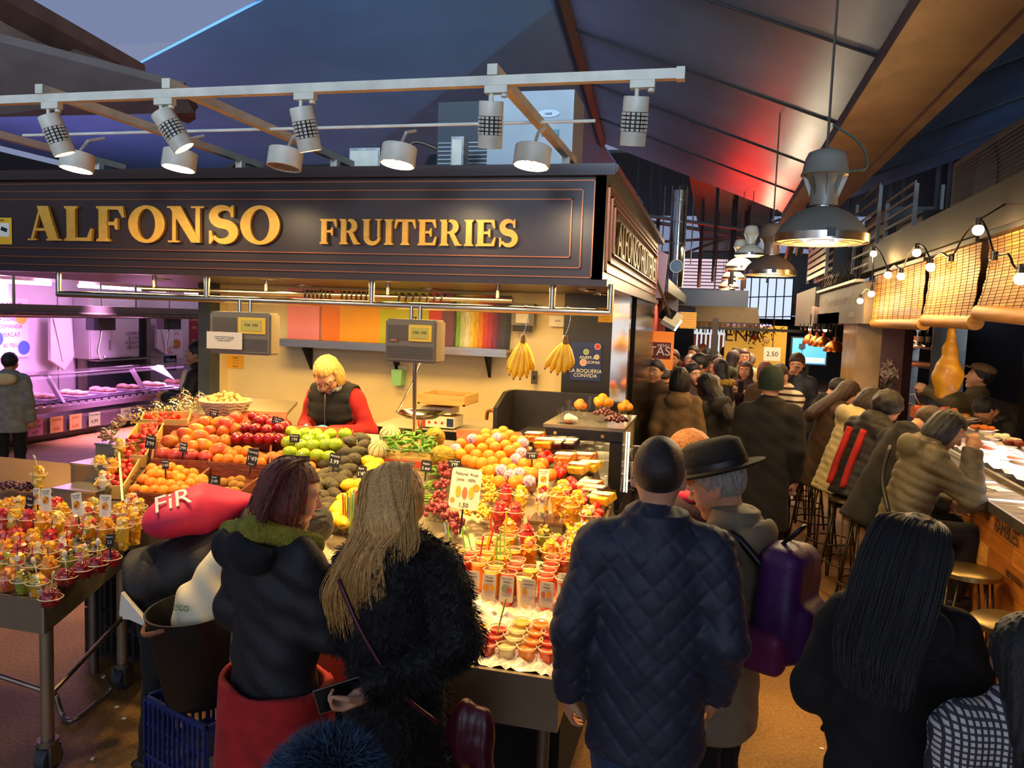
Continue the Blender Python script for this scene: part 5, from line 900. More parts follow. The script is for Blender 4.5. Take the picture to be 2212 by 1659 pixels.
# ------------------------------------------------------------------ cups of cut fruit and juice
COLR = {'mango': ('#f7a81a', '#f9bf2a', '#f08c14'), 'pineapple': ('#f9cf3a', '#f5b81f', '#fbe08a'), 'mixed': ('#f7a81a', '#d8332a', '#f4ead0', '#f9bf2a', '#8fae2c'), 'melon': ('#f28a2c', '#f2a04a', '#d94a2a'), 'kiwi': ('#8f9a2a', '#b8b23a', '#5a2a20', '#f5b81f'), 'water': ('#e0402e', '#d02a24', '#e8624a'), 'pomegranate': ('#a8161c', '#c02028', '#8a1018'), 'white': ('#f2e6c4', '#f7c21a', '#c9342c')}
CM = {c: mat('chunk_'+c.strip('#'), c, .3, sss=0, coat=.3) for k in COLR.values() for c in k}
def chunks(kind, r0, r1, h, dome, n, seed):
 rr = random.Random(seed); m = MB(); cs = COLR[kind]; small = kind == 'pomegranate'; s = .0055 if small else .015
 for i in range(n*(5 if small else 1)):
  z = h*rr.random()**.8 if rr.random() < .66 else h+dome*rr.random()*.75; R = (r0+(r1-r0)*min(1, z/h))*(.9 if small else .72)
  if z > h: R = r1*(.85 if small else .62)*math.sqrt(max(.05, 1-((z-h)/dome)**2))
  a = rr.uniform(0, 6.28); q = R*math.sqrt(rr.uniform(.25, 1)); m.mat(rr.randrange(len(cs)))
  if small: m.sphere((q*math.cos(a), q*math.sin(a), z+.003), s*rr.uniform(.8, 1.2), 5, 4)
  else: m.box((q*.9*math.cos(a), q*.9*math.sin(a), z+.008), (s*rr.uniform(.8, 1.6), s*rr.uniform(.8, 1.5), s*rr.uniform(1, 2)), (rr.uniform(-.6, .6), rr.uniform(-.6, .6), a))
 if not small:
  m.mat(0); m.lathe([(0, .006), (r0*.75, .006), (r1*.72, h*.95), (r1*.5, h+dome*.45), (0, h+dome*.6)], 10)
 me = m.mesh('fruit_pieces'); [me.materials.append(CM[c]) for c in cs]; return me
DOME = {}
def dome_mesh(kind, tall):
 k = (kind, tall)
 if k not in DOME:
  r0, r1, h = (.030, .043, .115) if tall else (.034, .044, .062) if kind != 'pomegranate' else (.033, .046, .04); d = .038
  a = MB(); a.lathe([(0, .001), (r0, .001), (r1, h)], 18); ca = a.mesh('cup', 50); ca.materials.append(PLASTIC)
  a = MB(); a.lathe([(r1, h), (r1+.004, h+.001), (r1+.003, h+.006), (r1-.001, h+.007)]+[(max(1e-4, r1*math.cos(t)), h+.007+d*math.sin(t)) for t in [i*math.pi/2/6 for i in range(7)]], 18); cb = a.mesh('dome_lid', 50); cb.materials.append(PLASTIC)
  a = MB(); a.tube([((r1+.003)*math.cos(i*.3307), (r1+.003)*math.sin(i*.3307), h+.003) for i in range(20)], .0022, 5); cc = a.mesh('rim', True); cc.materials.append(mat('rim_bright', '#f3dfb4', .2, coat=.5))
  DOME[k] = (ca, cb, cc, [chunks(kind, r0, r1, h, d, 46, 5+s) for s in range(2)], h, r1, d)
 return DOME[k]
FORKC = [mat('fork_'+n, c, .4) for n, c in (('black', '#2a1512'), ('red', '#c9261c'), ('purple', '#5b2a55'))]; SPOON = mat('spoon_white', '#efe3c8', .4)
def fork(parent, z, kind, sd):
 rr = random.Random(sd); ax = Vector((rr.uniform(-.3, .3), rr.uniform(-.15, .2), 1)).normalized(); m = MB()
 if kind == 'spoon':
  m.tube([Vector((0, 0, z)), Vector((0, 0, z))+ax*.055], .0025, 5); c = Vector((0, 0, z))+ax*.068; m.sphere(c, (.012, .006, .017), 10, 6, ax.to_track_quat('Z', 'Y').to_matrix()); m.build('spoon', SPOON, parent, True)
 else:
  m.tube([Vector((0, 0, z-.015)), Vector((0, 0, z))+ax*.03, Vector((0, 0, z))+ax*.055], [.0024, .002, .0032], 5); m.build('fork', FORKC[sd % 3], parent, True)
def dome_cup(px, py, kind, tall, lab, group, tool=None, plane=0.0, sd=0):
 ca, cb, cc, ch, h, r1, d = dome_mesh(kind, tall); p = DS(px, py, h+plane); p.z -= h+.008; t = thing('fruit_cup', lab, 'cup', p, sd*1.3, group); link('cup', ca, t); l = link('dome_lid', cb, t); link('rim', cc, l); tag(link('fruit_pieces', ch[sd % 2], t), kind='stuff')
 if tool: fork(t, h+d*.9, tool, sd)
kn = {'mango': 'mango', 'pineapple': 'pineapple', 'mixed': 'mixed fruit', 'melon': 'melon', 'kiwi': 'kiwi and grape', 'water': 'watermelon', 'pomegranate': 'pomegranate seeds', 'white': 'banana and red fruit'}
LEFT = [('front', 0, [((85, 1355), 'melon', 0), ((265, 1385), 'kiwi', 0), ((450, 1415), 'mixed', 'spoon'), ((605, 1590), 'pomegranate', 'spoon')]), ('pomegranate edge', 0, [((790, 1340), 'pomegranate', 'spoon'), ((985, 1250), 'pomegranate', 'spoon'), ((1165, 1190), 'pomegranate', 'spoon'), ((1320, 1120), 'pomegranate', 0)]),
 ('second', 0, [((40, 1160), 'mixed', 0), ((215, 1175), 'white', 'fork'), ((385, 1200), 'kiwi', 'fork'), ((580, 1215), 'mango', 'fork'), ((815, 1130), 'kiwi', 'fork'), ((980, 1075), 'white', 0), ((1140, 1010), 'kiwi', 'fork')]), ('third', 0, [((50, 1010), 'mango', 'fork'), ((250, 1040), 'water', 'fork'), ((430, 1035), 'white', 0), ((600, 1040), 'mango', 0), ((780, 1010), 'mixed', 'fork'), ((960, 955), 'kiwi', 'fork')]),
 ('fourth', 0, [((60, 910), 'water', 0), ((230, 930), 'mango', 'fork'), ((420, 950), 'mixed', 0), ((600, 890), 'water', 'fork'), ((780, 910), 'mixed', 'fork'), ((190, 870), 'water', 'fork'), ((410, 870), 'pineapple', 'fork')])]
LT = []
for rown, tall, L in LEFT:
 for i, ((x, y), k, tl) in enumerate(L): LT.append((x/5.53, 1000+y/5.53, k, False, 'clear domed cup of %s in the %s row of the side table' % (kn[k], rown), tl or None))
for i, (x, y) in enumerate([(40, 640), (180, 635), (340, 650), (505, 668), (690, 672), (885, 710), (1065, 740), (1260, 755), (1470, 745), (1610, 690)]):
 k = ('water', 'pineapple', 'water', 'mango', 'pineapple', 'melon', 'mixed', 'mango', 'pineapple', 'mango')[i]; LT.append((x/5.53, 1000+y/5.53, k, True, 'tall domed cup of %s, %s in the tall row of the side table' % (kn[k], ('first', 'second', 'third', 'fourth', 'fifth', 'sixth', 'seventh', 'eighth', 'ninth', 'tenth')[i]), None))
for i, (x, y) in enumerate([(30, 540), (110, 500), (240, 490), (400, 520), (560, 540), (680, 500), (740, 570), (1030, 560), (1110, 490), (1250, 560), (1430, 570), (1560, 450), (1650, 510), (1600, 620)]):
 k = ('pineapple', 'mango', 'pineapple', 'pineapple', 'mango', 'water', 'pineapple', 'white', 'mixed', 'pineapple', 'white', 'mixed', 'pineapple', 'white')[i]; LT.append((x/5.53, 1000+y/5.53, k, True, 'tall domed cup of %s among the rearmost cups of the side table' % kn[k], 'fork' if i % 3 == 0 else None))
LT += [(83, 1022, 'pineapple', True, 'tall cup of pineapple standing alone on the corner of the steel riser', 'spoon'), (216, 998, 'pineapple', True, 'tall fruit cup at the edge of the middle riser', None), (242, 1005, 'mango', True, 'tall fruit cup squeezed beside the upper strawberries', None), (226, 1032, 'white', True, 'tall fruit cup beside the lower strawberries', None), (260, 962, 'pineapple', True, 'tall fruit cup below the nut tubs', None)]
for i, (x, y, k, tl, lab, tool) in enumerate(LT): dome_cup(x, y, k, tl, lab, 'fruit cups on the side table', tool, 0, i)
RT = [(795, 1110), (945, 1130), (1165, 1130), (1310, 1140), (1365, 1070), (735, 1290), (890, 1300), (1440, 1240), (1505, 1180), (1620, 1330)]; RT = cp(RT, 920, 820, 4.609)+cp([(905, 215), (1060, 215), (935, 330), (1115, 360), (1160, 300), (1285, 350), (1360, 285), (1400, 195), (1320, 235), (1250, 430), (745, 165)], 920, 1100, 4.147)
for i, (x, y) in enumerate(RT):
 k = ('water', 'pineapple', 'white', 'mango', 'white', 'water', 'water', 'mango', 'pineapple', 'white', 'water', 'kiwi', 'mango', 'mango', 'mixed', 'pineapple', 'mixed', 'white', 'white', 'melon', 'mango')[i]; dome_cup(x, y, k, True, 'tall domed cup of %s, %s of the cups on the aisle side' % (kn[k], ('first', 'second', 'third', 'fourth', 'fifth', 'sixth', 'seventh', 'eighth', 'ninth', 'tenth', 'eleventh', 'twelfth', 'thirteenth', 'fourteenth', 'fifteenth', 'sixteenth', 'seventeenth', 'eighteenth', 'nineteenth', 'twentieth', 'last')[i]), 'fruit cups on the aisle side', 'fork' if i in (0, 10, 11, 9, 19) else None, .02, i)
# juice cups with flat lids
JC = {'orange': '#f08414', 'mango': '#f7a81c', 'yellow': '#f5c53a', 'red': '#c8201c', 'coral': '#ec4a28', 'cream': '#ecd69a', 'peach': '#f2913a'}; JM = {k: mat('juice_'+k, c, .25, coat=.2) for k, c in JC.items()}; JME = {}
LIDM = clear('lid_clear', (1, .96, .9), 1.2, .2)
def juice(px, py, kind, h, lab, group):
 k = (kind, h)
 if k not in JME:
  a = MB(); a.lathe([(0, .003), (.0245, .003), (.0325, h*.93), (0, h*.93)], 18); j = a.mesh('juice', 50); j.materials.append(JM[kind]); a = MB(); a.lathe([(0, 0), (.0262, 0), (.0345, h)], 18); s = a.mesh('cup', 50); s.materials.append(PLASTIC)
  a = MB(); a.lathe([(.0345, h-.004), (.038, h-.004), (.038, h+.004), (.035, h+.005), (.032, h+.001), (.028, h+.002), (0, h+.002)], 18); l = a.mesh('lid', 50); l.materials.append(LIDM); a = MB(); a.tube([(.0365*math.cos(i*.3307), .0365*math.sin(i*.3307), h+.003) for i in range(20)], .002, 5); r = a.mesh('rim', True); r.materials.append(MATS['rim_bright']); JME[k] = (j, s, l, r)
 j, s, l, r = JME[k]; e = h if h > .1 else .055; p = DS(px, py, e); p.z -= h+.004; t = thing('juice_cup', lab, 'juice cup', p, 0, group); link('cup', s, t); link('juice', j, t); q = link('lid', l, t); link('rim', r, q); return t, p
BK = [((280, 340), 'mango'), ((250, 390), 'mango'), ((420, 355), 'coral'), ((370, 405), 'coral'), ((325, 450), 'red'), ((520, 412), 'yellow'), ((475, 462), 'peach'), ((510, 268), 'yellow'), ((583, 232), 'yellow'), ((670, 275), 'yellow'), ((733, 236), 'mango'), ((640, 330), 'yellow'), ((565, 355), 'yellow'), ((785, 350), 'mango'), ((680, 400), 'yellow'), ((630, 487), 'yellow'), ((592, 533), 'mango'), ((740, 558), 'red'), ((820, 445), 'coral'), ((800, 495), 'red'), ((935, 517), 'yellow'), ((1140, 432), 'coral'), ((1120, 492), 'coral'), ((1090, 542), 'coral'), ((1072, 592), 'coral'), ((1240, 612), 'coral'), ((-150, 390), 'coral'), ((-230, 430), 'yellow'), ((-330, 420), 'coral'), ((-60, 520), 'mango'), ((-200, 520), 'peach'), ((-350, 560), 'coral'), ((880, 590), 'cream')]
JP = []
for i, ((x, y), k) in enumerate(BK): JP.append(juice(920+x/4.147, 1100+y/4.147, k, .15, 'tall cup of %s juice with a flat lid in the upper rows' % k, 'tall juice cups')[1])
FR = [((370, 932), 'orange'), ((335, 1003), 'peach'), ((480, 1032), 'mango'), ((437, 1097), 'mango'), ((652, 1052), 'red'), ((612, 1112), 'red'), ((860, 992), 'yellow'), ((820, 1067), 'cream'), ((790, 1132), 'cream'), ((990, 1082), 'orange'), ((1030, 1012), 'orange'), ((962, 1157), 'orange'), ((380, 1177), 'orange'), ((550, 1192), 'red'), ((726, 1212), 'cream'), ((906, 1227), 'orange'), ((1120, 1092), 'red'), ((1105, 1172), 'red'), ((1095, 1245), 'coral'), ((200, 1160), 'mango'), ((30, 1150), 'red'), ((180, 1060), 'coral'), ((-150, 1130), 'coral'), ((-300, 1120), 'yellow')]
for i, ((x, y), k) in enumerate(FR): juice(920+x/4.147, 1100+y/4.147, k, .078, 'short cup of %s juice pressed into the ice tray' % k, 'short juice cups')
# paper cards on the juice cups
def card(px, py, wpx, hpx, dep_y, lines, pic, lab, tilt=0, m=None, tm=INK, y_is=None, stick=0):
 p = PY(px, py, dep_y); s = (p-CAMP).dot(CF)/FPX; w_, h = wpx*s, hpx*s; t = thing('price_card', lab, 'card', p, 0, rot=(math.radians(-8), math.radians(tilt), 0)); me = MB(); rr_ = .12*min(w_, h); c8 = []
 for cx, cz, a0 in ((w_/2-rr_, h/2-rr_, 0), (-w_/2+rr_, h/2-rr_, 90), (-w_/2+rr_, -h/2+rr_, 180), (w_/2-rr_, -h/2+rr_, 270)): c8 += [(cx+rr_*math.cos(math.radians(a0+30*k)), 0, cz+rr_*math.sin(math.radians(a0+30*k))) for k in range(4)]
 me.prism(c8, (0, .002, 0)); me.build('sheet', m or PAPER, t)
 for s_, fz, k in lines: text(s_, h*k, tm, t, (0, -.0015, h*fz), ext=.0002)
 for (fx, fz, r, cm, sx) in pic: q = MB(); q.lathe([(r*h, 0), (0, 0)], 12, sx=sx); o = q.build('drawing', mat('draw_'+cm.strip('#'), cm, .6), t, None, (fx*w_, -.0018, fz*h)); o.rotation_euler = (math.pi/2, 0, 0)
 if stick: MB().b2((-.004, .001, -h/2-stick), (.004, .004, -h/2+.01)).build('stick', BLACKP, t)
 return t
k = 4.147
for x, y, L, pic, lab in ((410, 668, (('Papaya', .40, .11), ('Coconut', .29, .11), ('~~~~~~', -.30, .08), ('~~~~~~', -.40, .08)), ((-.2, .02, .13, '#d86a7c', .6), (.22, .02, .13, '#e8dcc8', .6)), 'white papaya coconut card on the juice cups'), (562, 698, (('Mango', .38, .12), ('Leamon', .25, .11), ('~~~~~~', -.32, .08)), ((-.2, -.02, .14, '#f0a02a', .9), (.22, -.02, .13, '#f0b83a', .9)), 'white mango lemon card on the juice cups'), (722, 718, (('Watermelon', .40, .09), ('Strawb.', .29, .09), ('~~~~~~', -.32, .08)), ((-.12, .03, .16, '#9fae8a', .9), (.2, -.02, .13, '#e07068', .9)), 'white watermelon card on the red juice cups'), (913, 742, (('PINEAPPLE', .40, .09), ('COCONUT', .29, .09), ('~~~~~~', -.36, .08)), ((-.22, .0, .15, '#d8a63a', .7), (.2, -.02, .14, '#e8dcc8', .6)), 'white pineapple coconut card on the juice cups'), (1077, 768, (('Mango', .40, .09), ('Orange', .29, .10), ('~~~~~~', -.34, .08)), ((-.2, .0, .13, '#d87a4a', .7), (.2, .02, .13, '#f0a04a', .9)), 'white mango orange card on the coral juice cups'), (1240, 690, (('Mango', .40, .09), ('Strawb.', .29, .09)), ((0, 0, .13, '#d87a4a', .7),), 'white card half hidden by the navy jacket sleeve'), (285, 650, (('Kiwi', .40, .1),), ((0, 0, .13, '#9aa64a', .7),), 'white card half hidden behind the fur coat')):
 pp = DS(920+x/k, 1100+(y-110)/k, .15); card(920+x/k, 1100+y/k, 31, 55, pp.y-.055, L, pic, lab)
# straws
SC = [mat('straw_'+n, c, .35) for n, c in (('green', '#7fc43a'), ('red', '#d8321e'), ('yellow', '#f2c01e'), ('orange', '#f07a1e'), ('lime', '#b8d83a'), ('blue', '#6ab0d8'))]
for i, (x0, y0, x1, y1, c) in enumerate(((515, 240, 480, 455, 1), (610, 150, 560, 365, 1), (580, 195, 535, 385, 2), (720, 30, 715, 230, 2), (700, 150, 705, 430, 4), (665, 200, 665, 420, 0), (640, 240, 632, 455, 0), (630, 290, 600, 500, 2), (740, 280, 770, 475, 4), (705, 430, 735, 550, 3), (718, 800, 655, 1045, 4), (355, 140, 400, 330, 0), (320, 175, 355, 380, 0), (200, 150, 212, 310, 0), (590, 20, 580, 190, 1), (165, 120, 180, 200, 5), (-230, 150, -290, 400, 0), (-250, 300, -330, 480, 3))):
 a, b_ = (920+x0/k, 1100+y0/k), (920+x1/k, 1100+y1/k); q = DS(b_[0], b_[1], .14 if y1 < 700 else .09); top = PY(a[0], a[1], q.y+.01); t = thing('drinking_straw', '%s straw standing in a juice cup, number %d along the row' % (('green', 'red', 'yellow', 'orange', 'lime', 'blue')[c], i+1), 'straw', group='straws in juice cups'); m = MB(); d = q-top; m.cyl(q+d*.25, top, .0034, n=8); m.build('tube', SC[c], t, 40); m = MB(); m.cyl(q+d*.05, q+d*.02, .0037, n=8); m.build('band', PAPER, t)
p = DS(757, 1150, 0); t = thing('straw_jar', 'clear jar crowded with coloured straws between the lemons and the blond hair', 'jar', p); m = MB(); m.lathe([(0, 0), (.045, 0), (.05, .12)], 16); m.build('jar', PLASTIC, t, 50)
for i in range(26): a = i*2.4; r = .008*math.sqrt(i); m = MB(); m.cyl((r*.8*math.cos(a), r*.8*math.sin(a), .004), (r*1.05*math.cos(a), r*1.05*math.sin(a), .20+.015*math.sin(i*4)), .0036, n=7); m.build('straw', SC[i % 6], t, 40)
# ice in the front tray
m = MB(); ri = random.Random(3); nx, ny = 78, 26; g = {}
for j in range(ny):
 for i in range(nx):
  x = XB+.02+(XC-XB-.04)*i/(nx-1); y = 2.695+.5*j/(ny-1); m.v.append((x, y, dz(y)+.012+.028*ri.random()*(.4+.6*math.sin(i*.9+j*1.7)**2)))
m.f = [(j*nx+i, j*nx+i+1, (j+1)*nx+i+1, (j+1)*nx+i) for j in range(ny-1) for i in range(nx-1)]; m.m = [0]*len(m.f)
ice = m.build('crushed_ice', mat('ice_white', '#f2e6d8', .25, noise=(60, .2), sss=.2, coat=.3), None); tag(ice, 'crushed ice filling the front juice tray', 'ice', kind='stuff')
# chalk price tags
def chalk(px, py, wpx, hpx, y, L, lab, tilt=0, stick=.05): card(px, py, wpx, hpx, y, L, (), lab, tilt, SLATE, CHALK, stick=stick)
for px, py, w_, h, L, lab, tl in ((325, 955, 25, 28, (('Maduix', .32, .24), ("3'99", -.12, .42)), 'strawberry', 4), (396, 966, 19, 21, (('Mango', .3, .28), ("2'99", -.12, .42)), 'mango', 3), (357, 1003, 17, 21, (('Orange', .3, .25), ("1'49", -.12, .42)), 'mandarin', -6), (463, 1037, 29, 20, (('Kiwi', .3, .32), ("3'49", -.15, .5)), 'kiwi', -3), (545, 988, 26, 38, (('Toronja', .3, .2), ("1'49", -.08, .38), ('manat', -.38, .14)), 'grapefruit', 6), (462, 892, 21, 15, (('Mangrana', .25, .3), ("1'99", -.18, .5)), 'pomegranate', 3), (600, 909, 28, 15, (('Manzana', .25, .34), ("1'99 kg", -.18, .5)), 'red apple', 10), (636, 947, 24, 18, (('Manzana', .3, .3), ("1'99", -.14, .48)), 'green apple', -3), (657, 992, 26, 15, (('Peraz', .25, .34), ("1'39", -.18, .55)), 'peach', -4), (723, 994, 26, 30, (('Alvocat', .3, .24), ('3.99', -.12, .42)), 'avocado', 6), (781, 1020, 24, 26, (('Pera', .3, .28), ("1'49", -.14, .46)), 'pear', -5), (921, 1007, 25, 25, (('Padro', .2, .26), ('2 eur', -.18, .36)), 'small pepper', 2), (982, 1001, 28, 18, (('Raim Rosat', .25, .28), ("3'99", -.14, .5)), 'grape', -1), (1149, 983, 26, 17, (('Clementina', .25, .28), ("1'99", -.16, .5)), 'orange pyramid', -3), (63, 1086, 20, 30, (('Sucs', .3, .22), ('1 eur', -.12, .3)), 'side table juice', 5), (237, 1168, 19, 27, (('Magrana', .3, .2), ('2.5', -.12, .34)), 'pomegranate cup', -8)):
 q = DS(px, py+h/2, .10); chalk(px, py, w_, h, q.y-.035, L, 'black chalk price tag for the '+lab+' heap', tl)
FRU = ((0, 0, .17, '#f0a02a', 1.0), (-.1, -.06, .08, '#d8452c', 1.0), (.14, .05, .08, '#f4d04a', 1.0))
for px, py, w_, h, tl, lab in ((99, 1080, 27, 50, -8, 'second white fruit salad card from the table corner'), (79, 1072, 17, 36, -12, 'small white card tucked behind the other cards'), (166, 1090, 27, 52, -14, 'leaning white fruit salad card in the middle of the side table'), (227, 1093, 30, 48, -4, 'white fruit salad card closest to the pink bag'), (1174, 1035, 23, 43, -2, 'white fruit salad card below the orange pyramid')): q = DS(px, py+h/2, .13); card(px, py, w_, h, q.y-.02, (('Fruit salad', .38, .10), ('macedonia', .28, .07), ('~~~~~~', -.32, .07), ('~~~~~~', -.40, .07)), FRU, lab, tl, stick=.06)
q = DS(1005, 1120, .08); card(1005, 1056, 68, 88, q.y-.1, (('Natural  Fruit', .36, .105), ('Juice  100%', .22, .105), ('1,50', -.40, .15)), ((-.22, -.08, .14, '#f2b42a', .5), (0, -.1, .15, '#ee7a4a', .45), (.22, -.08, .15, '#f5b83a', .5), (.36, .06, .09, '#f2a02a', 1.0), (-.38, -.3, .06, '#f2a02a', 1.0)), 'large white natural fruit juice sign with painted glasses', 3, stick=.12)
# ------------------------------------------------------------------ berry packs, prickly fruit and cherries towards the glass case
PK = mat('pack_red', '#b3262a', .35, noise=(40, .5), col2='#e8b23a')
for i, (x, y, rz) in enumerate(((1085, 570, .5), (1190, 630, .4), (1290, 640, .3), (1390, 780, .5), (1530, 880, .6), (1420, 640, .3), (1640, 1060, .5), (1760, 1180, .6), (1700, 1110, .6), (1590, 780, .5), (1640, 860, .5))):
 p = DS(920+x/4.609, 820+y/4.609, .07); t = thing('berry_pack', 'clear pack of cut fruit, number %s along the glass case' % ('one two three four five six seven eight nine ten eleven'.split()[i]), 'pack', p, -rz, group='clear packs of cut fruit', rot=(.35, -.1, -rz)); MB().box((0, 0, 0), (.115, .085, .035)).build('contents', (PK, mat('pack_yellow', '#e8b02a', .35, noise=(30, .4)), mat('pack_dark', '#3a1a22', .35, noise=(40, .4)))[i % 3], t); MB().box((0, 0, .004), (.125, .095, .05)).build('shell', PLASTIC, t); MB().box((0, 0, .03), (.125, .03, .002)).build('label', PAPER, t); MB().box((.0, 0, -.12), (.05, .05, .2)).build('support', ST, t)
for i, (x, y) in enumerate([(1160, 770), (1210, 740), (1190, 820), (1130, 730), (1310, 900), (1350, 930), (1280, 940), (1400, 880), (1440, 1010), (1480, 1050), (1420, 1080), (1540, 1140), (1590, 1180), (1560, 1220), (1690, 1270), (1730, 1330), (1700, 1390), (1240, 790), (1340, 860), (1600, 1120)]):
 p = DS(920+x/4.609, 820+y/4.609, .045); o = link('strawberry', SB, None, p, 0, (rnd.uniform(0, 6), rnd.uniform(-1, 1), 0), 1.5); tag(o, 'large red strawberry piled below the berry packs', 'strawberry', 'strawberries by the packs'); link('calyx', CALYX, o)
for k, (px, py, lb) in enumerate(((22, 1062, 'first'), (60, 1066, 'second'), (125, 1075, 'third'))):
 p = DS(px, py, 0); t = thing('cherry_dish', 'shallow clear dish of dark cherries, '+lb+' one on the side table', 'dish', p, group='cherry dishes'); m = MB(); m.lathe([(0, .003), (.055, .003), (.07, .03), (.073, .031)], 16); m.build('dish', PLASTIC, t, 50)
 for i in range(24): a = i*2.4; r = .012*math.sqrt(i); fruit('cherry', p+Vector((r*math.cos(a), r*math.sin(a), .035+.02*(1-r/.06)+rnd.uniform(-.004, .004))), 'dark cherry in the '+lb+' clear dish', 'cherries in the '+lb+' dish')
# tubs of persimmons and cherries on top of the case, glasses
for k, (px, py, fk, n, s, lb) in enumerate(((1300, 905, 'mandarin', 9, 1.0, 'tall clear tub heaped with clementines at the back of the case top'), (1350, 905, 'mandarin', 8, .8, 'clear tub of clementines at the corner of the case top'), (1305, 912, 'cherry', 26, 1.1, 'clear tub of dark cherries in the middle of the case top'), (1331, 927, 'cherry', 26, 1.1, 'clear tub of dark cherries at the front of the case top'), (1251, 905, 'peach', 4, .8, 'clear cup of two peaches beside the drinking glasses'))):
 p = PZ(px, py, CZT+.0); t = thing('fruit_tub', lb, 'tub', p, group='tubs on the glass case'); h = .075 if k != 0 else .12; m = MB(); m.lathe([(0, .002), (.04, .002), (.055, h), (.058, h+.002)], 16); m.build('tub', PLASTIC, t, 50)
 for i in range(n): a = i*2.4; r = (.014 if fk == 'cherry' else .016)*math.sqrt(i); fruit(fk, p+Vector((r*math.cos(a)*.9, r*math.sin(a)*.9, h*.75+(.05 if fk != 'cherry' else .03)*(1-r/.07))), fk+' in the '+lb.replace('heaped with', 'of')[:70].rsplit(' ', 1)[0] if k in (0, 1) else fk+' in the '+lb[6:], 'fruit in '+lb[:40], s)
for k, (px, py) in enumerate(((1213, 908), (1228, 890), (1272, 880))):
 t = thing('glass_tumbler', 'empty glass tumbler '+('at the front edge', 'behind the first', 'behind the peaches')[k]+' on the case top', 'glass', PZ(px, py+6, CZT), group='tumblers'); m = MB(); m.lathe([(0, .004), (.026, .004), (.033, .10), (.034, .10), (.028, 0), (0, 0)], 16); m.build('bowl', GLASS, t, 50); m = MB(); m.lathe([(0, 0), (.027, 0), (.027, .006), (0, .006)], 16); m.build('foot', GLASS, t)
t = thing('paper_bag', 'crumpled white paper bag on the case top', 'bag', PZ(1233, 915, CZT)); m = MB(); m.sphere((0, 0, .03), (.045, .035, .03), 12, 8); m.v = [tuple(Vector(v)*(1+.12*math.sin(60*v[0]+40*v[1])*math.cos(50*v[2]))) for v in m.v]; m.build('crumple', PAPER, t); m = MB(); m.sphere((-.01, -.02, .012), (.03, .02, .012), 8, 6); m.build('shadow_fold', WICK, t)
# ------------------------------------------------------------------ side table with castors
tb = thing('side_table', 'stainless steel side table on castors full of fruit cups', 'table'); c0, c1 = PZ(95, 1308, .79), PZ(268, 1192, .80); bx, by, tx, ty = c0.x, c0.y, c1.x, c1.y
poly = [(-4.6, by+.016), (bx-.02, by+.016), (tx-.02, ty), (-3.44, 3.94), (-4.6, 3.94)]
MB().prism([(x, y, dz(y)-.03) for x, y in poly], (0, 0, .024)).build('top', mat('table_top_steel', '#b08a5a', .3, .6), tb)
def wall2(a, b_, z0a, z0b, z1a, z1b, nm, m): d = Vector((b_[0]-a[0], b_[1]-a[1], 0)).normalized(); n_ = Vector((-d.y, d.x, 0))*.012; MB().prism([(a[0], a[1], z0a), (b_[0], b_[1], z0b), (b_[0], b_[1], z1b), (a[0], a[1], z1a)], n_).build(nm, m, tb)
wall2((-4.6, by), (bx, by), .66, .66, dz(by)+.012, dz(by)+.012, 'front_apron', ST); wall2((bx, by), (tx, ty), .66, .72, dz(by)+.012, dz(ty)+.012, 'side_apron', ST); wall2((tx, ty), (-3.42, 3.95), .72, .8, dz(ty)+.10, dz(3.95)+.1, 'raised_side', ST)
for (x, y) in ((bx-.06, by+.07), (tx-.1, ty+.1), (-4.3, by+.07)):
 MB().cyl((x, y, .14), (x, y, .68), .028, n=14).build('leg', ST, tb, 40); ca = MB().cyl((x, y, .12), (x, y, .145), .045, n=14).build('castor_plate', STEELD, tb, 40); m = MB(); m.b2((x-.045, y-.03, .03), (x-.032, y+.03, .125)); m.b2((x+.032, y-.03, .03), (x+.045, y+.03, .125)); m.build('castor_fork', STEELD, tb)
 w_ = MB().cyl((x-.028, y, .055), (x+.028, y, .055), .055, n=20).build('wheel', mat('castor_rubber', '#3a3d42', .6), tb, 40); MB().cyl((x-.03, y, .055), (x+.03, y, .055), .028, n=14).build('hub', STEELD, w_, 40)
MB().tube([(bx-.04, by+.08, .36), (tx-.1, ty+.12, .40)], .012, 8).build('stretcher', STEEL, tb)
t = thing('folding_stool_frame', 'bent steel tube frame of a trolley on the floor under the side table', 'frame'); MB().tube(curve([PZ(120, 1500, .12), PZ(135, 1545, .02), PZ(160, 1555, .02), PZ(215, 1512, .02), PZ(240, 1485, .05), PZ(222, 1460, .14)], 6), .013, 8).build('tube', STEELD, t, True); MB().tube([PZ(120, 1500, .12), PZ(0, 1460, .2)], .013, 8).build('rail', STEELD, t)
# dark crates under the stand
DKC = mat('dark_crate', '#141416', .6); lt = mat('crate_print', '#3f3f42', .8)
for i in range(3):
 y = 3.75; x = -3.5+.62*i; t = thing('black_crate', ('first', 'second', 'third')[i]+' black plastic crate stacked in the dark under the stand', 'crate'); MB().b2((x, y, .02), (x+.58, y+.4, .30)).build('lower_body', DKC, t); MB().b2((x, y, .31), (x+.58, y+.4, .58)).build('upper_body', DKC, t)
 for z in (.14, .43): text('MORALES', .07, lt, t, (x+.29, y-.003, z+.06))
 for k in range(7): MB().b2((x+.03+.075*k, y-.006, .04), (x+.05+.075*k, y, .56)).build('rib', DKC, t)
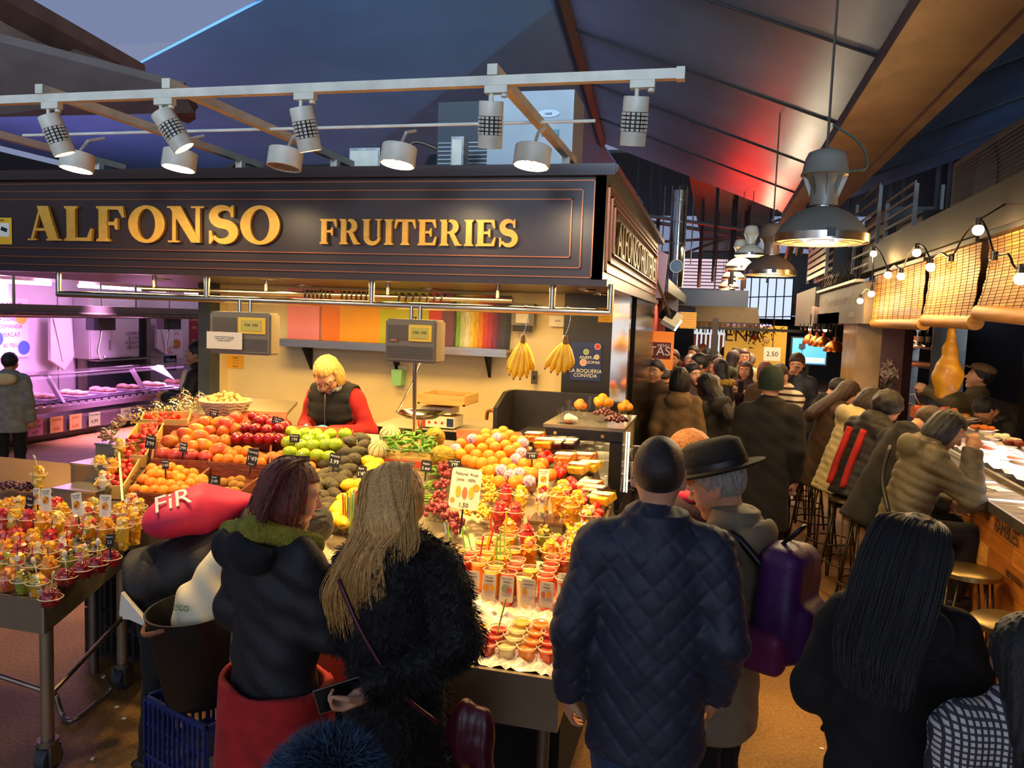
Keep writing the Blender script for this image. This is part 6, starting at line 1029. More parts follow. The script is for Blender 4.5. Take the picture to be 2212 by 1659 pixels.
# ------------------------------------------------------------------ chicken stall across the far aisle
CX = -9.5; LIL = mat('lilac_panel', '#cfc6d2', .5, noise=(2, .05)); 
RX = (math.pi/2, 0, math.pi/2)
cw = MB().b2((-11.6, 6.0, 0), (-11.45, 18, 3.2)).build('wall_chicken', LIL); struct(cw); struct(MB().b2((-11.6, 17.4, 0), (-5.2, 17.6, 3.2)).build('wall_chicken_end', LIL)); struct(MB().b2((-11.6, 6, 2.75), (-9.2, 18, 2.85)).build('ceiling_chicken', LIL))
for y in (10.2, 11.7): MB().b2((-11.455, y, 0), (-11.44, y+.015, 2.7)).build('joint', GREYP, cw)
tl = emis('tube_pink', '#f6d4ff', 9)
for i, (y, x) in enumerate(((9.6, -10.6), (12.4, -10.6), (15.2, -10.6))):
 t = thing('tube_light', 'pinkish fluorescent tube over the chicken counter, '+('first', 'second', 'third')[i]+' of three', 'lamp', (x, y, 2.35), group='pink tubes'); MB().cyl((0, -1.1, 0), (0, 1.1, 0), .03, n=10).build('tube', tl, t, 40); MB().b2((-.05, -1.15, .03), (.05, 1.15, .08)).build('batten', WHITEP, t); MB().cyl((0, 0, .08), (0, 0, .4), .012).build('rod', WHITEP, t)
bm = thing('awning_box', 'long grey rolled awning box above the chicken counter', 'awning'); MB().b2((CX-.1, 6.5, 1.83), (CX+.02, 17, 2.02)).build('casing', mat('awning_grey', '#857a76', .5, noise=(3, .12)), bm); MB().cyl((CX+.03, 6.5, 1.88), (CX+.03, 17, 1.88), .035, n=10).build('lower_bar', STEELD, bm, 40)
for y in (9.0, 11.4, 13.8): MB().cyl((CX-.04, y, 2.02), (CX-.04, y, 2.8), .02).build('hanger', STEELD, bm)
cc = thing('chicken_counter', 'long refrigerated glass counter of the chicken stall', 'counter'); P2 = mat('counter_plum', '#5b4a55', .5); LILM = mat('lilac_metal', '#cdbccd', .35, .5)
MB().b2((CX-.9, 6.5, .10), (CX, 17, .30)).build('base', P2, cc); MB().b2((CX-.88, 6.5, 0), (CX-.08, 17, .10)).build('plinth', BLACKP, cc); MB().b2((CX-.9, 6.5, .30), (CX-.02, 17, .34)).build('shelf', LILM, cc); MB().b2((CX-.05, 6.5, .42), (CX+.02, 17, .50)).build('bumper', mat('counter_mauve', '#8d7890', .4), cc); MB().b2((CX-.9, 6.5, .52), (CX-.05, 17, .56)).build('tray_deck', mat('deck_dark', '#4a3f50', .4, .4), cc)
for i in range(64): MB().b2((CX+.001, 6.6+.16*i, .50), (CX+.008, 6.70+.16*i, .545)).build('vent', LILM, cc)
m = MB(); m.prism([(CX-.02, 6.5, .56), (CX-.30, 6.5, .95), (CX-.31, 6.5, .95), (CX-.03, 6.5, .56)], (0, 10.5, 0)); m.build('sloping_glass', clear('counter_glass', (.97, .93, 1), .5), cc); MB().b2((CX-.75, 6.5, .95), (CX-.29, 17, .965)).build('glass_top', clear('counter_glass2', (.95, .9, 1), 1.5, .15), cc); MB().tube([(CX-.3, 6.5, .955), (CX-.3, 17, .955)], .012, 6).build('edge', LILM, cc)
for y in (9.8, 11.6, 13.4, 15.2): MB().prism([(CX-.0, y, .55), (CX-.28, y, .95), (CX-.36, y, .95), (CX-.08, y, .55)], (0, .05, 0)).build('bracket', LILM, cc)
light('AREA', (CX-.4, 10.5, .93), 14, PINK, (CX-.4, 10.5, 0), .3, 5)
FOW = mat('chicken_flesh', '#e0a88c', .4, noise=(8, .2))
for i in range(9):
 t = thing('chicken_tray', ('first', 'second', 'third', 'fourth', 'fifth', 'sixth', 'seventh', 'eighth', 'ninth')[i]+' white tray of chicken pieces in the long counter', 'tray', (CX-.42, 8.6+.62*i, .56), group='chicken trays'); MB().b2((-.28, -.2, 0), (.28, .2, .03)).build('dish', LILM, t)
 for k in range(4): m = MB(); m.sphere((-.15+.1*k, .06*math.sin(k*3), .06), (.06, .12, .045), 10, 6); m.v = [tuple(Vector(v)*(1+.08*math.sin(30*v[0]))) for v in m.v]; m.build('chicken_piece', FOW, t, True)
def tagx(px, py, w_, h, L, col, lab, x, bg, cat='price tag'):
 p = PX(px, py, x); t = thing('price_label', lab, cat, p); MB().b2((0, -w_/2, -h/2), (.004, w_/2, h/2)).build('sheet', bg, t)
 for s_, fz, k in L: text(s_, k*h, col, t, (.0055, 0, fz*h), RX)
 return t
KRAFT = mat('label_kraft', '#d6a964', .7); GRN = mat('label_green', '#9db07c', .7); PNK = mat('label_pink', '#d98ab0', .7); RST = mat('ink_rust', '#a34a2a', .8)
for a in ((76, 922, .26, .26, (('PATO', .3, .24), ('MACHO', 0, .24), ('6,99', -.32, .24)), INK, 'pink duck price label on the counter front', CX+.03, PNK), (122, 917, .24, .24, (('POLLASTRE', .3, .14), ('4,65', -.25, .3)), RST, 'kraft label with a rooster priced four sixty-five', CX+.03, KRAFT), (163, 911, .24, .24, (('GALLINA', .3, .14), ('6,00', -.25, .32)), RST, 'kraft label with a rooster priced six', CX+.03, KRAFT), (204, 905, .24, .22, (('POLLA TENDRA', .3, .13), ('6,94', -.15, .36)), INK, 'green label priced six ninety-four', CX+.03, GRN), (272, 895, .24, .22, (('CONILL', .25, .2), ('7,50', -.15, .3)), INK, 'green label furthest along the counter', CX+.03, GRN)): tagx(*a)
WX = -11.44; a = tagx(22, 708, .72, 1.0, (('LA MEVA', .38, .12), ('BOQUERIA', .26, .10), ('A DOMICILI', .14, .08), ('COMANDA', .02, .09), ('MERCAT', -.12, .10), ('EL TEU', -.30, .09)), mat('ink_mauve', '#8a3a6a', .8), 'white home delivery poster on the lilac wall', WX+.0, mat('poster_lilac', '#eadcec', .6), 'poster')
for fy, fz, c in ((-.26, -.18, '#3a5fb8'), (.26, -.34, '#3a5fb8'), (.22, .18, '#e8b23a')): m = MB(); m.lathe([(.12, 0), (0, 0)], 18); o = m.build('drawing', mat('draw_'+c.strip('#'), c, .6), a, None, (.007, fy, fz)); o.rotation_euler = (0, math.pi/2, 0)
tagx(419, 708, .33, .72, (('Mas Pollastre', .42, .08), ('CAPO', .26, .14), ('MES', 0, .12), ('FACIL', -.40, .09)), mat('ink_gold', '#e8c86a', .7), 'narrow dark red capon poster near the post', WX, mat('poster_maroon', '#8a2433', .6), 'poster'); tagx(447, 712, .3, .72, (('el millor', .3, .08), ('moments', -.35, .1)), MATS['ink_mauve'], 'pale pink poster right beside the post', WX, MATS['poster_lilac'], 'poster'); a = tagx(381, 745, .42, .6, (('EPO', .4, .14), ('*', -.4, .1)), RST, 'roast chicken poster below the hanging scale', WX, MATS['poster_lilac'], 'poster'); m = MB(); m.sphere((.006, 0, .02), (.005, .15, .11), 14, 8); m.build('drawing', mat('draw_roast', '#c9854a', .6), a)
tagx(368, 784, .40, .32, (('POLLOS', .2, .26), ('PAYES', -.22, .26)), CHALK, 'dark blue chicken sign low on the lilac wall', WX, mat('sign_navy', '#232a66', .6), 'sign')
def bags(px, py, h, lab):
 p = PX(px, py, WX+.12); t = thing('carrier_bags', lab, 'bags', p); m = MB(); m.prism([(0, -.22, 0), (0, .22, 0), (0, .28, -h*.75), (0, .05, -h), (0, -.25, -h*.8)], (.06, 0, 0)); m.v = [(x+.02*math.sin(30*y+20*z), y, z) for x, y, z in m.v]; m.build('bundle', mat('bag_white', '#e8dde8', .5), t); m = MB(); m.prism([(.065, -.18, -.03), (.065, .16, -.02), (.07, .22, -h*.7), (.07, .0, -h*.85)], (.02, 0, 0)); m.build('front_fold', MATS['bag_white'], t); MB().tube([(-.12, 0, .06), (.05, 0, .03)], .01, 5).build('hook', STEEL, t)
bags(126, 684, .95, 'bundle of white carrier bags hung high on the lilac wall'); bags(352, 690, .75, 'bundle of white carrier bags behind the second scale')
cb = thing('wall_cabinet', 'white metal cabinet with lettering behind the chicken counter', 'cabinet'); a, c = PX(192, 700, -11.1), PX(300, 770, -11.1); MB().b2((-11.44, a.y, c.z), (-11.1, c.y, a.z+.5)).build('carcass', LIL, cb)
for k in range(2): y0 = a.y+(c.y-a.y)*.42*k; d = MB().b2((-11.1, y0+.02, c.z+.03), (-11.08, y0+(c.y-a.y)*.4, a.z+.3)).build('door', LIL, cb); MB().b2((-11.08, y0+(c.y-a.y)*.36, c.z+.15), (-11.06, y0+(c.y-a.y)*.375, c.z+.35)).build('handle', STEEL, d)
text('COMPROVIN\nEL CANVI\nAL EFECTUAR\nLA COMPRA', .09, INK, cb, (-11.07, a.y+(c.y-a.y)*.9, (a.z+c.z)/2), RX)
nk = thing('dark_niche', 'dark steel work niche behind the chicken counter', 'shelf unit'); a, c = PX(165, 690, -11.42), PX(315, 800, -11.42); MB().b2((-11.44, a.y, .4), (-11.40, c.y, a.z+.2)).build('back', mat('niche_dark', '#3a3540', .5), nk); MB().b2((-11.4, a.y+.1, c.z+.28), (-11.0, c.y-.1, c.z+.31)).build('shelf', STEEL, nk); MB().b2((-11.4, a.y, .4), (-11.3, a.y+.12, a.z+.2)).build('frame', STEELD, nk); MB().b2((-11.4, c.y-.12, .4), (-11.3, c.y, a.z+.2)).build('frame', STEELD, nk)
for px, py, lab in ((218, 695, 'dark hanging scale over the chicken counter near the bags'), (365, 695, 'dark hanging scale over the chicken counter near the posters')):
 p = PX(px, py, -9.9); t = thing('hanging_scale', lab, 'scale', p, group='scales of the chicken stall'); MB().b2((-.08, -.24, -.14), (.08, .24, .16)).build('housing', mat('scale_navy', '#2a2733', .4), t); MB().b2((.08, -.12, -.03), (.09, .2, .06)).build('screen', BLACKP, t); MB().cyl((0, 0, .16), (0, 0, 1.0), .015).build('rod', CHROME, t); MB().tube(curve([(0, 0, -.14), (0, -.03, -.3), (0, -.08, -.5), (0, .0, -.62), (0, .08, -.58)], 5), .014, 6).build('hook', CHROME, t, True)
# ------------------------------------------------------------------ tapas bar along the aisle
BX, BZ = 1.68, 1.10
PLK = [mat('plank_%d' % i, c, .5, noise=(3.5, .3), stretch=(1, 1.2, 9), bump=(20, .2)) for i, c in enumerate(('#c87a28', '#d88c34', '#b0661e', '#e09c44', '#bf7226'))]
bar = thing('bar_counter', 'long tapas bar with a front of mixed wooden planks', 'bar counter')
MB().b2((BX, 2.9, .0), (BX+.06, 9.2, BZ-.05)).build('core', mat('bar_core', '#4a2c12', .7), bar); MB().b2((BX-.035, 2.9, BZ-.045), (BX+.75, 9.25, BZ)).build('worktop', mat('zinc_top', '#9a9282', .3, .75, noise=(5, .15)), bar); MB().b2((BX-.04, 2.9, BZ-.055), (BX-.02, 9.25, BZ+.004)).build('edge_strip', STEELD, bar); MB().b2((BX-.03, 2.9, 0), (BX, 9.2, .08)).build('kick_board', mat('kick_dark', '#2a1a0c', .7), bar)
rp = random.Random(5); z = .09; row = 0
while z < BZ-.1:
 h = rp.choice((.10, .13, .16)); h = min(h, BZ-.055-z); y = 2.95-rp.uniform(0, .4)
 while y < 9.15:
  L = rp.choice((.22, .35, .5, .7)) if y < 6.6 else 1.3; d = rp.uniform(.012, .026); y1 = min(y+L, 9.2); me = MB().b2((BX-d, max(2.92, y)+.003, z+.002), (BX, y1-.003, z+h-.002)).build('plank', PLK[rp.randrange(5)], bar); y += L
 z += h; row += 1
p = PX(2172, 1150, BX-.03); text('RAMBLES', .115, mat('burnt_mark', '#3a1c0a', .8), bar, (BX-.03, p.y, p.z), (math.pi/2, 0, -math.pi/2), ext=.001, sx=.8); p = PX(2190, 1250, BX-.03); text('BOQUERIA', .05, MATS['burnt_mark'], bar, (BX-.03, p.y, p.z), (math.pi/2, 0, -math.pi/2), ext=.001)
# placemats, plates and paper on the bar
MATP = mat('placemat_print', '#b8a684', .75, noise=(7, .75), stretch=(1, 6, 1), col2='#3a3028')
for i in range(5):
 t = thing('paper_placemat', 'printed paper placemat on the bar, '+('nearest', 'second', 'third', 'fourth', 'farthest')[i]+' along the edge', 'placemat', (BX+.13, 3.75+.62*i, BZ), group='placemats'); MB().b2((-.16, -.26, 0), (.16, .26, .002)).build('sheet', MATP, t); MB().box((.02, .05, .004), (.10, .16, .003), (0, 0, .3)).build('napkin', PAPER, t); MB().tube([(-.02, -.02, .008), (.05, .12, .008)], .004, 5).build('fork', STEEL, t)
# refrigerated tapas case on the bar
gx0, gx1, gy0, gy1, gzt = BX+.27, BX+.72, 4.35, 8.7, BZ+.27
gc = thing('tapas_case', 'low glass case of seafood on ice on the bar', 'display case'); MB().b2((gx0, gy0, BZ), (gx1, gy1, BZ+.03)).build('base', STEEL, gc); MB().b2((gx0, gy0, gzt-.012), (gx1, gy1, gzt)).build('top_glass', GLASS, gc); MB().b2((gx0-.004, gy0, BZ+.03), (gx0, gy1, gzt)).build('front_glass', GLASS, gc); MB().b2((gx0, gy0-.004, BZ+.03), (gx1, gy0, gzt)).build('end_glass', GLASS, gc)
for a, c in (((gx0, gy0, BZ), (gx0, gy0, gzt)), ((gx1, gy0, BZ), (gx1, gy0, gzt)), ((gx0, gy0, gzt), (gx0, gy1, gzt)), ((gx0, gy0, gzt), (gx1, gy0, gzt)), ((gx0, gy0, BZ+.03), (gx0, gy1, BZ+.03))): MB().tube([a, c], .011, 4).build('frame', STEELD, gc)
m = MB(); ri = random.Random(8)
for j in range(60):
 for i in range(9): m.v.append((gx0+.02+(gx1-gx0-.04)*i/8, gy0+.03+(gy1-gy0-.06)*j/59, BZ+.05+.06*(i/8)+.035*ri.random()))
m.f = [(j*9+i, j*9+i+1, (j+1)*9+i+1, (j+1)*9+i) for j in range(59) for i in range(8)]; m.m = [0]*len(m.f); tag(m.build('crushed_ice', MATS['ice_white'], gc), kind='stuff')
light('AREA', (gx0+.2, 5.8, gzt-.02), 16, (1, .9, .9), (gx0+.2, 5.8, 0), .12, 2.6)
SAL = mat('salmon_pink', '#d8745a', .4, noise=(12, .3)); SIL = mat('fish_silver', '#b9aaa0', .25, .5)
for i in range(11):
 t = thing('fish_fillet', ('pink' if i % 2 else 'silvery')+' piece of seafood lying on the ice, number %s from the near end' % ('one two three four five six seven eight nine ten eleven'.split()[i]), 'seafood', (gx0+.12+.07*(i % 3), 4.55+.24*i, BZ+.115), .4*(i % 4), group='seafood on ice'); m = MB(); m.sphere((0, 0, .02), (.035, .09, .02), 12, 6); m.build('flesh', SAL if i % 2 else SIL, t, True); m = MB(); m.prism([(-.02, .08, .02), (.02, .08, .02), (.035, .13, .02), (-.035, .13, .02)], (0, 0, .006)); m.build('tail', SIL, t)
def plate(px, py, lab, c, n=5, s=.03, cat='plate'):
 p = PZ(px, py, gzt); t = thing('tapas_plate', lab, cat, p, group='plates on the glass case'); m = MB(); m.lathe([(0, 0), (.07, 0), (.11, .012), (.115, .014), (.07, .006), (0, .006)], 20); m.build('plate', mat('plate_white', '#e4dccb', .3), t, 50)
 for k in range(n): a = k*2.4; r = .018*math.sqrt(k)*1.6; m = MB(); m.sphere((r*math.cos(a), r*math.sin(a), .025), (s, s*.8, s*.6), 9, 6); m.build('morsel', c, t, True)
plate(2080, 905, 'plate of round stuffed tapas on the glass case', mat('tapas_gold', '#c08a34', .5, noise=(10, .3)), 5, .035); plate(2120, 930, 'plate of orange croquettes on the glass case', mat('croquette', '#c06a2a', .6, noise=(12, .3)), 6); plate(2165, 950, 'white plate of paper napkins and bread', PAPER, 4); plate(2195, 965, 'plate of dark red sausages near the end of the case', mat('sausage_red', '#8a2c1c', .4, noise=(10, .3)), 6)
t = thing('tapas_tub', 'orange terracotta tub of prawns with a ladle', 'tub', PZ(2016, 905, gzt)); MB().b2((-.16, -.1, 0), (.16, .1, .09)).build('tub', mat('terracotta', '#b0522a', .5), t); m = MB(); [m.sphere((-.13+.03*i, .06*math.sin(i*4), .095), (.025, .018, .015), 8, 5) for i in range(10)]; tag(m.build('prawns', mat('prawn', '#d0763c', .4, noise=(9, .3)), t, True), kind='stuff'); MB().tube([(-.1, 0, .1), (-.16, .02, .2), (-.19, .02, .19)], .007, 5).build('ladle', STEEL, t, True)
# ------------------------------------------------------------------ bar stools
SEATM = mat('stool_brass', '#8f7f55', .3, .9); LEGM = mat('stool_legs', '#5a4f3e', .38, .9)
def stool(x, y, lab, zt=.78):
 t = thing('bar_stool', lab, 'stool', (x, y, 0), .3*y, group='bar stools'); m = MB(); m.lathe([(0, zt), (.15, zt), (.165, zt-.008), (.168, zt-.03), (.155, zt-.036), (0, zt-.036)], 24); m.build('seat', SEATM, t, 40)
 for k in range(4):
  a = math.pi/4+k*math.pi/2
  for d in (-.12, .12): MB().tube([(.12*math.cos(a+d*2.2), .12*math.sin(a+d*2.2), zt-.03), (.225*math.cos(a+d*.25), .225*math.sin(a+d*.25), .0)], .0075, 6).build('leg', LEGM, t, True)
 MB().tube([(.19*math.cos(i*.2618), .19*math.sin(i*.2618), .26) for i in range(25)], .008, 6).build('foot_ring', LEGM, t, True)
stool(1.40, 4.02, 'bar stool cut by the frame edge in front of the planks'); stool(1.46, 4.84, 'empty bar stool with a worn brass seat below the burnt lettering'); BS = [(1.22, 5.45), (1.16, 6.05), (1.12, 6.6), (1.08, 7.25), (1.02, 7.95), (1.0, 8.6), (.98, 9.2)]
for i, (x, y) in enumerate(BS): stool(x, y, 'bar stool under the '+('woman in the olive puffer coat', 'bent man in black', 'person in the black and red jacket', 'person in the cream puffer coat', 'person with long brown hair', 'last seated guest', 'end of the bar, empty')[i])
# ------------------------------------------------------------------ bamboo blinds and string lights over the bar
BAM = [mat('bamboo_%d' % i, c, .55, noise=(5, .25), stretch=(1, .8, 12)) for i, c in enumerate(('#b9823a', '#a8722e', '#c48e46'))]; AX = 1.52
def blind(y0, y1, zt, zb, tilt, lab):
 t = thing('bamboo_blind', lab, 'blind', group='bamboo blinds'); n = 24; h = (zt-zb)/n
 for i in range(n):
  z0 = zb+h*i; x = AX-.0+.05*math.sin(i/n*2.2)*tilt; MB().b2((x, y0+.01*math.sin(i*7), z0), (x+.004, y1+.01*math.sin(i*5), z0+h*.82)).build('slat', BAM[(i*7) % 3], t)
 for k in range(9): y = y0+(y1-y0)*(k+.5)/9; MB().tube([(AX-.006+.05*math.sin(i/n*2.2)*tilt, y, zb+h*i) for i in range(0, n+1, 4)], .0018, 4).build('string', mat('blind_string', '#3a2410', .9), t)
 MB().cyl((AX+.03, y0, zb-.03), (AX+.03, y1, zb-.03+.04*tilt), .05, n=14).build('rolled_hem', BAM[1], t, 40); MB().b2((AX-.01, y0, zt), (AX+.05, y1, zt+.03)).build('head_rail', BLACKM, t)
blind(2.6, 4.25, 2.66, 2.26, .3, 'bamboo blind nearest the camera with faint painted letter shadows'); blind(4.32, 5.35, 2.67, 2.22, 1, 'bamboo blind above the hanging ham'); blind(5.42, 6.6, 2.66, 2.20, .5, 'bamboo blind behind the middle bulbs'); blind(6.66, 8.6, 2.64, 2.19, .2, 'bamboo blind at the far end of the bar')
t = thing('blind_letter_shadow', 'letter shadows painted on the near bamboo blind', 'lettering'); text('RAMBLERO', .26, mat('letter_shadow', '#3a2a18', .9), t, (AX-.012, 4.1, 2.50), (math.pi/2, 0, -math.pi/2), ext=.002, sx=.75, name='letters')  # shadow of letters put in as flat dark lettering on the slats
struct(MB().b2((AX-.02, 2.4, 2.70), (AX+.4, 8.9, 2.95)).build('trim_12', mat('fascia_dark', '#2a2724', .6))); struct(MB().b2((AX+.05, 2.4, 2.68), (3.3, 8.9, 2.72)).build('ceiling_bar', mat('bar_ceiling', '#3a2c20', .8)))
BLB = emis('bulb_glow', '#ffd08a', 22); LX = AX-.14
bp = [(2205, 602, 1), (2147, 572, 0), (2113, 497, 1), (2054, 573, 0), (2010, 577, 1), (1980, 546, 1), (1946, 597, 1), (1918, 594, 1), (1887, 548, 1), (1882, 635, 1), (1858, 650, 1)]
sl = thing('string_light_cable', 'black cable carrying the bulbs along the bamboo blinds', 'cable'); P = [PX(a, c, LX)+Vector((0, 0, .055)) for a, c, _ in bp]; pts = [P[0]+Vector((0, -.6, .25))]
for i, q in enumerate(P): pts += [q, (q+P[min(i+1, len(P)-1)])/2+Vector((0, 0, .03))]
MB().tube(curve(pts[:-1], 4), .006, 5).build('cable', BLACKP, sl, True); MB().tube([P[2], P[2]+Vector((.14, 0, .1))], .005, 4).build('clip', BLACKP, sl)
for i, (a, c, on) in enumerate(bp):
 q = PX(a, c, LX); t = thing('light_bulb', ('glowing' if on else 'unlit')+' round bulb on the cable, number %s from the near end' % ('one two three four five six seven eight nine ten eleven'.split()[i]), 'bulb', q, group='string light bulbs'); MB().sphere((0, 0, 0), .030, 14, 10).build('globe', BLB if on else clear('bulb_clear', (1, .9, .7), .6), t, True); MB().cyl((0, 0, .024), (0, 0, .068), .016, n=10).build('socket', BLACKP, t, 40)
 if not on: MB().tube([(-.008, 0, -.005), (0, 0, .012), (.008, 0, -.005)], .0015, 4).build('filament', COPPER, t)
 else: light('POINT', q+Vector((-.02, 0, -.045)), 8, AMB, None, .03)
# ------------------------------------------------------------------ ham, wine cabinet, shelves and lilies behind the bar
hp = PY(2056, 712, 7.2); t = thing('cured_ham', 'whole cured ham hanging by its hoof over the bar', 'ham', hp); HAM = mat('ham_fat', '#d8a21e', .45, noise=(7, .35), col2='#a8701a', bump=(14, .5), coat=.2)
def fham(P): return smin(smin(rc(P, (0, 0, .0), (0, 0, -.16), .028, .046), rc(P, (0, 0, -.16), (.0, 0, -.36), .046, .098), .05), smin(el(P, (.0, 0, -.40), (.112, .075, .14)), rc(P, (-.02, 0, -.46), (-.05, 0, -.54), .07, .03), .06), .06)+.003*np.sin(45*P[:, 2]+20*P[:, 0])
V, F = surf(fham, (-.2, -.14, -.64), (.2, .14, .1), .009); link('meat', np_mesh('meat', [(V, F, 0)], [HAM]), t); m = MB(); m.lathe([(.04, -.15), (.052, -.20)], 16); m.build('paper_band', mat('band_red', '#c8552a', .6), t); MB().tube([(0, 0, 0), (.02, 0, .05), (0, 0, .12), (0, 0, .56)], .006, 5).build('cord', mat('cord_pale', '#c9b184', .8), t); m = MB(); m.sphere((0, 0, .05), (.02, .025, .035), 8, 6); m.build('hoof', mat('hoof_horn', '#c08a3a', .5), t, True)
light('SPOT', (1.45, 6.2, 2.5), 30, AMB, (2.0, 7.2, 1.7), .05, spot=45)
wc = thing('wine_cabinet', 'open steel wine cabinet behind the bar', 'cabinet'); a, c = PX(1952, 712, 2.9), PX(2036, 800, 2.9); y0, y1 = c.y, a.y
for z in (c.z, (a.z+c.z)/2, a.z+.15): MB().b2((2.75, y0, z), (3.15, y1, z+.03)).build('shelf', mat('oak_shelf', '#7a4c22', .5), wc)
for y in (y0, y1): MB().b2((2.75, y-.02, 0), (3.15, y+.02, a.z+.2)).build('side', STEELD, wc)
BOT = mat('bottle_dark', '#14150f', .12); LBL = mat('bottle_label', '#e2d6b4', .7)
for i in range(6):
 t = thing('wine_bottle', 'dark wine bottle with a pale label, number %s in the steel cabinet' % ('one two three four five six'.split()[i]), 'bottle', (2.84, y0+.14+(y1-y0-.26)*i/5, (a.z+c.z)/2+.03), group='wine bottles'); m = MB(); m.lathe([(0, 0), (.038, 0), (.038, .19), (.014, .24), (.014, .31), (0, .31)], 14); m.build('glass', BOT, t, 40); m = MB(); m.lathe([(.0386, .06), (.0386, .14)], 14); m.build('label', LBL, t)
BAK = mat('bar_shelf_wood', '#4a2c16', .6)
for k, z in enumerate((1.75, 2.15, 1.3)):
 t = thing('back_shelf', ('middle', 'upper', 'lower')[k]+' dark wooden shelf on the bar back wall', 'shelf'); MB().b2((2.95, 3.2, z), (3.2, 6.7, z+.03)).build('board', BAK, t); MB().b2((2.94, 3.2, z-.01), (2.96, 6.7, z+.05)).build('rail', BAK, t)
 for i in range(14): q = thing('bar_glass', ('tall' if k else 'stemmed')+' glass on the %s shelf of the bar back wall' % ('middle', 'upper', 'lower')[k], 'glass', (3.07, 3.5+.23*i, z+.03), group='glasses on the %s shelf' % ('middle', 'upper', 'lower')[k]); m = MB(); m.lathe([(0, 0), (.03, 0), (.006, .01), (.006, .06), (.035, .10), (.03, .16)], 12); m.build('bowl', GLASS, q, 50)
t = thing('lily_vase', 'white lilies in a pot on the far end of the bar', 'flowers', (PX(1895, 860, BX+.35).x, PX(1895, 860, BX+.35).y, BZ)); MB().lathe([(0, 0), (.09, 0), (.11, .12), (.1, .12), (0, .1)], 16).build('pot', WHITEP, t, 40); LILY = mat('lily_petal', '#f4ecd2', .5); GRNL = mat('lily_leaf', '#3c5226', .5)
rl = random.Random(4)
for k in range(9):
 hx, hy, hz = rl.uniform(-.22, .22), rl.uniform(-.25, .25), rl.uniform(.25, .62); MB().tube(curve([(0, 0, .1), (hx*.4, hy*.4, hz*.6), (hx, hy, hz)], 4), .006, 5).build('stem', GRNL, t, True)
 for j in range(3): a = rl.uniform(0, 6.28); m = MB(); q = Vector((hx*.5, hy*.5, hz*(.3+.2*j))); d = Vector((math.cos(a), math.sin(a), .4)); s = Vector((-d.y, d.x, 0))*.025; m.add([q, q+d*.08+s, q+d*.2-Vector((0, 0, .03)), q+d*.08-s], [(0, 1, 2, 3)]); m.build('leaf', GRNL, t)
 if k < 6:
  D_ = Vector((-.6+rl.uniform(-.4, .4), -.6+rl.uniform(-.4, .4), .4)).normalized(); Q = D_.to_track_quat('Z', 'Y')
  for j in range(6): a = j*math.pi/3; m = MB(); e = lambda r, w_, z: Vector((hx, hy, hz))+Q@Vector((r*math.cos(a)-w_*math.sin(a), r*math.sin(a)+w_*math.cos(a), z)); m.add([e(.004, 0, 0), e(.035, .016, .035), e(.075, .012, .055), e(.10, 0, .045), e(.075, -.012, .055), e(.035, -.016, .035)], [(0, 1, 2, 3, 4, 5)]); m.build('petal', LILY, t)
# ------------------------------------------------------------------ above the bar: air conditioner, clutter
t = thing('air_conditioner', 'dark outdoor air conditioner with a fan grille above the bar', 'air conditioner'); a, c = PX(2052, 332, 2.0), PX(2052, 480, 2.0); yb, ya = 8.0, 5.9; z0, z1 = 2.98, 3.62
MB().b2((2.0, ya, z0), (2.5, yb, z1)).build('casing', mat('ac_brown', '#6b5a48', .6, noise=(4, .2)), t); MB().b2((1.985, ya+.05, z0+.05), (2.0, yb-.12, z1-.06)).build('grille', mat('ac_grille', '#262320', .6), t); m = MB(); m.lathe([(.28, 0), (0, 0)], 28); o = m.build('fan_disc', BLACKP, t, None, (1.98, 7.0, 3.3)); o.rotation_euler = (0, -math.pi/2, 0)
for i in range(16): MB().tube([(1.976, ya+.06, z0+.07+.034*i), (1.976, yb-.13, z0+.07+.034*i)], .003, 4).build('wire', GREYP, t)
t = thing('bird_spikes', 'row of metal bird spikes on top of the grey shop sign', 'spikes'); MB().b2((1.40, 9.0, 2.60), (1.5, 12.3, 2.63)).build('base', WHITEP, t); m = MB(); [m.tube([(1.45, 9.05+.08*i, 2.63), (1.45+.1*math.sin(i*2.1), 9.05+.08*i+.04*math.cos(i*3), 2.83)], .003, 4) for i in range(40)]; tag(m.build('spikes', STEELD, t), kind='stuff')
for i, (y0, y1, z1, lab) in enumerate(((8.9, 10.3, 3.6, 'grey steel rack with louvres above the shops'), (10.8, 12.5, 3.9, 'tall mesh plant cage further along the roofs'), (13.0, 15.5, 3.6, 'pale slatted screen on the far roofs'))):
 t = thing('roof_rack', lab, 'rack'); x = 1.9 if i < 2 else 1.6
 for y in (y0, y1):
  for xx in (x, x+.7): MB().b2((xx-.02, y-.02, 2.9), (xx+.02, y+.02, z1)).build('post', GREYP, t)
 for k in range(7): z = 2.95+(z1-2.95)*k/6; MB().b2((x-.015, y0, z), (x, y1, z+.03 if i < 2 else z+.07)).build('slat', GREYP if i < 2 else WHITEP, t)
 MB().b2((x+.1, y0+.1, 2.9), (x+.65, y1-.1, z1-.25)).build('unit', mat('unit_dark', '#34322f', .6), t)
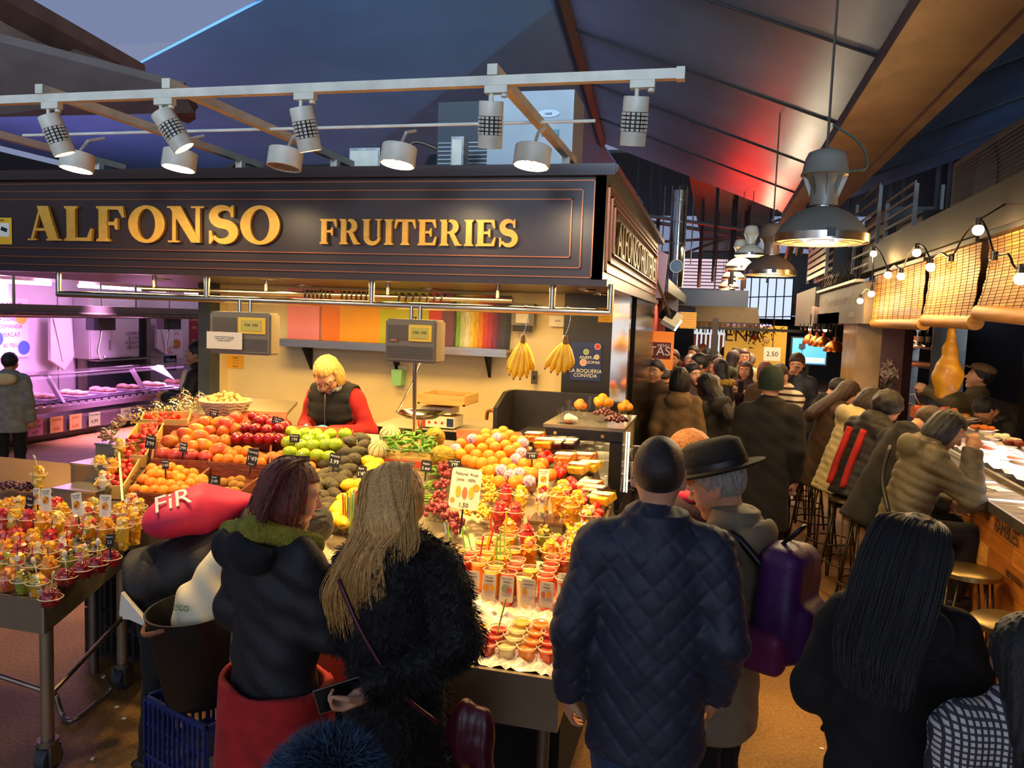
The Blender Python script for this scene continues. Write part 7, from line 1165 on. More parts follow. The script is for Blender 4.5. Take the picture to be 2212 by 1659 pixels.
# pillar and grey shop sign after the bar
pl = MB().b2((1.5, 9.25, 0), (1.75, 10.2, 2.16)).build('wall_pillar', mat('pillar_tan', '#a88a62', .25, .1, noise=(3, .3))); struct(pl)
t = thing('shop_sign', 'grey-brown shop sign with pale slanting script beyond the bar', 'sign'); MB().b2((1.45, 8.65, 2.16), (1.55, 12.3, 2.58)).build('board', mat('sign_taupe', '#6b6258', .6, noise=(2, .1)), t); text('Llegums cuits i menjars casolans', .17, mat('script_pale', '#b9b2a2', .7), t, (1.447, 10.4, 2.44), (math.pi/2, 0, -math.pi/2), ext=.001, sx=1.1); text('La Boqueria', .13, MATS['script_pale'], t, (1.447, 9.5, 2.27), (math.pi/2, 0, -math.pi/2), ext=.001)
# ------------------------------------------------------------------ pendant lamps down the aisle
def pendant(p, D, body, lab, cord=1.0, pw=0, ring=STEEL):
 s = D/.47; t = thing('pendant_lamp', lab, 'lamp', p, group='industrial pendant lamps', scale=s)
 m = MB(); m.lathe([(.235, 0), (.232, .03), (.20, .085), (.14, .14), (.08, .168), (.055, .175)], 30); m.build('shade', body, t, 60); m = MB(); m.lathe([(.238, -.012), (.238, .03)], 30); m.build('rim', ring, t, 60); m = MB(); m.lathe([(.06, .17), (.06, .19)], 20); m.build('collar', ring, t)
 m = MB(); m.lathe([(.072, .18), (.068, .28), (.085, .32), (.115, .34)], 16); m.build('neck', body, t, 50); m = MB(); m.lathe([(.125, .338), (.115, .36), (.105, .42), (.09, .455), (.05, .47), (0, .472)], 22); m.build('gear_box', body, t, 50)
 for k in range(8): a = k*math.pi/4; MB().prism([(.068*math.cos(a), .068*math.sin(a), .22), (.07*math.cos(a), .07*math.sin(a), .33), (.112*math.cos(a), .112*math.sin(a), .337)], (.003, .003, 0)).build('fin', body, t)
 MB().b2((.0, -.247, .0), (.04, -.232, .045)).build('latch', BLACKM, t); m = MB(); m.lathe([(.225, -.004), (.12, .012), (0, .012)], 24); m.build('reflector', mat('reflector_warm', '#caa46a', .3, .6, emit=('#ffb860', .5)), t); m = MB(); m.lathe([(.11, .006), (.09, -.006), (0, -.01)], 20); m.build('lens', emis('lens_glow', '#fff0cc', 16), t)
 for k in range(3): r = .08+.06*k; MB().tube([(r*math.cos(i*.349), r*math.sin(i*.349), -.014) for i in range(19)], .0025, 4).build('guard', STEELD, t)
 MB().tube([(0, 0, .47), (0, 0, .47+cord/s)], .007, 5).build('chain', STEELD, t); MB().tube(curve([(.1, 0, .36), (.2, 0, .38), (.16, 0, .5), (.02, 0, .6)], 5), .006, 5).build('flex', mat('flex_green', '#2a4a3a', .6), t, True)
 if pw: light('POINT', Vector(p)+Vector((0, 0, -.06)), pw, WARM2, None, .08)
GB1 = mat('lamp_grey_green', '#7f7a6c', .45, .1, noise=(4, .12)); GB2 = mat('lamp_bronze', '#7d6650', .4, .3); GB3 = mat('lamp_cream', '#e6d9b8', .45, 0)
pendant(PX(1773, 520, .52), .475, GB1, 'big grey-green pendant lamp hanging over the aisle nearest the camera', 1.0, 45); pendant(PX(1663, 592, .5), .50, GB2, 'bronze pendant lamp partly hidden behind the nearest one', 1.2, 45)
for i, (px, py, w_) in enumerate(((1620, 552, 64), (1598, 580, 62), (1584, 602, 48), (1574, 622, 42), (1565, 637, 36), (1559, 650, 30), (1554, 661, 25), (1550, 668, 22))):
 dep = .47*FPX/w_; p = PD(px, py, dep); pendant(p, .47, GB3, 'cream pendant lamp, number %s in the row down the aisle' % ('three four five six seven eight nine ten'.split()[i]), 4.7-p.z-.47, 40 if i < 5 else 0)
# round steel flue and wall lamp ring on the next stall
t = thing('steel_flue', 'shiny vertical steel flue rising above the next stall', 'flue'); p = PY(1466, 480, 11.5); MB().cyl((p.x, 11.5, 2.6), (p.x, 11.5, 3.95), .11, n=20).build('pipe', CHROME, t, 40)
for z in (3.2, 3.5, 3.8): MB().cyl((p.x, 11.5, z), (p.x, 11.5, z+.02), .118, n=20).build('band', STEELD, t, 40)
for i in range(5): MB().tube([(p.x-.2+.1*i, 11.35, 2.9), (p.x-.2+.1*i, 11.35, 4.0)], .008, 4).build('cage_bar', STEELD, t)
t = thing('fan_ring', 'white ring of a roof fan above the next stall', 'fan'); p = PY(1461, 575, 11.0); m = MB(); m.tube([(p.x+.085*math.cos(i*.2618), 11.0, p.z+.085*math.sin(i*.2618)) for i in range(25)], .008, 6); m.build('ring', WHITEP, t, True); MB().cyl((p.x, 11.03, p.z), (p.x, 11.1, p.z), .08, n=20).build('hub', BLACKP, t); MB().b2((p.x-.02, 11.05, 2.6), (p.x+.02, 11.1, p.z)).build('stand', BLACKM, t)
# ------------------------------------------------------------------ next stall on the left of the aisle: butcher
struct(MB().b2((-4.4, 9.3, 2.45), (-.55, 15, 2.6)).build('ceiling_butcher', DARKP)); struct(MB().b2((-4.4, 14.8, 0), (-.9, 15, 2.5)).build('wall_butcher', mat('butcher_red', '#7a2a1c', .6)))
ORN = mat('sign_orange', '#e0761e', .5, emit=('#e87a20', .55)); t = thing('butcher_sign', 'glowing orange menu sign of the butcher stall', 'sign'); a, c = PY(1398, 715, 9.6), PY(1452, 800, 9.6); MB().b2((a.x-.2, 9.6, c.z), (c.x, 9.66, a.z)).build('board', ORN, t); MB().b2((a.x-.15, 9.59, c.z+.13), (c.x-.03, 9.6, c.z+.33)).build('panel', mat('panel_brown', '#6b1f14', .6), t); MB().b2((c.x-.06, 9.66, 0), (c.x-.02, 9.69, a.z)).build('post', DARKP, t); text('TAS', .15, PAPER, t, ((a.x+c.x)/2, 9.585, c.z+.22)); text('MENU', .05, PAPER, t, (c.x-.12, 9.585, c.z+.29))
bc = thing('butcher_counter', 'lit butcher counter heaped with meat beside the aisle', 'counter'); MB().b2((-2.2, 9.7, 0), (-.72, 12.5, .95)).build('base', mat('butcher_base', '#8a2418', .5), bc); MB().prism([(-2.2, 9.7, .95), (-.72, 9.7, .95), (-.72, 12.5, .95), (-2.2, 12.5, .95)], (0, 0, .05)).build('deck', STEEL, bc); MB().b2((-.73, 9.7, 1.0), (-.72, 12.5, 1.35)).build('glass', GLASS, bc)
MEAT = mat('meat_red', '#c23a2a', .4, noise=(12, .5), col2='#e8b8a0')
rm = random.Random(9)
for i in range(30):
 t = thing('meat_joint', 'red joint of meat heaped on the butcher counter', 'meat', (-.85-.12*(i % 4)-rm.uniform(0, .06), 9.8+.085*i, 1.05+.05*(i % 4)), rm.uniform(0, 3), group='meat on the butcher counter'); m = MB(); m.sphere((0, 0, 0), (.09, .06, .05), 9, 6); m.v = [tuple(Vector(v)*(1+.15*math.sin(40*v[0]))) for v in m.v]; m.build('flesh', MEAT, t, True); m = MB(); m.sphere((.07, 0, .01), (.025, .02, .02), 7, 5); m.build('fat', mat('fat_white', '#e8cdb8', .5), t, True)
light('AREA', (-1.2, 10.8, 2.35), 55, (1, .45, .28), (-.9, 10.8, 0), .5, 2.2)
for i in range(5):
 t = thing('hanging_sausage', 'string of dried sausages hung over the butcher counter', 'sausage', (-.8-.05*i, 11.0+.5*i, 2.3), group='sausages over the butcher counter'); MB().tube(curve([(0, 0, .15), (0, .02, 0), (.01, 0, -.2), (0, 0, -.4)], 4), [.004]*4+[.02]*7+[.022, .01], 7).build('sausage', mat('sausage_dry', '#7a3020', .5), t, True); MB().sphere((0, 0, .15), .01, 6, 4).build('knot', PAPER, t)
t = thing('floodlight', 'tilted white floodlight on a bracket at the stall corner', 'lamp'); p = PY(1452, 690, 8.6); MB().box(p, (.16, .3, .05), (.5, .5, 0)).build('head', WHITEP, t); MB().box(p+Vector((-.05, 0, .05)), (.14, .12, .1), (.5, .5, 0)).build('gear', BLACKP, t); MB().box(p+Vector((.02, 0, -.04)), (.12, .24, .01), (.5, .5, 0)).build('lens', emis('flood_lens', '#fff0e8', 10), t); MB().tube([p, (FX1, 8.1, 2.55)], .015, 5).build('bracket', STEELD, t)
t = thing('stall_board', 'grey and yellow hanging boards over the butcher stall', 'sign'); a, c = PY(1455, 620, 12), PY(1500, 710, 12); MB().b2((a.x-.15, 12, c.z+.25), (a.x+.08, 12.05, a.z)).build('grey_board', GREYP, t); MB().b2((a.x+.12, 12, c.z), (c.x+.02, 12.05, c.z+.24)).build('yellow_board', mat('board_yellow', '#d8a81e', .5, emit=('#d8a81e', .25)), t)
for i in range(6): MB().b2((a.x+.12, 11.99, c.z+.02+.038*i), (c.x+.02, 12.0, c.z+.03+.038*i)).build('slat', KRAFT, t)
t = thing('added_red_tubes', 'hidden red tubes added behind a dark screen to redden the roof', 'sign'); MB().b2((-1.1, 16.3, 2.45), (.6, 16.36, 2.78)).build('tube_screen', DARKP, t); MB().b2((-1.1, 16.36, 2.45), (.6, 19.2, 2.5)).build('tray', DARKP, t); MB().b2((-1.1, 16.4, 0), (-1.04, 16.46, 2.45)).build('post', DARKP, t)  # added hidden glow, gives the roof sheets their red reflection
for i in range(7): MB().cyl((-.9, 16.7+.35*i, 2.58), (.45, 16.7+.35*i, 2.58), .05, n=8).build('tube', emis('added_red_glow', '#ff2410', 26), t)
t = thing('poster_wall', 'pale pink and white banners folded at the stall corner', 'banner'); p = PY(1432, 600, 8.5); m = MB(); m.prism([(p.x-.06, 8.4, 2.35), (p.x+.02, 8.4, 2.35), (p.x+.05, 8.4, 2.8), (p.x-.06, 8.4, 2.85)], (0, .02, 0)); m.build('banner', mat('banner_pink', '#e3b0b4', .6), t); MB().b2((p.x-.08, 8.43, 2.3), (p.x-.06, 8.46, 2.9)).build('pole', WHITEP, t)
# ------------------------------------------------------------------ end of the aisle: shop with letters, thatch, shops on the right
YE = 16.0; t = thing('end_shop', 'glowing yellow shop front with big letters at the end of the aisle', 'shop front'); a, c = PY(1568, 700, YE), PY(1662, 765, YE)
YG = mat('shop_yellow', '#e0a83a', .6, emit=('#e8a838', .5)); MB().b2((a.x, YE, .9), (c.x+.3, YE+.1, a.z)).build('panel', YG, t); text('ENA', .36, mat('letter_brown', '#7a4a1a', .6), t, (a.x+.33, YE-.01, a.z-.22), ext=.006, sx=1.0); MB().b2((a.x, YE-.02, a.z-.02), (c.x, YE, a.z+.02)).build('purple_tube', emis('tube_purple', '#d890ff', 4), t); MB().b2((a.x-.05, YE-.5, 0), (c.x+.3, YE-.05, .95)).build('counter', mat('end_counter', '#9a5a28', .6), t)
t = thing('thatch_roof', 'dark thatched canopy over the end shops', 'canopy'); m = MB(); x0, x1 = PY(1500, 690, 15.5).x, PY(1640, 690, 15.5).x; m.prism([(x0, 15.2, 2.12), (x0, 16.2, 2.45), (x0, 16.2, 2.35)], (x1-x0, 0, 0)); m.build('slope', mat('thatch', '#4a3820', .9, noise=(30, .5)), t); m = MB(); [m.tube([(x0+(x1-x0)*i/60, 15.2, 2.14), (x0+(x1-x0)*i/60+.02*math.sin(i*5), 15.12, 1.98+.05*math.sin(i*3))], .01, 4) for i in range(61)]; tag(m.build('fringe', MATS['thatch'], t), kind='stuff')
t = thing('garland', 'dark fir garland with red bows hung on the yellow shop', 'garland'); p = PY(1642, 712, YE-.3); rg = random.Random(2); m = MB()
for i in range(110): q = Vector((p.x+rg.gauss(.0, .16), YE-.3+rg.gauss(0, .05), p.z+.1-abs(rg.gauss(0, .16)))); d = Vector((rg.uniform(-1, 1), rg.uniform(-1, 1), rg.uniform(-1, 1)))*.09; m.tube([q, q+d], [.014, .003], 4)
tag(m.build('needles', mat('fir_dark', '#1f2a16', .8), t), kind='stuff'); MB().sphere(p+Vector((-.1, -.08, -.15)), .05, 8, 6).build('bow', mat('bow_red', '#b02a20', .6), t); MB().sphere(p+Vector((.12, -.08, -.2)), (.06, .02, .06), 10, 6).build('wreath_disc', KRAFT, t)
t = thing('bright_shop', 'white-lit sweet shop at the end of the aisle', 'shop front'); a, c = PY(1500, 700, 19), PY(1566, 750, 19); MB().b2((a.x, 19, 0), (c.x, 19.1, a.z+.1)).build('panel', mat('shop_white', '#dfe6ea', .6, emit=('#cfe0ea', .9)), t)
for i in range(9): MB().b2((a.x+.1*i, 18.96, 1.3), (a.x+.06+.1*i, 18.99, 1.85)).build('shelf_item', (KRAFT, PNK, GRN)[i % 3], t)
MB().b2((a.x-.1, 18.4, 2.0), (c.x, 18.6, 2.12)).build('orange_fascia', ORN, t)
struct(MB().b2((-2.5, 14.9, 2.0), (1.6, 15.1, 2.05)).build('trim_13', DARKS)); struct(MB().b2((-.05, 14.3, 0), (.05, 14.4, 2.2)).build('trim_14', mat('post_dark', '#2f2720', .6)))
# right side shops: screen, copper lamps, lit counter
sh = thing('deli_shop', 'deli shop with a lit food counter beyond the tan pillar', 'shop front'); MB().b2((2.2, 10.3, 0), (2.3, 15, 2.3)).build('back_wall', mat('deli_wall', '#4a1c12', .7), sh); MB().b2((1.35, 11.0, 0), (1.75, 15, .98)).build('counter', mat('deli_counter', '#7a3a24', .6), sh); MB().b2((1.3, 11.0, .98), (1.8, 15, 1.02)).build('worktop', STEEL, sh); MB().b2((1.45, 10.3, 2.16), (2.3, 15.2, 2.3)).build('fascia', MATS['sign_taupe'], sh); MB().b2((1.4, 12.4, 2.12), (1.46, 15.2, 2.7)).build('upper_sign', mat('taupe_dark', '#57504a', .6), sh)
light('AREA', (1.75, 12.8, 2.1), 40, (1, .5, .28), (1.6, 12.8, .9), .3, 3)
for i in range(14): t = thing('pastry', 'pinkish pastry in the lit deli counter', 'food', (1.48+.1*(i % 2), 11.2+.26*i, 1.06), group='food in the deli counter'); m = MB(); m.sphere((0, 0, 0), (.07, .09, .05), 9, 6); m.build('crust', mat('pastry_pink', '#e08a68', .5, noise=(12, .4)), t, True); m = MB(); m.sphere((0, 0, .045), (.03, .03, .015), 7, 5); m.build('topping', MEAT, t, True)
t = thing('television', 'wall screen showing a pale blue wine picture', 'screen'); a, c = PY(1713, 730, 13), PY(1783, 788, 13); MB().b2((a.x-.02, 13, c.z-.02), (c.x+.02, 13.06, a.z+.02)).build('bezel', BLACKP, t); MB().b2((a.x, 12.99, c.z), (c.x, 13.0, a.z)).build('screen', mat('screen_blue', '#3f9ad8', .3, emit=('#5ab8f0', .9)), t)
m = MB(); m.lathe([(.004, 0), (.004, .09), (.05, .12), (.045, .19)], 12, (a.x+.14, 12.985, c.z+.12), sy=.05); m.build('glass_picture', mat('pic_navy', '#23405c', .5), t); MB().b2((a.x+.02, 12.982, c.z+.02), (c.x-.02, 12.988, c.z+.1)).build('picture_band', mat('pic_pale', '#bfe0ee', .5, emit=('#bfe0ee', .5)), t); MB().b2(((a.x+c.x)/2-.02, 13.06, 1.0), ((a.x+c.x)/2+.02, 13.1, a.z)).build('stand', BLACKM, t)
CPM = mat('copper_shade', '#b5622a', .28, .9)
for i, (px, py, s) in enumerate(((1803, 752, .15), (1778, 742, .13), (1763, 740, .11), (1748, 736, .10))):
 p = PY(px, py, 11.5+.4*i); t = thing('copper_lamp', 'copper dome lamp over the deli counter, '+('largest', 'second', 'third', 'smallest')[i]+' in view', 'lamp', p, group='copper dome lamps'); m = MB(); m.lathe([(s, -.05), (s*.95, 0), (s*.6, .07), (s*.2, .10), (s*.2, .15), (0, .15)], 20); m.build('shade', CPM, t, 50); MB().cyl((0, 0, .15), (0, 0, 2.25-p.z+.05), .008).build('cord', BLACKP, t); m = MB(); m.sphere((0, 0, -.02), .035, 8, 6); m.build('bulb', emis('bulb_glow', '#ffd08a', 22), t, True)
t = thing('price_board', 'small white price board hanging in the aisle', 'board'); p = PY(1668, 765, 12.5); MB().b2((p.x-.12, 12.5, p.z-.1), (p.x+.12, 12.52, p.z+.1)).build('sheet', mat('board_lit', '#efe6c8', .6, emit=('#efe0b0', .4)), t); text('2.50', .1, INK, t, (p.x, 12.495, p.z)); MB().tube([(p.x, 12.51, p.z+.1), (p.x, 12.51, 2.3)], .006, 4).build('cord', BLACKP, t)
for i in range(12):                                                                     # small spotlights on the deli canopy
 p = (1.42+.1*(i % 2), 11.2+.3*i, 2.08); t = thing('canopy_spot', 'tiny spotlight under the deli canopy', 'lamp', p, group='deli canopy spots'); MB().cyl((0, 0, .08), (0, 0, 0), .03, n=8).build('can', BLACKM, t, 40); MB().sphere((0, 0, -.01), .022, 8, 5).build('bulb', emis('bulb_glow', '#ffd08a', 22) if i % 3 == 0 else CHROME, t, True)
# daylight falls in through the open market entrance behind the camera
# ------------------------------------------------------------------ people
def stand(px, py, H): p = PZ(px, py, H*1.008); return (p.x, p.y, 0)
def tube_part(inf, name, pts, r, m, n=6, frame='T'): f = inf['fromT' if frame == 'T' else 'fromH']; return MB().tube(curve([tuple(f(p)) for p in pts], 5), r, n).build(name, m, inf['root'], True)
def sdf_part(inf, name, fn, lo, hi, v, m, frame='T'):
 to, fr = (inf['toT'], inf['fromT']) if frame == 'T' else (inf['toH'], inf['fromH']); cs = np.array([fr((a, b_, c)) for a in (lo[0], hi[0]) for b_ in (lo[1], hi[1]) for c in (lo[2], hi[2])])
 V, F = surf(lambda P: fn(to(P)), cs.min(0), cs.max(0), v); return link(name, np_mesh(name, [(V, F, 0)], [m]), inf['root'])
def fur(inf, src, count, ln, m, seed=1, name='fur', gz=.6, w=.0016):
 me = src.data; n = len(me.vertices); co = np.empty(n*3, np.float32); me.vertices.foreach_get('co', co); co = co.reshape(-1, 3); no = np.empty(n*3, np.float32); me.vertex_normals.foreach_get('vector', no); no = no.reshape(-1, 3); rg = np.random.RandomState(seed); I = rg.randint(0, n, count); N_ = no[I]; P = co[I]+rg.normal(0, .004, (count, 3)); cl = np.sin(P[:, :1]*18+2*np.sin(P[:, 2:]*11))
 d = N_*.55+rg.normal(0, .28, (count, 3))+np.array((0, 0, -gz))+cl*np.array((.35, 0, 0)); d /= np.linalg.norm(d, axis=1)[:, None]; L = ln*rg.uniform(.6, 1.3, (count, 1)); s = np.cross(d, N_+1e-4); s /= np.linalg.norm(s, axis=1)[:, None]; s *= w
 V = np.stack([P-s, P+s, P+d*L*.6+s*.6+N_*L*.1, P+d*L+N_*L*.02], 1).reshape(-1, 3); F = np.arange(count*4).reshape(-1, 4); o = link(name, np_mesh(name, [(V, F, 0)], [m]), inf['root']); tag(o, kind='stuff'); return o
def kid(inf, n): return next(c for c in inf['root'].children if c.name.split('.')[0] == n)
K = dict(black=cloth('black', '#0e0c0c', a=.3), jetfur=cloth('jetfur', '#110c0a', .7, .5), navy=cloth('navy', '#252b3d', .6, .12, .1), olive=cloth('olive', '#5d5238', .6, .2), grey=cloth('grey', '#8b8f86'), dgrey=cloth('dgrey', '#3a3a3c'), beige=cloth('beige', '#8a7c62', .7, .12, .12), tan=cloth('tan', '#8d7350'), brown=cloth('brown', '#4a3626'), mauve=cloth('mauve', '#4a3542'), jean=cloth('jean', '#2a3d5c'), red=cloth('red', '#b01c1a'), cream=cloth('cream', '#d9c890', .7, .1), white=cloth('white', '#d8cdb6'), green=cloth('green', '#4d5a3a'), dgreen=cloth('dgreen', '#14281c'), pink=cloth('pink', '#d8264e', .6, .08, .1), dred=cloth('dred', '#7a1414'), char=cloth('char', '#19181a', .65))
def stripes(name, a, b_, n, ax=2):
 m = mat(name, a, .85); N = m.node_tree.nodes; L = m.node_tree.links; tc = N.new('ShaderNodeTexCoord'); sp = N.new('ShaderNodeSeparateXYZ'); L.new(tc.outputs['Object'], sp.inputs[0]); mu = N.new('ShaderNodeMath'); mu.operation = 'MULTIPLY'; mu.inputs[1].default_value = n; L.new(sp.outputs[ax], mu.inputs[0]); fr = N.new('ShaderNodeMath'); fr.operation = 'FRACT'; L.new(mu.outputs[0], fr.inputs[0]); gt = N.new('ShaderNodeMath'); gt.operation = 'GREATER_THAN'; gt.inputs[1].default_value = .6; L.new(fr.outputs[0], gt.inputs[0]); mx = N.new('ShaderNodeMix'); mx.data_type = 'RGBA'; mx.inputs[6].default_value = lin(a); mx.inputs[7].default_value = lin(b_); L.new(gt.outputs[0], mx.inputs[0]); L.new(mx.outputs[2], N['Principled BSDF'].inputs['Base Color']); return m, mx
SWE, _ = stripes('cloth_striped', '#d9cdb8', '#3a2420', 17)
PLD, _px = stripes('cloth_plaid', '#d8d2c8', '#4a4a52', 55); _N, _L = PLD.node_tree.nodes, PLD.node_tree.links
_tc = _N.new('ShaderNodeTexCoord'); _sp = _N.new('ShaderNodeSeparateXYZ'); _L.new(_tc.outputs['Object'], _sp.inputs[0]); _mu = _N.new('ShaderNodeMath'); _mu.operation = 'MULTIPLY'; _mu.inputs[1].default_value = 55; _L.new(_sp.outputs[0], _mu.inputs[0]); _fr = _N.new('ShaderNodeMath'); _fr.operation = 'FRACT'; _L.new(_mu.outputs[0], _fr.inputs[0]); _gt = _N.new('ShaderNodeMath'); _gt.operation = 'GREATER_THAN'; _gt.inputs[1].default_value = .6; _L.new(_fr.outputs[0], _gt.inputs[0]); _m2 = _N.new('ShaderNodeMix'); _m2.data_type = 'RGBA'; _m2.inputs[7].default_value = lin('#3a3842'); _L.new(_gt.outputs[0], _m2.inputs[0]); _L.new(_px.outputs[2], _m2.inputs[6]); _L.new(_m2.outputs[2], _N['Principled BSDF'].inputs['Base Color'])
# --- man in the navy quilted jacket
_, I = person('man with cropped hair in a navy quilted jacket, seen from behind', stand(1427, 947, 1.72), 3, 1.72, v=.0075, style='quilt', coat=K['navy'], hem=.70, b=.014, fat=1.04, sw=.182, collar=.055, trouser=K['jean'], hair='crop', hairmat='dbrown', face=True, folds=.003, armL=((-.245, -.05, 1.10), (-.255, .03, .85)), armR=((.235, -.04, 1.11), (.22, .08, .88)), fine=.8)
tube_part(I, 'glasses_temple', [(-.08, .07, .01), (-.083, .0, .008), (-.08, -.03, -.005)], .0022, BLACKP, 5, 'H')
# --- elderly man with felt hat, beige coat and purple backpack
_, I = person('elderly man in a black felt hat and beige coat with a purple backpack', stand(1588, 978, 1.62), 66, 1.62, v=.009, coat=K['beige'], hem=.62, b=.026, fat=1.05, collar=.07, hood=.8, trouser=K['black'], hair='short', hairmat='grey', skin='fair', head=(12, 18, 0), armL=((-.26, .0, 1.12), (-.18, .22, 1.02)), armR=((.27, -.03, 1.12), (.22, .2, 1.05)), folds=.006, fine=.8)
FELT = mat('felt_black', '#14120f', .8, bump=(60, .3)); m = MB(); m.lathe([(.108, .068), (.107, .10), (.098, .165), (.07, .182), (.03, .172), (0, .165)], 28, (0, -.012, 0), 1, 1.2); m.lathe([(.10, .068), (.15, .058), (.168, .066), (.168, .070), (.15, .064), (.105, .074)], 28, (0, -.012, 0), 1, 1.14); attach(m.build('felt_hat', FELT, None, True), I, (0, 0, .002)); m = MB(); m.lathe([(.1095, .074), (.1085, .096)], 28, (0, -.012, 0), 1, 1.2); attach(m.build('hat_band', mat('band_leather', '#2a2320', .4), None, True), I, (0, 0, .002))
PUR = mat('nylon_purple', '#4a1a5e', .5, noise=(8, .2), bump=(50, .15)); MAG = mat('nylon_magenta', '#6e1f52', .5)
def rbox(P, c, h, r): q = np.abs(P-np.array(c, np.float32))-(np.array(h, np.float32)-r); return np.sqrt((np.maximum(q, 0)**2).sum(1))+np.minimum(q.max(1), 0)-r
sdf_part(I, 'backpack', lambda P: smin(rbox(P-np.stack([0*P[:, 0], .10*(1.2-P[:, 2])*0, 0*P[:, 0]], 1), (.0, -.235, 1.19), (.145-.0*1, .085, .22), .06), rbox(P, (0, -.31, 1.10), (.115, .05, .115), .045), .02)+.006*np.sin(22*P[:, 2]+13*P[:, 0])+.14*np.clip(P[:, 2]-1.28, 0, 1)*(np.abs(P[:, 0])/.14), (-.2, -.42, .92), (.2, -.1, 1.46), .0085, PUR); sdf_part(I, 'side_pocket', lambda P: rbox(P, (-.12, -.2, 1.03), (.05, .085, .085), .04)+.004*np.sin(40*P[:, 2]), (-.2, -.33, .9), (-.04, -.08, 1.16), .010, MAG)
tube_part(I, 'pack_strap', [(.10, -.18, 1.32), (.13, -.06, 1.43), (.14, .06, 1.38), (.15, .12, 1.22), (.13, .08, 1.05)], .016, BLACKP); tube_part(I, 'pack_strap', [(-.10, -.18, 1.32), (-.13, -.06, 1.43), (-.14, .06, 1.38), (-.15, .12, 1.22)], .016, BLACKP); tube_part(I, 'carry_loop', [(-.03, -.2, 1.39), (-.03, -.27, 1.47), (.03, -.27, 1.47), (.03, -.2, 1.39)], .008, BLACKP); tube_part(I, 'loose_strap', [(.12, -.36, 1.0), (.14, -.4, .8), (.13, -.36, .68)], .012, BLACKP)
# --- woman with short ginger hair and pink scarf behind him
_, I = person('woman with short ginger hair and a pink scarf behind the felt hat', stand(1512, 930, 1.64), 40, 1.64, v=.014, coat=K['mauve'], trouser=K['jean'], hair='bob', hairmat='ginger', head=(10, 15, 0), hem=.75)
sdf_part(I, 'scarf', lambda P: smin(el(P, (0, 0, 1.44), (.13, .12, .06)), rc(P, (.05, .14, 1.40), (.06, .17, 1.15), .05, .04), .04)+.006*np.sin(60*P[:, 0]+30*P[:, 2]), (-.2, -.2, 1.05), (.2, .28, 1.55), .012, K['pink'])
# --- blond woman in a black fur coat, hand with phone behind her back
R, I = person('blond woman in a black fur coat holding a phone behind her back', stand(872, 1003, 1.60), 2, 1.60, v=.010, coat=K['jetfur'], hem=.55, b=.016, fat=.98, sw=.155, collar=.02, trouser=K['black'], hair='pony', hairmat='blond', head=(-6, 12, -16), armR=((.255, -.09, 1.15), (-.01, -.245, 1.02)), armL=((-.22, .0, 1.10), (-.17, .16, .98)), hands=(.5, .75), palm=(None, (0, 0, 1)), folds=.005, skin='fair', fine=.9)
fur(I, kid(I, 'coat'), 26000, .032, K['jetfur'])
def hg(x, xs): return [(x*.75, .03, .118), (x, -.05, .105), (x*1.15, -.10, .02), (x*1.1-.03, -.12, -.09), (xs*.7-.06, -.13, -.17), (xs-.10, -.11, -.27), (xs-.13, -.06, -.36), (xs-.15, -.02, -.43)]
f = I['fromH']; G = [[tuple(f(p)) for p in hg(x, xs)] for x, xs in ((-.085, -.17), (-.06, -.14), (-.03, -.10), (0, -.06), (.03, -.03), (.06, .02), (.085, .06))]; strands(G, 620, .0034, HAIR['blond'], 'hair_strands', I['root'], .008, 4)
G = [[tuple(f(p)) for p in [(x*.8, .0, .12), (x*1.05, -.08, .07), (x*1.2, -.11, -.05), (x*1.15, -.12, -.16), (x*.9, -.12, -.22+.03*abs(x)*8)]] for x in (-.09, -.05, 0, .05, .09)]; strands(G, 260, .0032, HAIR['golden'], 'hair_strands', I['root'], .007, 4, seed=3)
m = MB(); m.box((0, 0, 0), (.075, .009, .15)); o = m.build('phone', [mat('phone_black', '#0c0c0e', .12)], None); o.name = 'phone_body'; q = I['fromT']((-.095, -.275, 1.01)); o.parent = I['root']; o.location = q; o.rotation_euler = (-.2, 1.25, .1); m = MB(); m.box((0, 0, 0), (.079, .006, .154)); c = m.build('phone_case', STEEL, o)
tube_part(I, 'bag_strap', [(-.14, -.20, 1.36), (-.05, -.215, 1.2), (.08, -.21, 1.02), (.2, -.16, .9)], .008, mat('leather_plum', '#4a1626', .3)); sdf_part(I, 'handbag', lambda P: smin(el(P, (.27, -.02, .80), (.09, .05, .12)), rc(P, (.30, -.04, .78), (.36, -.04, .60), .03, .05), .03)+.008*np.sin(70*P[:, 0]), (.1, -.15, .48), (.5, .12, .98), .011, MATS['leather_plum'])
# --- red-haired stall worker with green scarf and red apron
R, I = person('red-haired woman in a black jacket with a green scarf and red apron', stand(600, 992, 1.58), -22, 1.58, v=.010, coat=K['char'], hem=.86, b=.022, fat=1.03, sw=.16, collar=.04, trouser=K['jean'], hair='bob', hairmat='red', head=(-30, 12, 0), skin='fair', armR=((.22, .06, 1.10), (.17, .26, 1.0)), armL=((-.225, -.02, 1.10), (-.17, .2, .98)), folds=.008, fine=.85)
OLV = cloth('scarf_olive', '#8f8a2a', .9, .3, .8, sc_=90); sdf_part(I, 'scarf', lambda P: smin(rc(P, (-.14, -.10, 1.44), (.04, -.12, 1.485), .040, .042), rc(P, (.04, -.12, 1.485), (.15, .05, 1.42), .042, .036), .03)+.0035*np.sin(330*(P[:, 0]-.4*P[:, 1])), (-.22, -.2, 1.34), (.24, .14, 1.57), .0068, OLV)
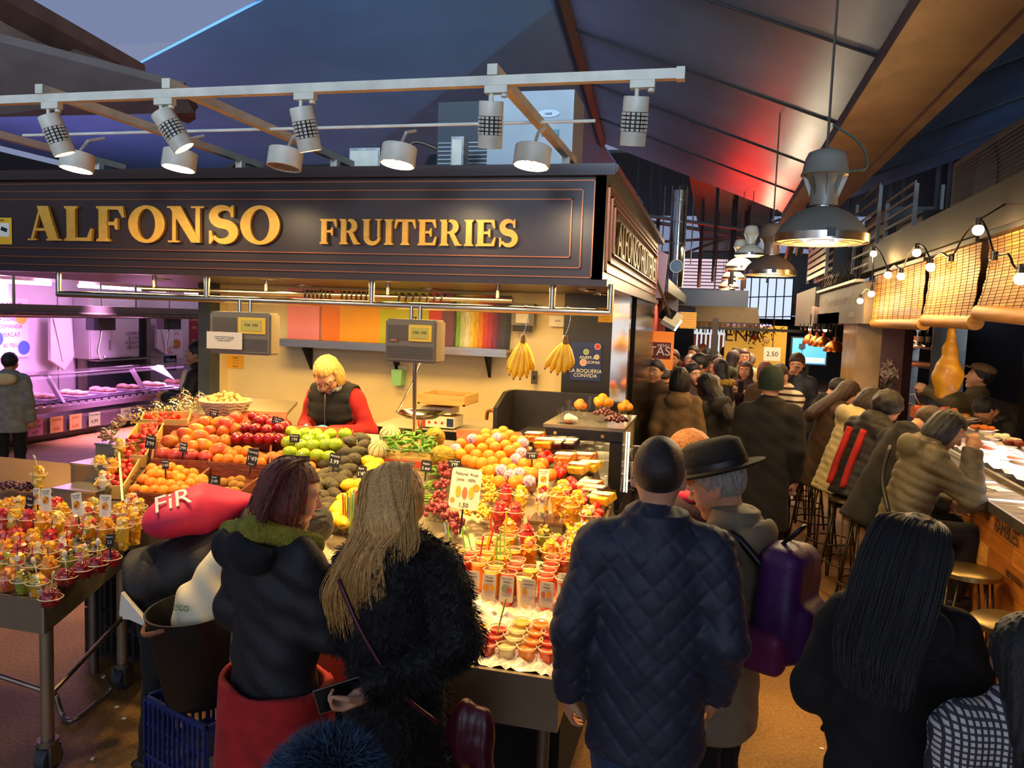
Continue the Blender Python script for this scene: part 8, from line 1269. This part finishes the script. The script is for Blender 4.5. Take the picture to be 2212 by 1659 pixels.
sdf_part(I, 'hood', lambda P: smax(el(P, (-.01, -.13, 1.405), (.15, .08, .085)), -el(P, (0, -.10, 1.48), (.12, .06, .07)), .03)+.006*np.sin(40*P[:, 0]+20*P[:, 2]), (-.22, -.28, 1.26), (.22, .0, 1.54), .010, K['black'])
sdf_part(I, 'apron', lambda P: np.maximum(np.maximum(np.abs(np.sqrt(P[:, 0]**2+(P[:, 1]*1.35)**2)-.235-.06*(.75-P[:, 2]))-.016, P[:, 2]-.90), .44-P[:, 2])*.8+.004*np.sin(25*P[:, 0]), (-.3, -.26, .40), (.3, .26, .94), .010, K['red'])
f = I['fromH']; G = [[tuple(f(p)) for p in [(.02*s, .02, .135), (x*.9, -.06, .10), (x*1.15, -.09, .0), (x*1.25+.01*s, -.10, -.08), (x*1.15+.02*s, -.08, -.135)]] for s, x in ((-1, -.11), (1, -.08), (-1, -.04), (1, 0), (-1, .04), (1, .08), (-1, .11))]; strands(G, 420, .0032, HAIR['red'], 'hair_strands', I['root'], .009, 4, seed=5)
# --- person bending over between the tables with a pink drawstring bag on the back
R, I = person('person in a black jacket bending low with a pink drawstring bag', (-2.38, 2.98, 0), -62, 1.66, v=.013, lean=72, coat=K['char'], hem=.80, b=.03, fat=1.05, trouser=K['black'], hair='short', hairmat='black', hood=1.0, armR=((.24, .22, 1.28), (.20, .46, 1.22)), armL=((-.24, .22, 1.28), (-.20, .46, 1.22)), face=False, folds=.008)
sdf_part(I, 'drawstring_bag', lambda P: smin(el(P, (0, -.24, 1.08), (.165, .10, .17)), rc(P, (0, -.22, 1.2), (.0, -.19, 1.42), .12, .02), .05)+.006*np.sin(55*P[:, 0]+.0)*np.clip((P[:, 2]-1.1)*5, 0, 1), (-.22, -.38, .86), (.22, -.1, 1.5), .010, K['pink'])
c = text('FiR', .13, CHALK, I['root'], tuple(I['fromT']((.105, -.325, 1.09))), (0, 0, 0), ext=.003); n_ = Vector((.62, -.78, 0)); X_ = Vector((0, 0, 1)); Y_ = n_.cross(X_); c.rotation_euler = (Matrix(I['Rl'].tolist())@Matrix((X_, Y_, n_)).transposed()).to_euler()
# --- woman with long black hair in a black coat
R, I = person('woman with long straight black hair in a puffy black coat', stand(1962, 1116, 1.57), -14, 1.57, v=.011, coat=K['black'], hem=.62, b=.024, fat=1.03, sw=.155, hood=1.0, trouser=K['dred'], hair='long', hairbox=((-.15, -.30, -.42), (.15, .14, .18)), hair_fn=lambda P: smin(hair_sdf(P, 'pony'), rc(P*np.array((1, 1.25, 1), np.float32), (0, -.06, .0), (.01, -.235, -.28), .10, .085)*.85+.003*np.sin(160*P[:, 0]), .04), hairmat='black', head=(-8, 10, 6), armR=((.225, -.02, 1.12), (.16, .18, 1.0)), armL=((-.225, -.02, 1.12), (-.16, .18, 1.0)), folds=.008, face=False)
f = I['fromH']; G = [[tuple(f(p)) for p in [(x*.5, .03, .12), (x*.95, -.10, .10), (x*1.12, -.158, .0), (x*1.15, -.205, -.15), (x*1.05, -.258, -.28), (x*.9+.02, -.272, -.38)]] for x in (-.10, -.05, 0, .05, .10)]; strands(G, 620, .0042, HAIR['black'], 'hair_strands', I['root'], .006, 4, seed=8)
# --- dark-haired person in a plaid coat at the frame corner, child in a fluffy blue hat
R, I = person('dark-haired person in a black and white plaid coat at the frame corner', stand(2235, 1340, 1.40), 10, 1.40, v=.012, coat=PLD, hem=.7, b=.03, trouser=K['black'], hair='long', hairmat='black', head=(0, 5, 0), face=False, sw=.19); 
R, I = person('child in a fluffy blue fur hat at the bottom of the picture', stand(700, 1668, 1.08), 0, 1.08, v=.014, coat=K['navy'], b=.03, trouser=K['dgrey'], hair='short', hairmat='black', face=True, fat=1.1)
BLF = cloth('fur_blue', '#3a5674', .7, .4); sdf_part(I, 'fur_hat', lambda P: smin(el(P, (0, -.01, .07), (.15, .16, .12)), el(P, (.04, -.05, .17), (.09, .09, .08)), .05), (-.2, -.22, -.08), (.2, .2, .3), .014, BLF, 'H'); fur(I, kid(I, 'fur_hat'), 15000, .075, BLF, 4, 'fur', .1, .0018)
# --- vendor behind the display
vp = PY(738, 748, 5.08); R, I = person('blond vendor with glasses in a black quilted vest and red sleeves', (vp.x, 5.08, .15), 176, 1.68, v=.012, lean=10, coat=K['red'], hem=.84, b=.01, collar=0, trouser=K['red'], hair='bob', hairmat='golden', head=(8, 34, 0), armR=((.26, .0, 1.13), (.09, .26, 1.20)), armL=((-.26, .0, 1.13), (-.10, .26, 1.20)), hands=(.5, .5), glove=mat('glove_blue', '#5aa8d8', .4), coatname='sweater', folds=.004, fine=.85)
def fv(P):
 d, Q = I['upper'](P, .016); a = np.minimum(rc(Q, (.20, -.01, 1.36), (.29, 0, 1.1), .095, .1), rc(Q, (-.20, -.01, 1.36), (-.29, 0, 1.1), .095, .1)); a = np.minimum(a, np.minimum(rc(Q, (.26, 0, 1.13), (.09, .28, 1.20), .088, .08), rc(Q, (-.26, 0, 1.13), (-.10, .28, 1.20), .088, .08))); z = Q[:, 2]
 return smax(smax(smax(d-.008*np.sqrt(np.abs(np.sin(np.pi*z/.075))), -a, .012), .86-z, .01), z-1.47, .01)
V, F = surf(fv, I['lo'], I['hi'], .011); link('vest', np_mesh('vest', [(V, F, 0)], [K['black']]), I['root'])
for sx in (-1, 1): m = MB(); m.tube([(.022*math.cos(i*.524), 0, .017*math.sin(i*.524)) for i in range(13)], .002, 5); attach(m.build('glasses_rim', BLACKP, None, True), I, (sx*.031, .108, .0)); tube_part(I, 'glasses_temple', [(sx*.055, .105, .004), (sx*.076, .04, .006), (sx*.08, -.01, 0)], .002, BLACKP, 5, 'H')
tube_part(I, 'zip', [(0, .145, .9), (0, .152, 1.1), (0, .15, 1.25), (0, .12, 1.42)], .004, STEELD); sdf_part(I, 'scarf', lambda P: el(P, (0, .03, 1.45), (.10, .10, .04))+.005*np.sin(90*P[:, 0]), (-.14, -.1, 1.38), (.14, .16, 1.52), .01, mat('scarf_speck', '#3a3634', .9, noise=(60, .8), col2='#d8d4cc'))
# --- left aisle
R, I = person('boy in a pale grey jacket with a cream hood in the left aisle', (-7.44, 6.95, 0), 25, 1.49, v=.016, coat=K['grey'], hem=.72, b=.03, hood=1.0, trouser=K['black'], hair='short', hairmat='black', face=False); sdf_part(I, 'hood_lining', lambda P: el(P, (0, -.15, 1.40), (.14, .05, .08)), (-.2, -.24, 1.28), (.2, -.05, 1.52), .014, K['cream'])
mp = PY(430, 741, 6.9); R, I = person('young man in a dark jacket looking sideways beside the grey post', (mp.x, 6.9, 0), 112, mp.z, v=.014, coat=K['char'], b=.03, hood=.9, trouser=K['jean'], hair='short', hairmat='black', skin='tan', head=(0, 0, 0), armL=((-.24, .05, 1.12), (-.06, .30, 1.16)), armR=((.24, .05, 1.12), (.06, .30, 1.16))); sdf_part(I, 'shirt', lambda P: el(P, (0, .12, 1.28), (.06, .06, .16)), (-.1, .02, 1.1), (.1, .22, 1.46), .012, K['white'])
# --- guests at the bar, each on a stool
def guest(i, lab, rz, H=1.66, **k): x, y = BS[i]; k.setdefault('lean', 18); k.setdefault('trouser', K['black']); return person(lab, (x, y, 0), rz, H, sit=.78, **k)
AR = dict(armR=((.22, .16, 1.12), (.10, .38, 1.18)), armL=((-.22, .16, 1.12), (-.10, .38, 1.18)))
R, I = guest(0, 'woman in an olive puffer coat resting her face on her hand at the bar', -78, v=.012, coat=K['olive'], style='puffer', hem=.66, b=.028, fat=1.02, hood=.9, hair='bob', hairmat='black', head=(-15, 20, 0), armR=((.26, .24, 1.20), (.10, .22, 1.50)), armL=((-.24, .12, 1.12), (-.10, .32, 1.12)), lean=16, skin='tan'); sdf_part(I, 'fur_collar', lambda P: el(P, (0, -.02, 1.46), (.12, .11, .04))+.006*np.sin(80*P[:, 0])*np.sin(80*P[:, 1]), (-.16, -.16, 1.38), (.16, .12, 1.54), .012, cloth('furcollar', '#8a7a60', .9, .6)); tube_part(I, 'bag_strap', [(-.14, -.17, 1.36), (.0, -.21, 1.15), (.18, -.17, .95)], .014, BLACKP); sdf_part(I, 'shoulder_bag', lambda P: el(P, (.30, -.02, .80), (.08, .14, .13)), (.15, -.2, .62), (.44, .16, .98), .014, BLACKP)
guest(1, 'man in a black jacket bent over his plate at the bar', -70, 1.74, v=.015, coat=K['black'], hem=.72, b=.022, fat=1.02, hair='short', hairmat='brown', head=(-8, 30, 0), lean=26, **AR)
R, I = guest(2, 'person in a black quilted jacket with red trim at the bar', -60, 1.68, v=.016, coat=K['char'], style='puffer', b=.04, hair='frizz', hairmat='black', head=(0, 20, 0), **AR)
for sx in (-.10, .06): tube_part(I, 'red_trim', [(sx, -.125, 1.34), (sx+.01, -.14, 1.2), (sx, -.14, 1.05), (sx, -.135, .86)], .03, K['red'])
guest(3, 'person in a cream puffer coat at the bar', -75, 1.66, v=.015, coat=K['cream'], style='puffer', hem=.7, b=.028, hair='bob', hairmat='dbrown', hood=.9, head=(-10, 18, 0), **AR); guest(4, 'woman with long light-brown hair in a dark red coat at the bar', -70, 1.66, v=.018, coat=K['brown'], hem=.6, b=.03, hair='long', hairmat='brown', head=(-10, 15, 0), **AR); guest(5, 'last seated guest in dark clothes at the bar', -80, 1.64, v=.022, coat=K['black'], hair='short', hairmat='black', head=(0, 20, 0), **AR)
R, I = person('barman in a flat cap reaching for the hanging ham', (2.56, 8.75, 0), 78, 1.78, v=.016, coat=K['olive'], b=.03, trouser=K['black'], hair='short', hairmat='dbrown', head=(5, -14, 0), armL=((-.24, .2, 1.36), (-.1, .42, 1.45)), armR=((.24, .2, 1.34), (.1, .42, 1.42))); m = MB(); m.sphere((0, -.01, .09), (.098, .118, .055), 16, 8); m.sphere((0, .12, .075), (.07, .05, .010), 12, 6); attach(m.build('flat_cap', K['tan'], None, True), I, (0, 0, 0))
person('cook leaning down behind the glass case', (2.72, 8.0, 0), 100, 1.62, v=.018, lean=22, coat=K['char'], trouser=K['black'], hair='short', hairmat='black', skin='tan', head=(0, 30, 0), **AR)
# --- people in the aisle
R, I = person('man in a long black coat and dark green beanie walking away', stand(1668, 795, 1.76), 2, 1.76, v=.015, coat=K['black'], hem=.48, b=.022, fat=1.02, sw=.18, trouser=K['black'], hair='crop', hairmat='black', face=False); m = MB(); m.lathe([(.092, -.035), (.096, .03), (.088, .09), (.055, .135), (0, .15)], 20, (0, -.012, 0), 1, 1.15); attach(m.build('beanie', K['dgreen'], None, True), I, (0, 0, 0))
person('man in a brown and white striped sweater looking down', stand(1695, 781, 1.74), 140, 1.74, v=.018, coat=SWE, trouser=K['jean'], hair='crop', hairmat='dbrown', head=(0, 25, 0), **AR); person('man in a dark jacket with his hand at his mouth', stand(1725, 761, 1.78), 165, 1.78, v=.018, coat=K['navy'], trouser=K['black'], hair='short', hairmat='brown', armR=((.22, .16, 1.16), (.05, .17, 1.46)), head=(0, 15, 0))
person('person with long black hair in a taupe jacket seen from behind', stand(1470, 795, 1.66), -5, 1.66, v=.014, coat=K['tan'], hem=.74, b=.024, fat=1.05, trouser=K['jean'], hair='bob', hairmat='black', face=False, hood=.8); person('woman with dark braids in a charcoal hooded jacket', stand(1540, 806, 1.62), 50, 1.62, v=.014, coat=K['char'], b=.035, hood=1.1, trouser=K['black'], hair='long', hairmat='black', skin='dark', head=(5, 22, 0), armL=((-.24, .06, 1.12), (-.08, .3, 1.1)))
R, I = person('woman in a dark headscarf looking at her phone', stand(1432, 790, 1.62), 195, 1.62, v=.016, coat=K['black'], trouser=K['black'], hair='bob', hairmat='dbrown', head=(-5, 30, 0), hood=1, armR=((.22, .12, 1.12), (.06, .30, 1.16)), armL=((-.22, .12, 1.12), (-.03, .30, 1.14))); m = MB(); m.box((0, 0, 0), (.07, .14, .008)); attach(m.build('phone', BLACKP, None), I, (0, .36, 1.2), 'T')
person('woman with tied black hair gazing along the aisle', stand(1497, 785, 1.64), 215, 1.64, v=.016, coat=K['mauve'], trouser=K['black'], hair='bun', hairmat='black', skin='fair'); person('man with a ponytail in a dark green jumper in profile', stand(1513, 764, 1.74), 110, 1.74, v=.018, coat=K['green'], trouser=K['black'], hair='bun', hairmat='black', skin='tan')
R, I = person('woman in a white parka with a yellow fur hood', stand(1556, 775, 1.66), 60, 1.66, v=.016, coat=K['white'], hem=.5, b=.04, trouser=K['black'], hair='long', hairmat='black'); sdf_part(I, 'fur_trim', lambda P: el(P, (0, -.12, 1.42), (.16, .08, .05))+.01*np.sin(70*P[:, 0])*np.sin(60*P[:, 1]), (-.22, -.26, 1.3), (.22, 0, 1.52), .016, cloth('fur_yellow', '#b9923a', .9, .5))
person('person in an olive parka and jeans turned to a stall', stand(1585, 757, 1.7), -40, 1.7, v=.018, coat=K['green'], hood=1, trouser=K['jean'], hair='long', hairmat='dbrown', face=False); R, I = person('woman in a plum puffer jacket taking a picture with her phone', stand(1612, 781, 1.62), 165, 1.62, v=.016, coat=K['mauve'], style='puffer', trouser=K['jean'], hair='bob', hairmat='brown', skin='tan', shoe=SOLE, armL=((-.22, .16, 1.2), (-.02, .34, 1.34)), armR=((.22, .16, 1.2), (-.06, .34, 1.32))); m = MB(); m.box((0, 0, 0), (.07, .01, .14)); attach(m.build('phone', BLACKP, None), I, (-.04, .4, 1.4), 'T')
CROWD = (((1455, 754), 'dgrey', 'short', 'brown', 170, 'man in a navy zip jacket by the butcher sign'), ((1475, 768), 'red', 'short', 'brown', 120, 'child with a pink face beside the counter'), ((1491, 764), 'pink', 'short', 'grey', 180, 'person in a pale pink wool hat'), ((1528, 750), 'brown', 'bob', 'black', 10, 'woman in brown behind the ponytail man'), ((1541, 752), 'black', 'long', 'dbrown', 150, 'woman with long dark hair facing the camera'), ((1551, 764), 'black', 'long', 'black', 20, 'person with long black hair beside the white parka'), ((1566, 748), 'green', 'short', 'black', -20, 'man in a green jacket further down'), ((1574, 742), 'cream', 'short', 'grey', 160, 'person in a pale hooded top near the bright shop'), ((1592, 750), 'black', 'crop', 'black', 30, 'person in a black beanie at the yellow shop'), ((1608, 752), 'cream', 'bob', 'brown', 185, 'smiling woman with a scarf near the yellow shop'), ((1622, 762), 'olive', 'bun', 'grey', -10, 'person in an olive coat behind the phone woman'), ((1640, 748), 'char', 'crop', 'black', -60, 'person in a dark hood at the yellow counter'), ((1655, 780), 'brown', 'bob', 'red', 15, 'woman with auburn hair in a dark coat'), ((1518, 741), 'tan', 'short', 'ginger', 190, 'person with ginger hair far down the aisle'), ((1500, 745), 'dred', 'short', 'black', 150, 'person in dark red far down the aisle'), ((1549, 738), 'red', 'bob', 'black', 10, 'person in a red jacket far down the aisle'), ((1534, 735), 'navy', 'short', 'brown', 170, 'person in navy at the end of the aisle'), ((1580, 745), 'mauve', 'short', 'dbrown', 0, 'man in a plum jacket next to the post'), ((1418, 775), 'brown', 'short', 'dbrown', 160, 'person in brown hidden by the stall edge'))
for i, (p, c, h, hm, rz, lab) in enumerate(CROWD): H = (1.72, 1.40, 1.6, 1.66, 1.64, 1.62)[i % 6] if i < 6 else 1.6+.03*(i % 5); person(lab, stand(p[0], p[1]+2, H), rz, H, v=.026, coat=K[c], trouser=(K['jean'], K['black'], K['dgrey'])[i % 3], hair=h, hairmat=hm, skin=('fair', 'tan', 'olive')[i % 3], folds=.003)
# pushchair beside the braided woman
t = thing('pushchair', 'white and black pushchair with a blue-clad child in it', 'pushchair', (.30, 6.95, 0), .4); MB().prism([(-.2, -.25, .45), (.2, -.25, .45), (.2, .2, .5), (.2, .3, .95), (-.2, .3, .95), (-.2, .2, .5)], (0, .03, .03)).build('seat', K['black'], t); m = MB(); m.lathe([(.24, 0), (.23, .12), (.16, .22), (0, .25)], 16, (0, .2, .78), 1, .9); m.build('hood', K['white'], t, True); MB().tube(curve([(-.22, .35, 1.0), (-.2, -.2, .45), (-.2, -.45, .1)], 5), .014, 6).build('frame', STEELD, t); MB().tube(curve([(.22, .35, 1.0), (.2, -.2, .45), (.2, -.45, .1)], 5), .014, 6).build('frame', STEELD, t)
for x in (-.22, .22):
 for y in (-.45, .25): MB().cyl((x-.02, y, .09), (x+.02, y, .09), .09, n=16).build('wheel', BLACKP, t, 40)
m = MB(); m.sphere((0, .0, .62), (.12, .2, .1), 12, 8); m.build('blanket', cloth('blue_baby', '#3a8ac0'), t, True); m = MB(); m.sphere((0, -.3, .5), (.06, .1, .05), 10, 6); m.build('shoe', SOLE, t, True)
# ------------------------------------------------------------------ blue crates, black tub and white sack in the foreground
BLU = mat('crate_blue', '#1d2f66', .45, noise=(5, .2)); c0 = Vector((-1.95, 2.74, 0))
for k in range(2):
 t = thing('blue_crate', ('lower' if k == 0 else 'upper')+' blue plastic crate under the black tub', 'crate', c0+Vector((0, 0, .005+.245*k)), math.radians(-20), group='blue crates'); w_, d, h = .42, .30, .235
 MB().b2((-w_/2, -d/2, 0), (w_/2, d/2, .012)).build('bottom', BLU, t)
 for z in (0, h/2-.01, h-.035):
  m = MB(); th = .035 if z > .15 else .018
  for a, c in (((-w_/2, -d/2), (w_/2, -d/2+.012)), ((-w_/2, d/2-.012), (w_/2, d/2)), ((-w_/2, -d/2), (-w_/2+.012, d/2)), ((w_/2-.012, -d/2), (w_/2, d/2))): m.b2((a[0], a[1], z), (c[0], c[1], z+th))
  m.build('band', BLU, t)
 for i in range(13): x = -w_/2+.006+(w_-.012)*i/12; [MB().b2((x-.005, s*d/2-.008, 0), (x+.005, s*d/2+.002, h-.02)).build('slat', BLU, t) for s in (-1, 1)]
 for i in range(9): y = -d/2+.006+(d-.012)*i/8; [MB().b2((s*w_/2-.005, y-.005, 0), (s*w_/2+.005, y+.005, h-.02)).build('slat', BLU, t) for s in (-1, 1)]
tp = c0+Vector((-.0, -.02, .50)); t = thing('black_tub', 'black flexible tub with rope handle holding a white sack', 'tub', tp, rot=(math.radians(4), math.radians(-4), 0)); m = MB(); m.lathe([(0, 0), (.135, 0), (.15, .03), (.185, .36), (.192, .385), (.183, .385), (.175, .34), (.14, .03), (0, .02)], 32); m.build('bucket', mat('rubber_black', '#0c0b0a', .5), t, 60); MB().tube(curve([(-.18, -.06, .34), (-.13, -.15, .33), (-.06, -.185, .35), (0, -.18, .37)], 6), .011, 7).build('rope_handle', mat('rope_brown', '#8a5a3a', .8, bump=(60, 1)), t, True)
t = thing('white_sack', 'white printed plastic sack stuffed in the black tub', 'sack', tp+Vector((.01, -.0, .30))); V, F = surf(lambda P: smin(el(P, (0, 0, .05), (.135, .125, .16)), rc(P, (.01, 0, .12), (.05, .02, .25), .09, .07), .05)+.012*np.sin(34*P[:, 0]+20*P[:, 2])*np.sin(28*P[:, 1]+12*P[:, 2]), (-.2, -.2, -.14), (.22, .2, .36), .008); link('film', np_mesh('film', [(V, F, 0)], [mat('sack_white', '#e6dcb8', .45, noise=(3, .08))]), t); text('eco', .05, mat('ink_green', '#7a9a4a', .7), t, (-.02, -.135, .12), (1.4, 0, 0))
t = thing('paper_wrap', 'folded white paper sticking out beside the bending person', 'paper', PZ(283, 1318, .80)); MB().prism([(-.05, 0, .07), (.10, 0, -.07), (-.06, 0, -.03)], (.0, .02, 0)).build('sheet', PAPER, t); MB().prism([(-.05, .03, .05), (.06, .03, -.05), (-.07, .03, -.06)], (0, .01, 0)).build('under_sheet', PAPER, t)
for i, (px, py) in enumerate(((268, 1553), (252, 1528), (200, 1640), (1775, 1618))): t = thing('floor_scrap', 'tiny pale scrap on the floor, number %s' % ('one', 'two', 'three', 'four')[i], 'litter', PZ(px, py, .001)); MB().box((0, 0, .003), (.02, .014, .004), (0, 0, i)).build('scrap', PAPER, t)
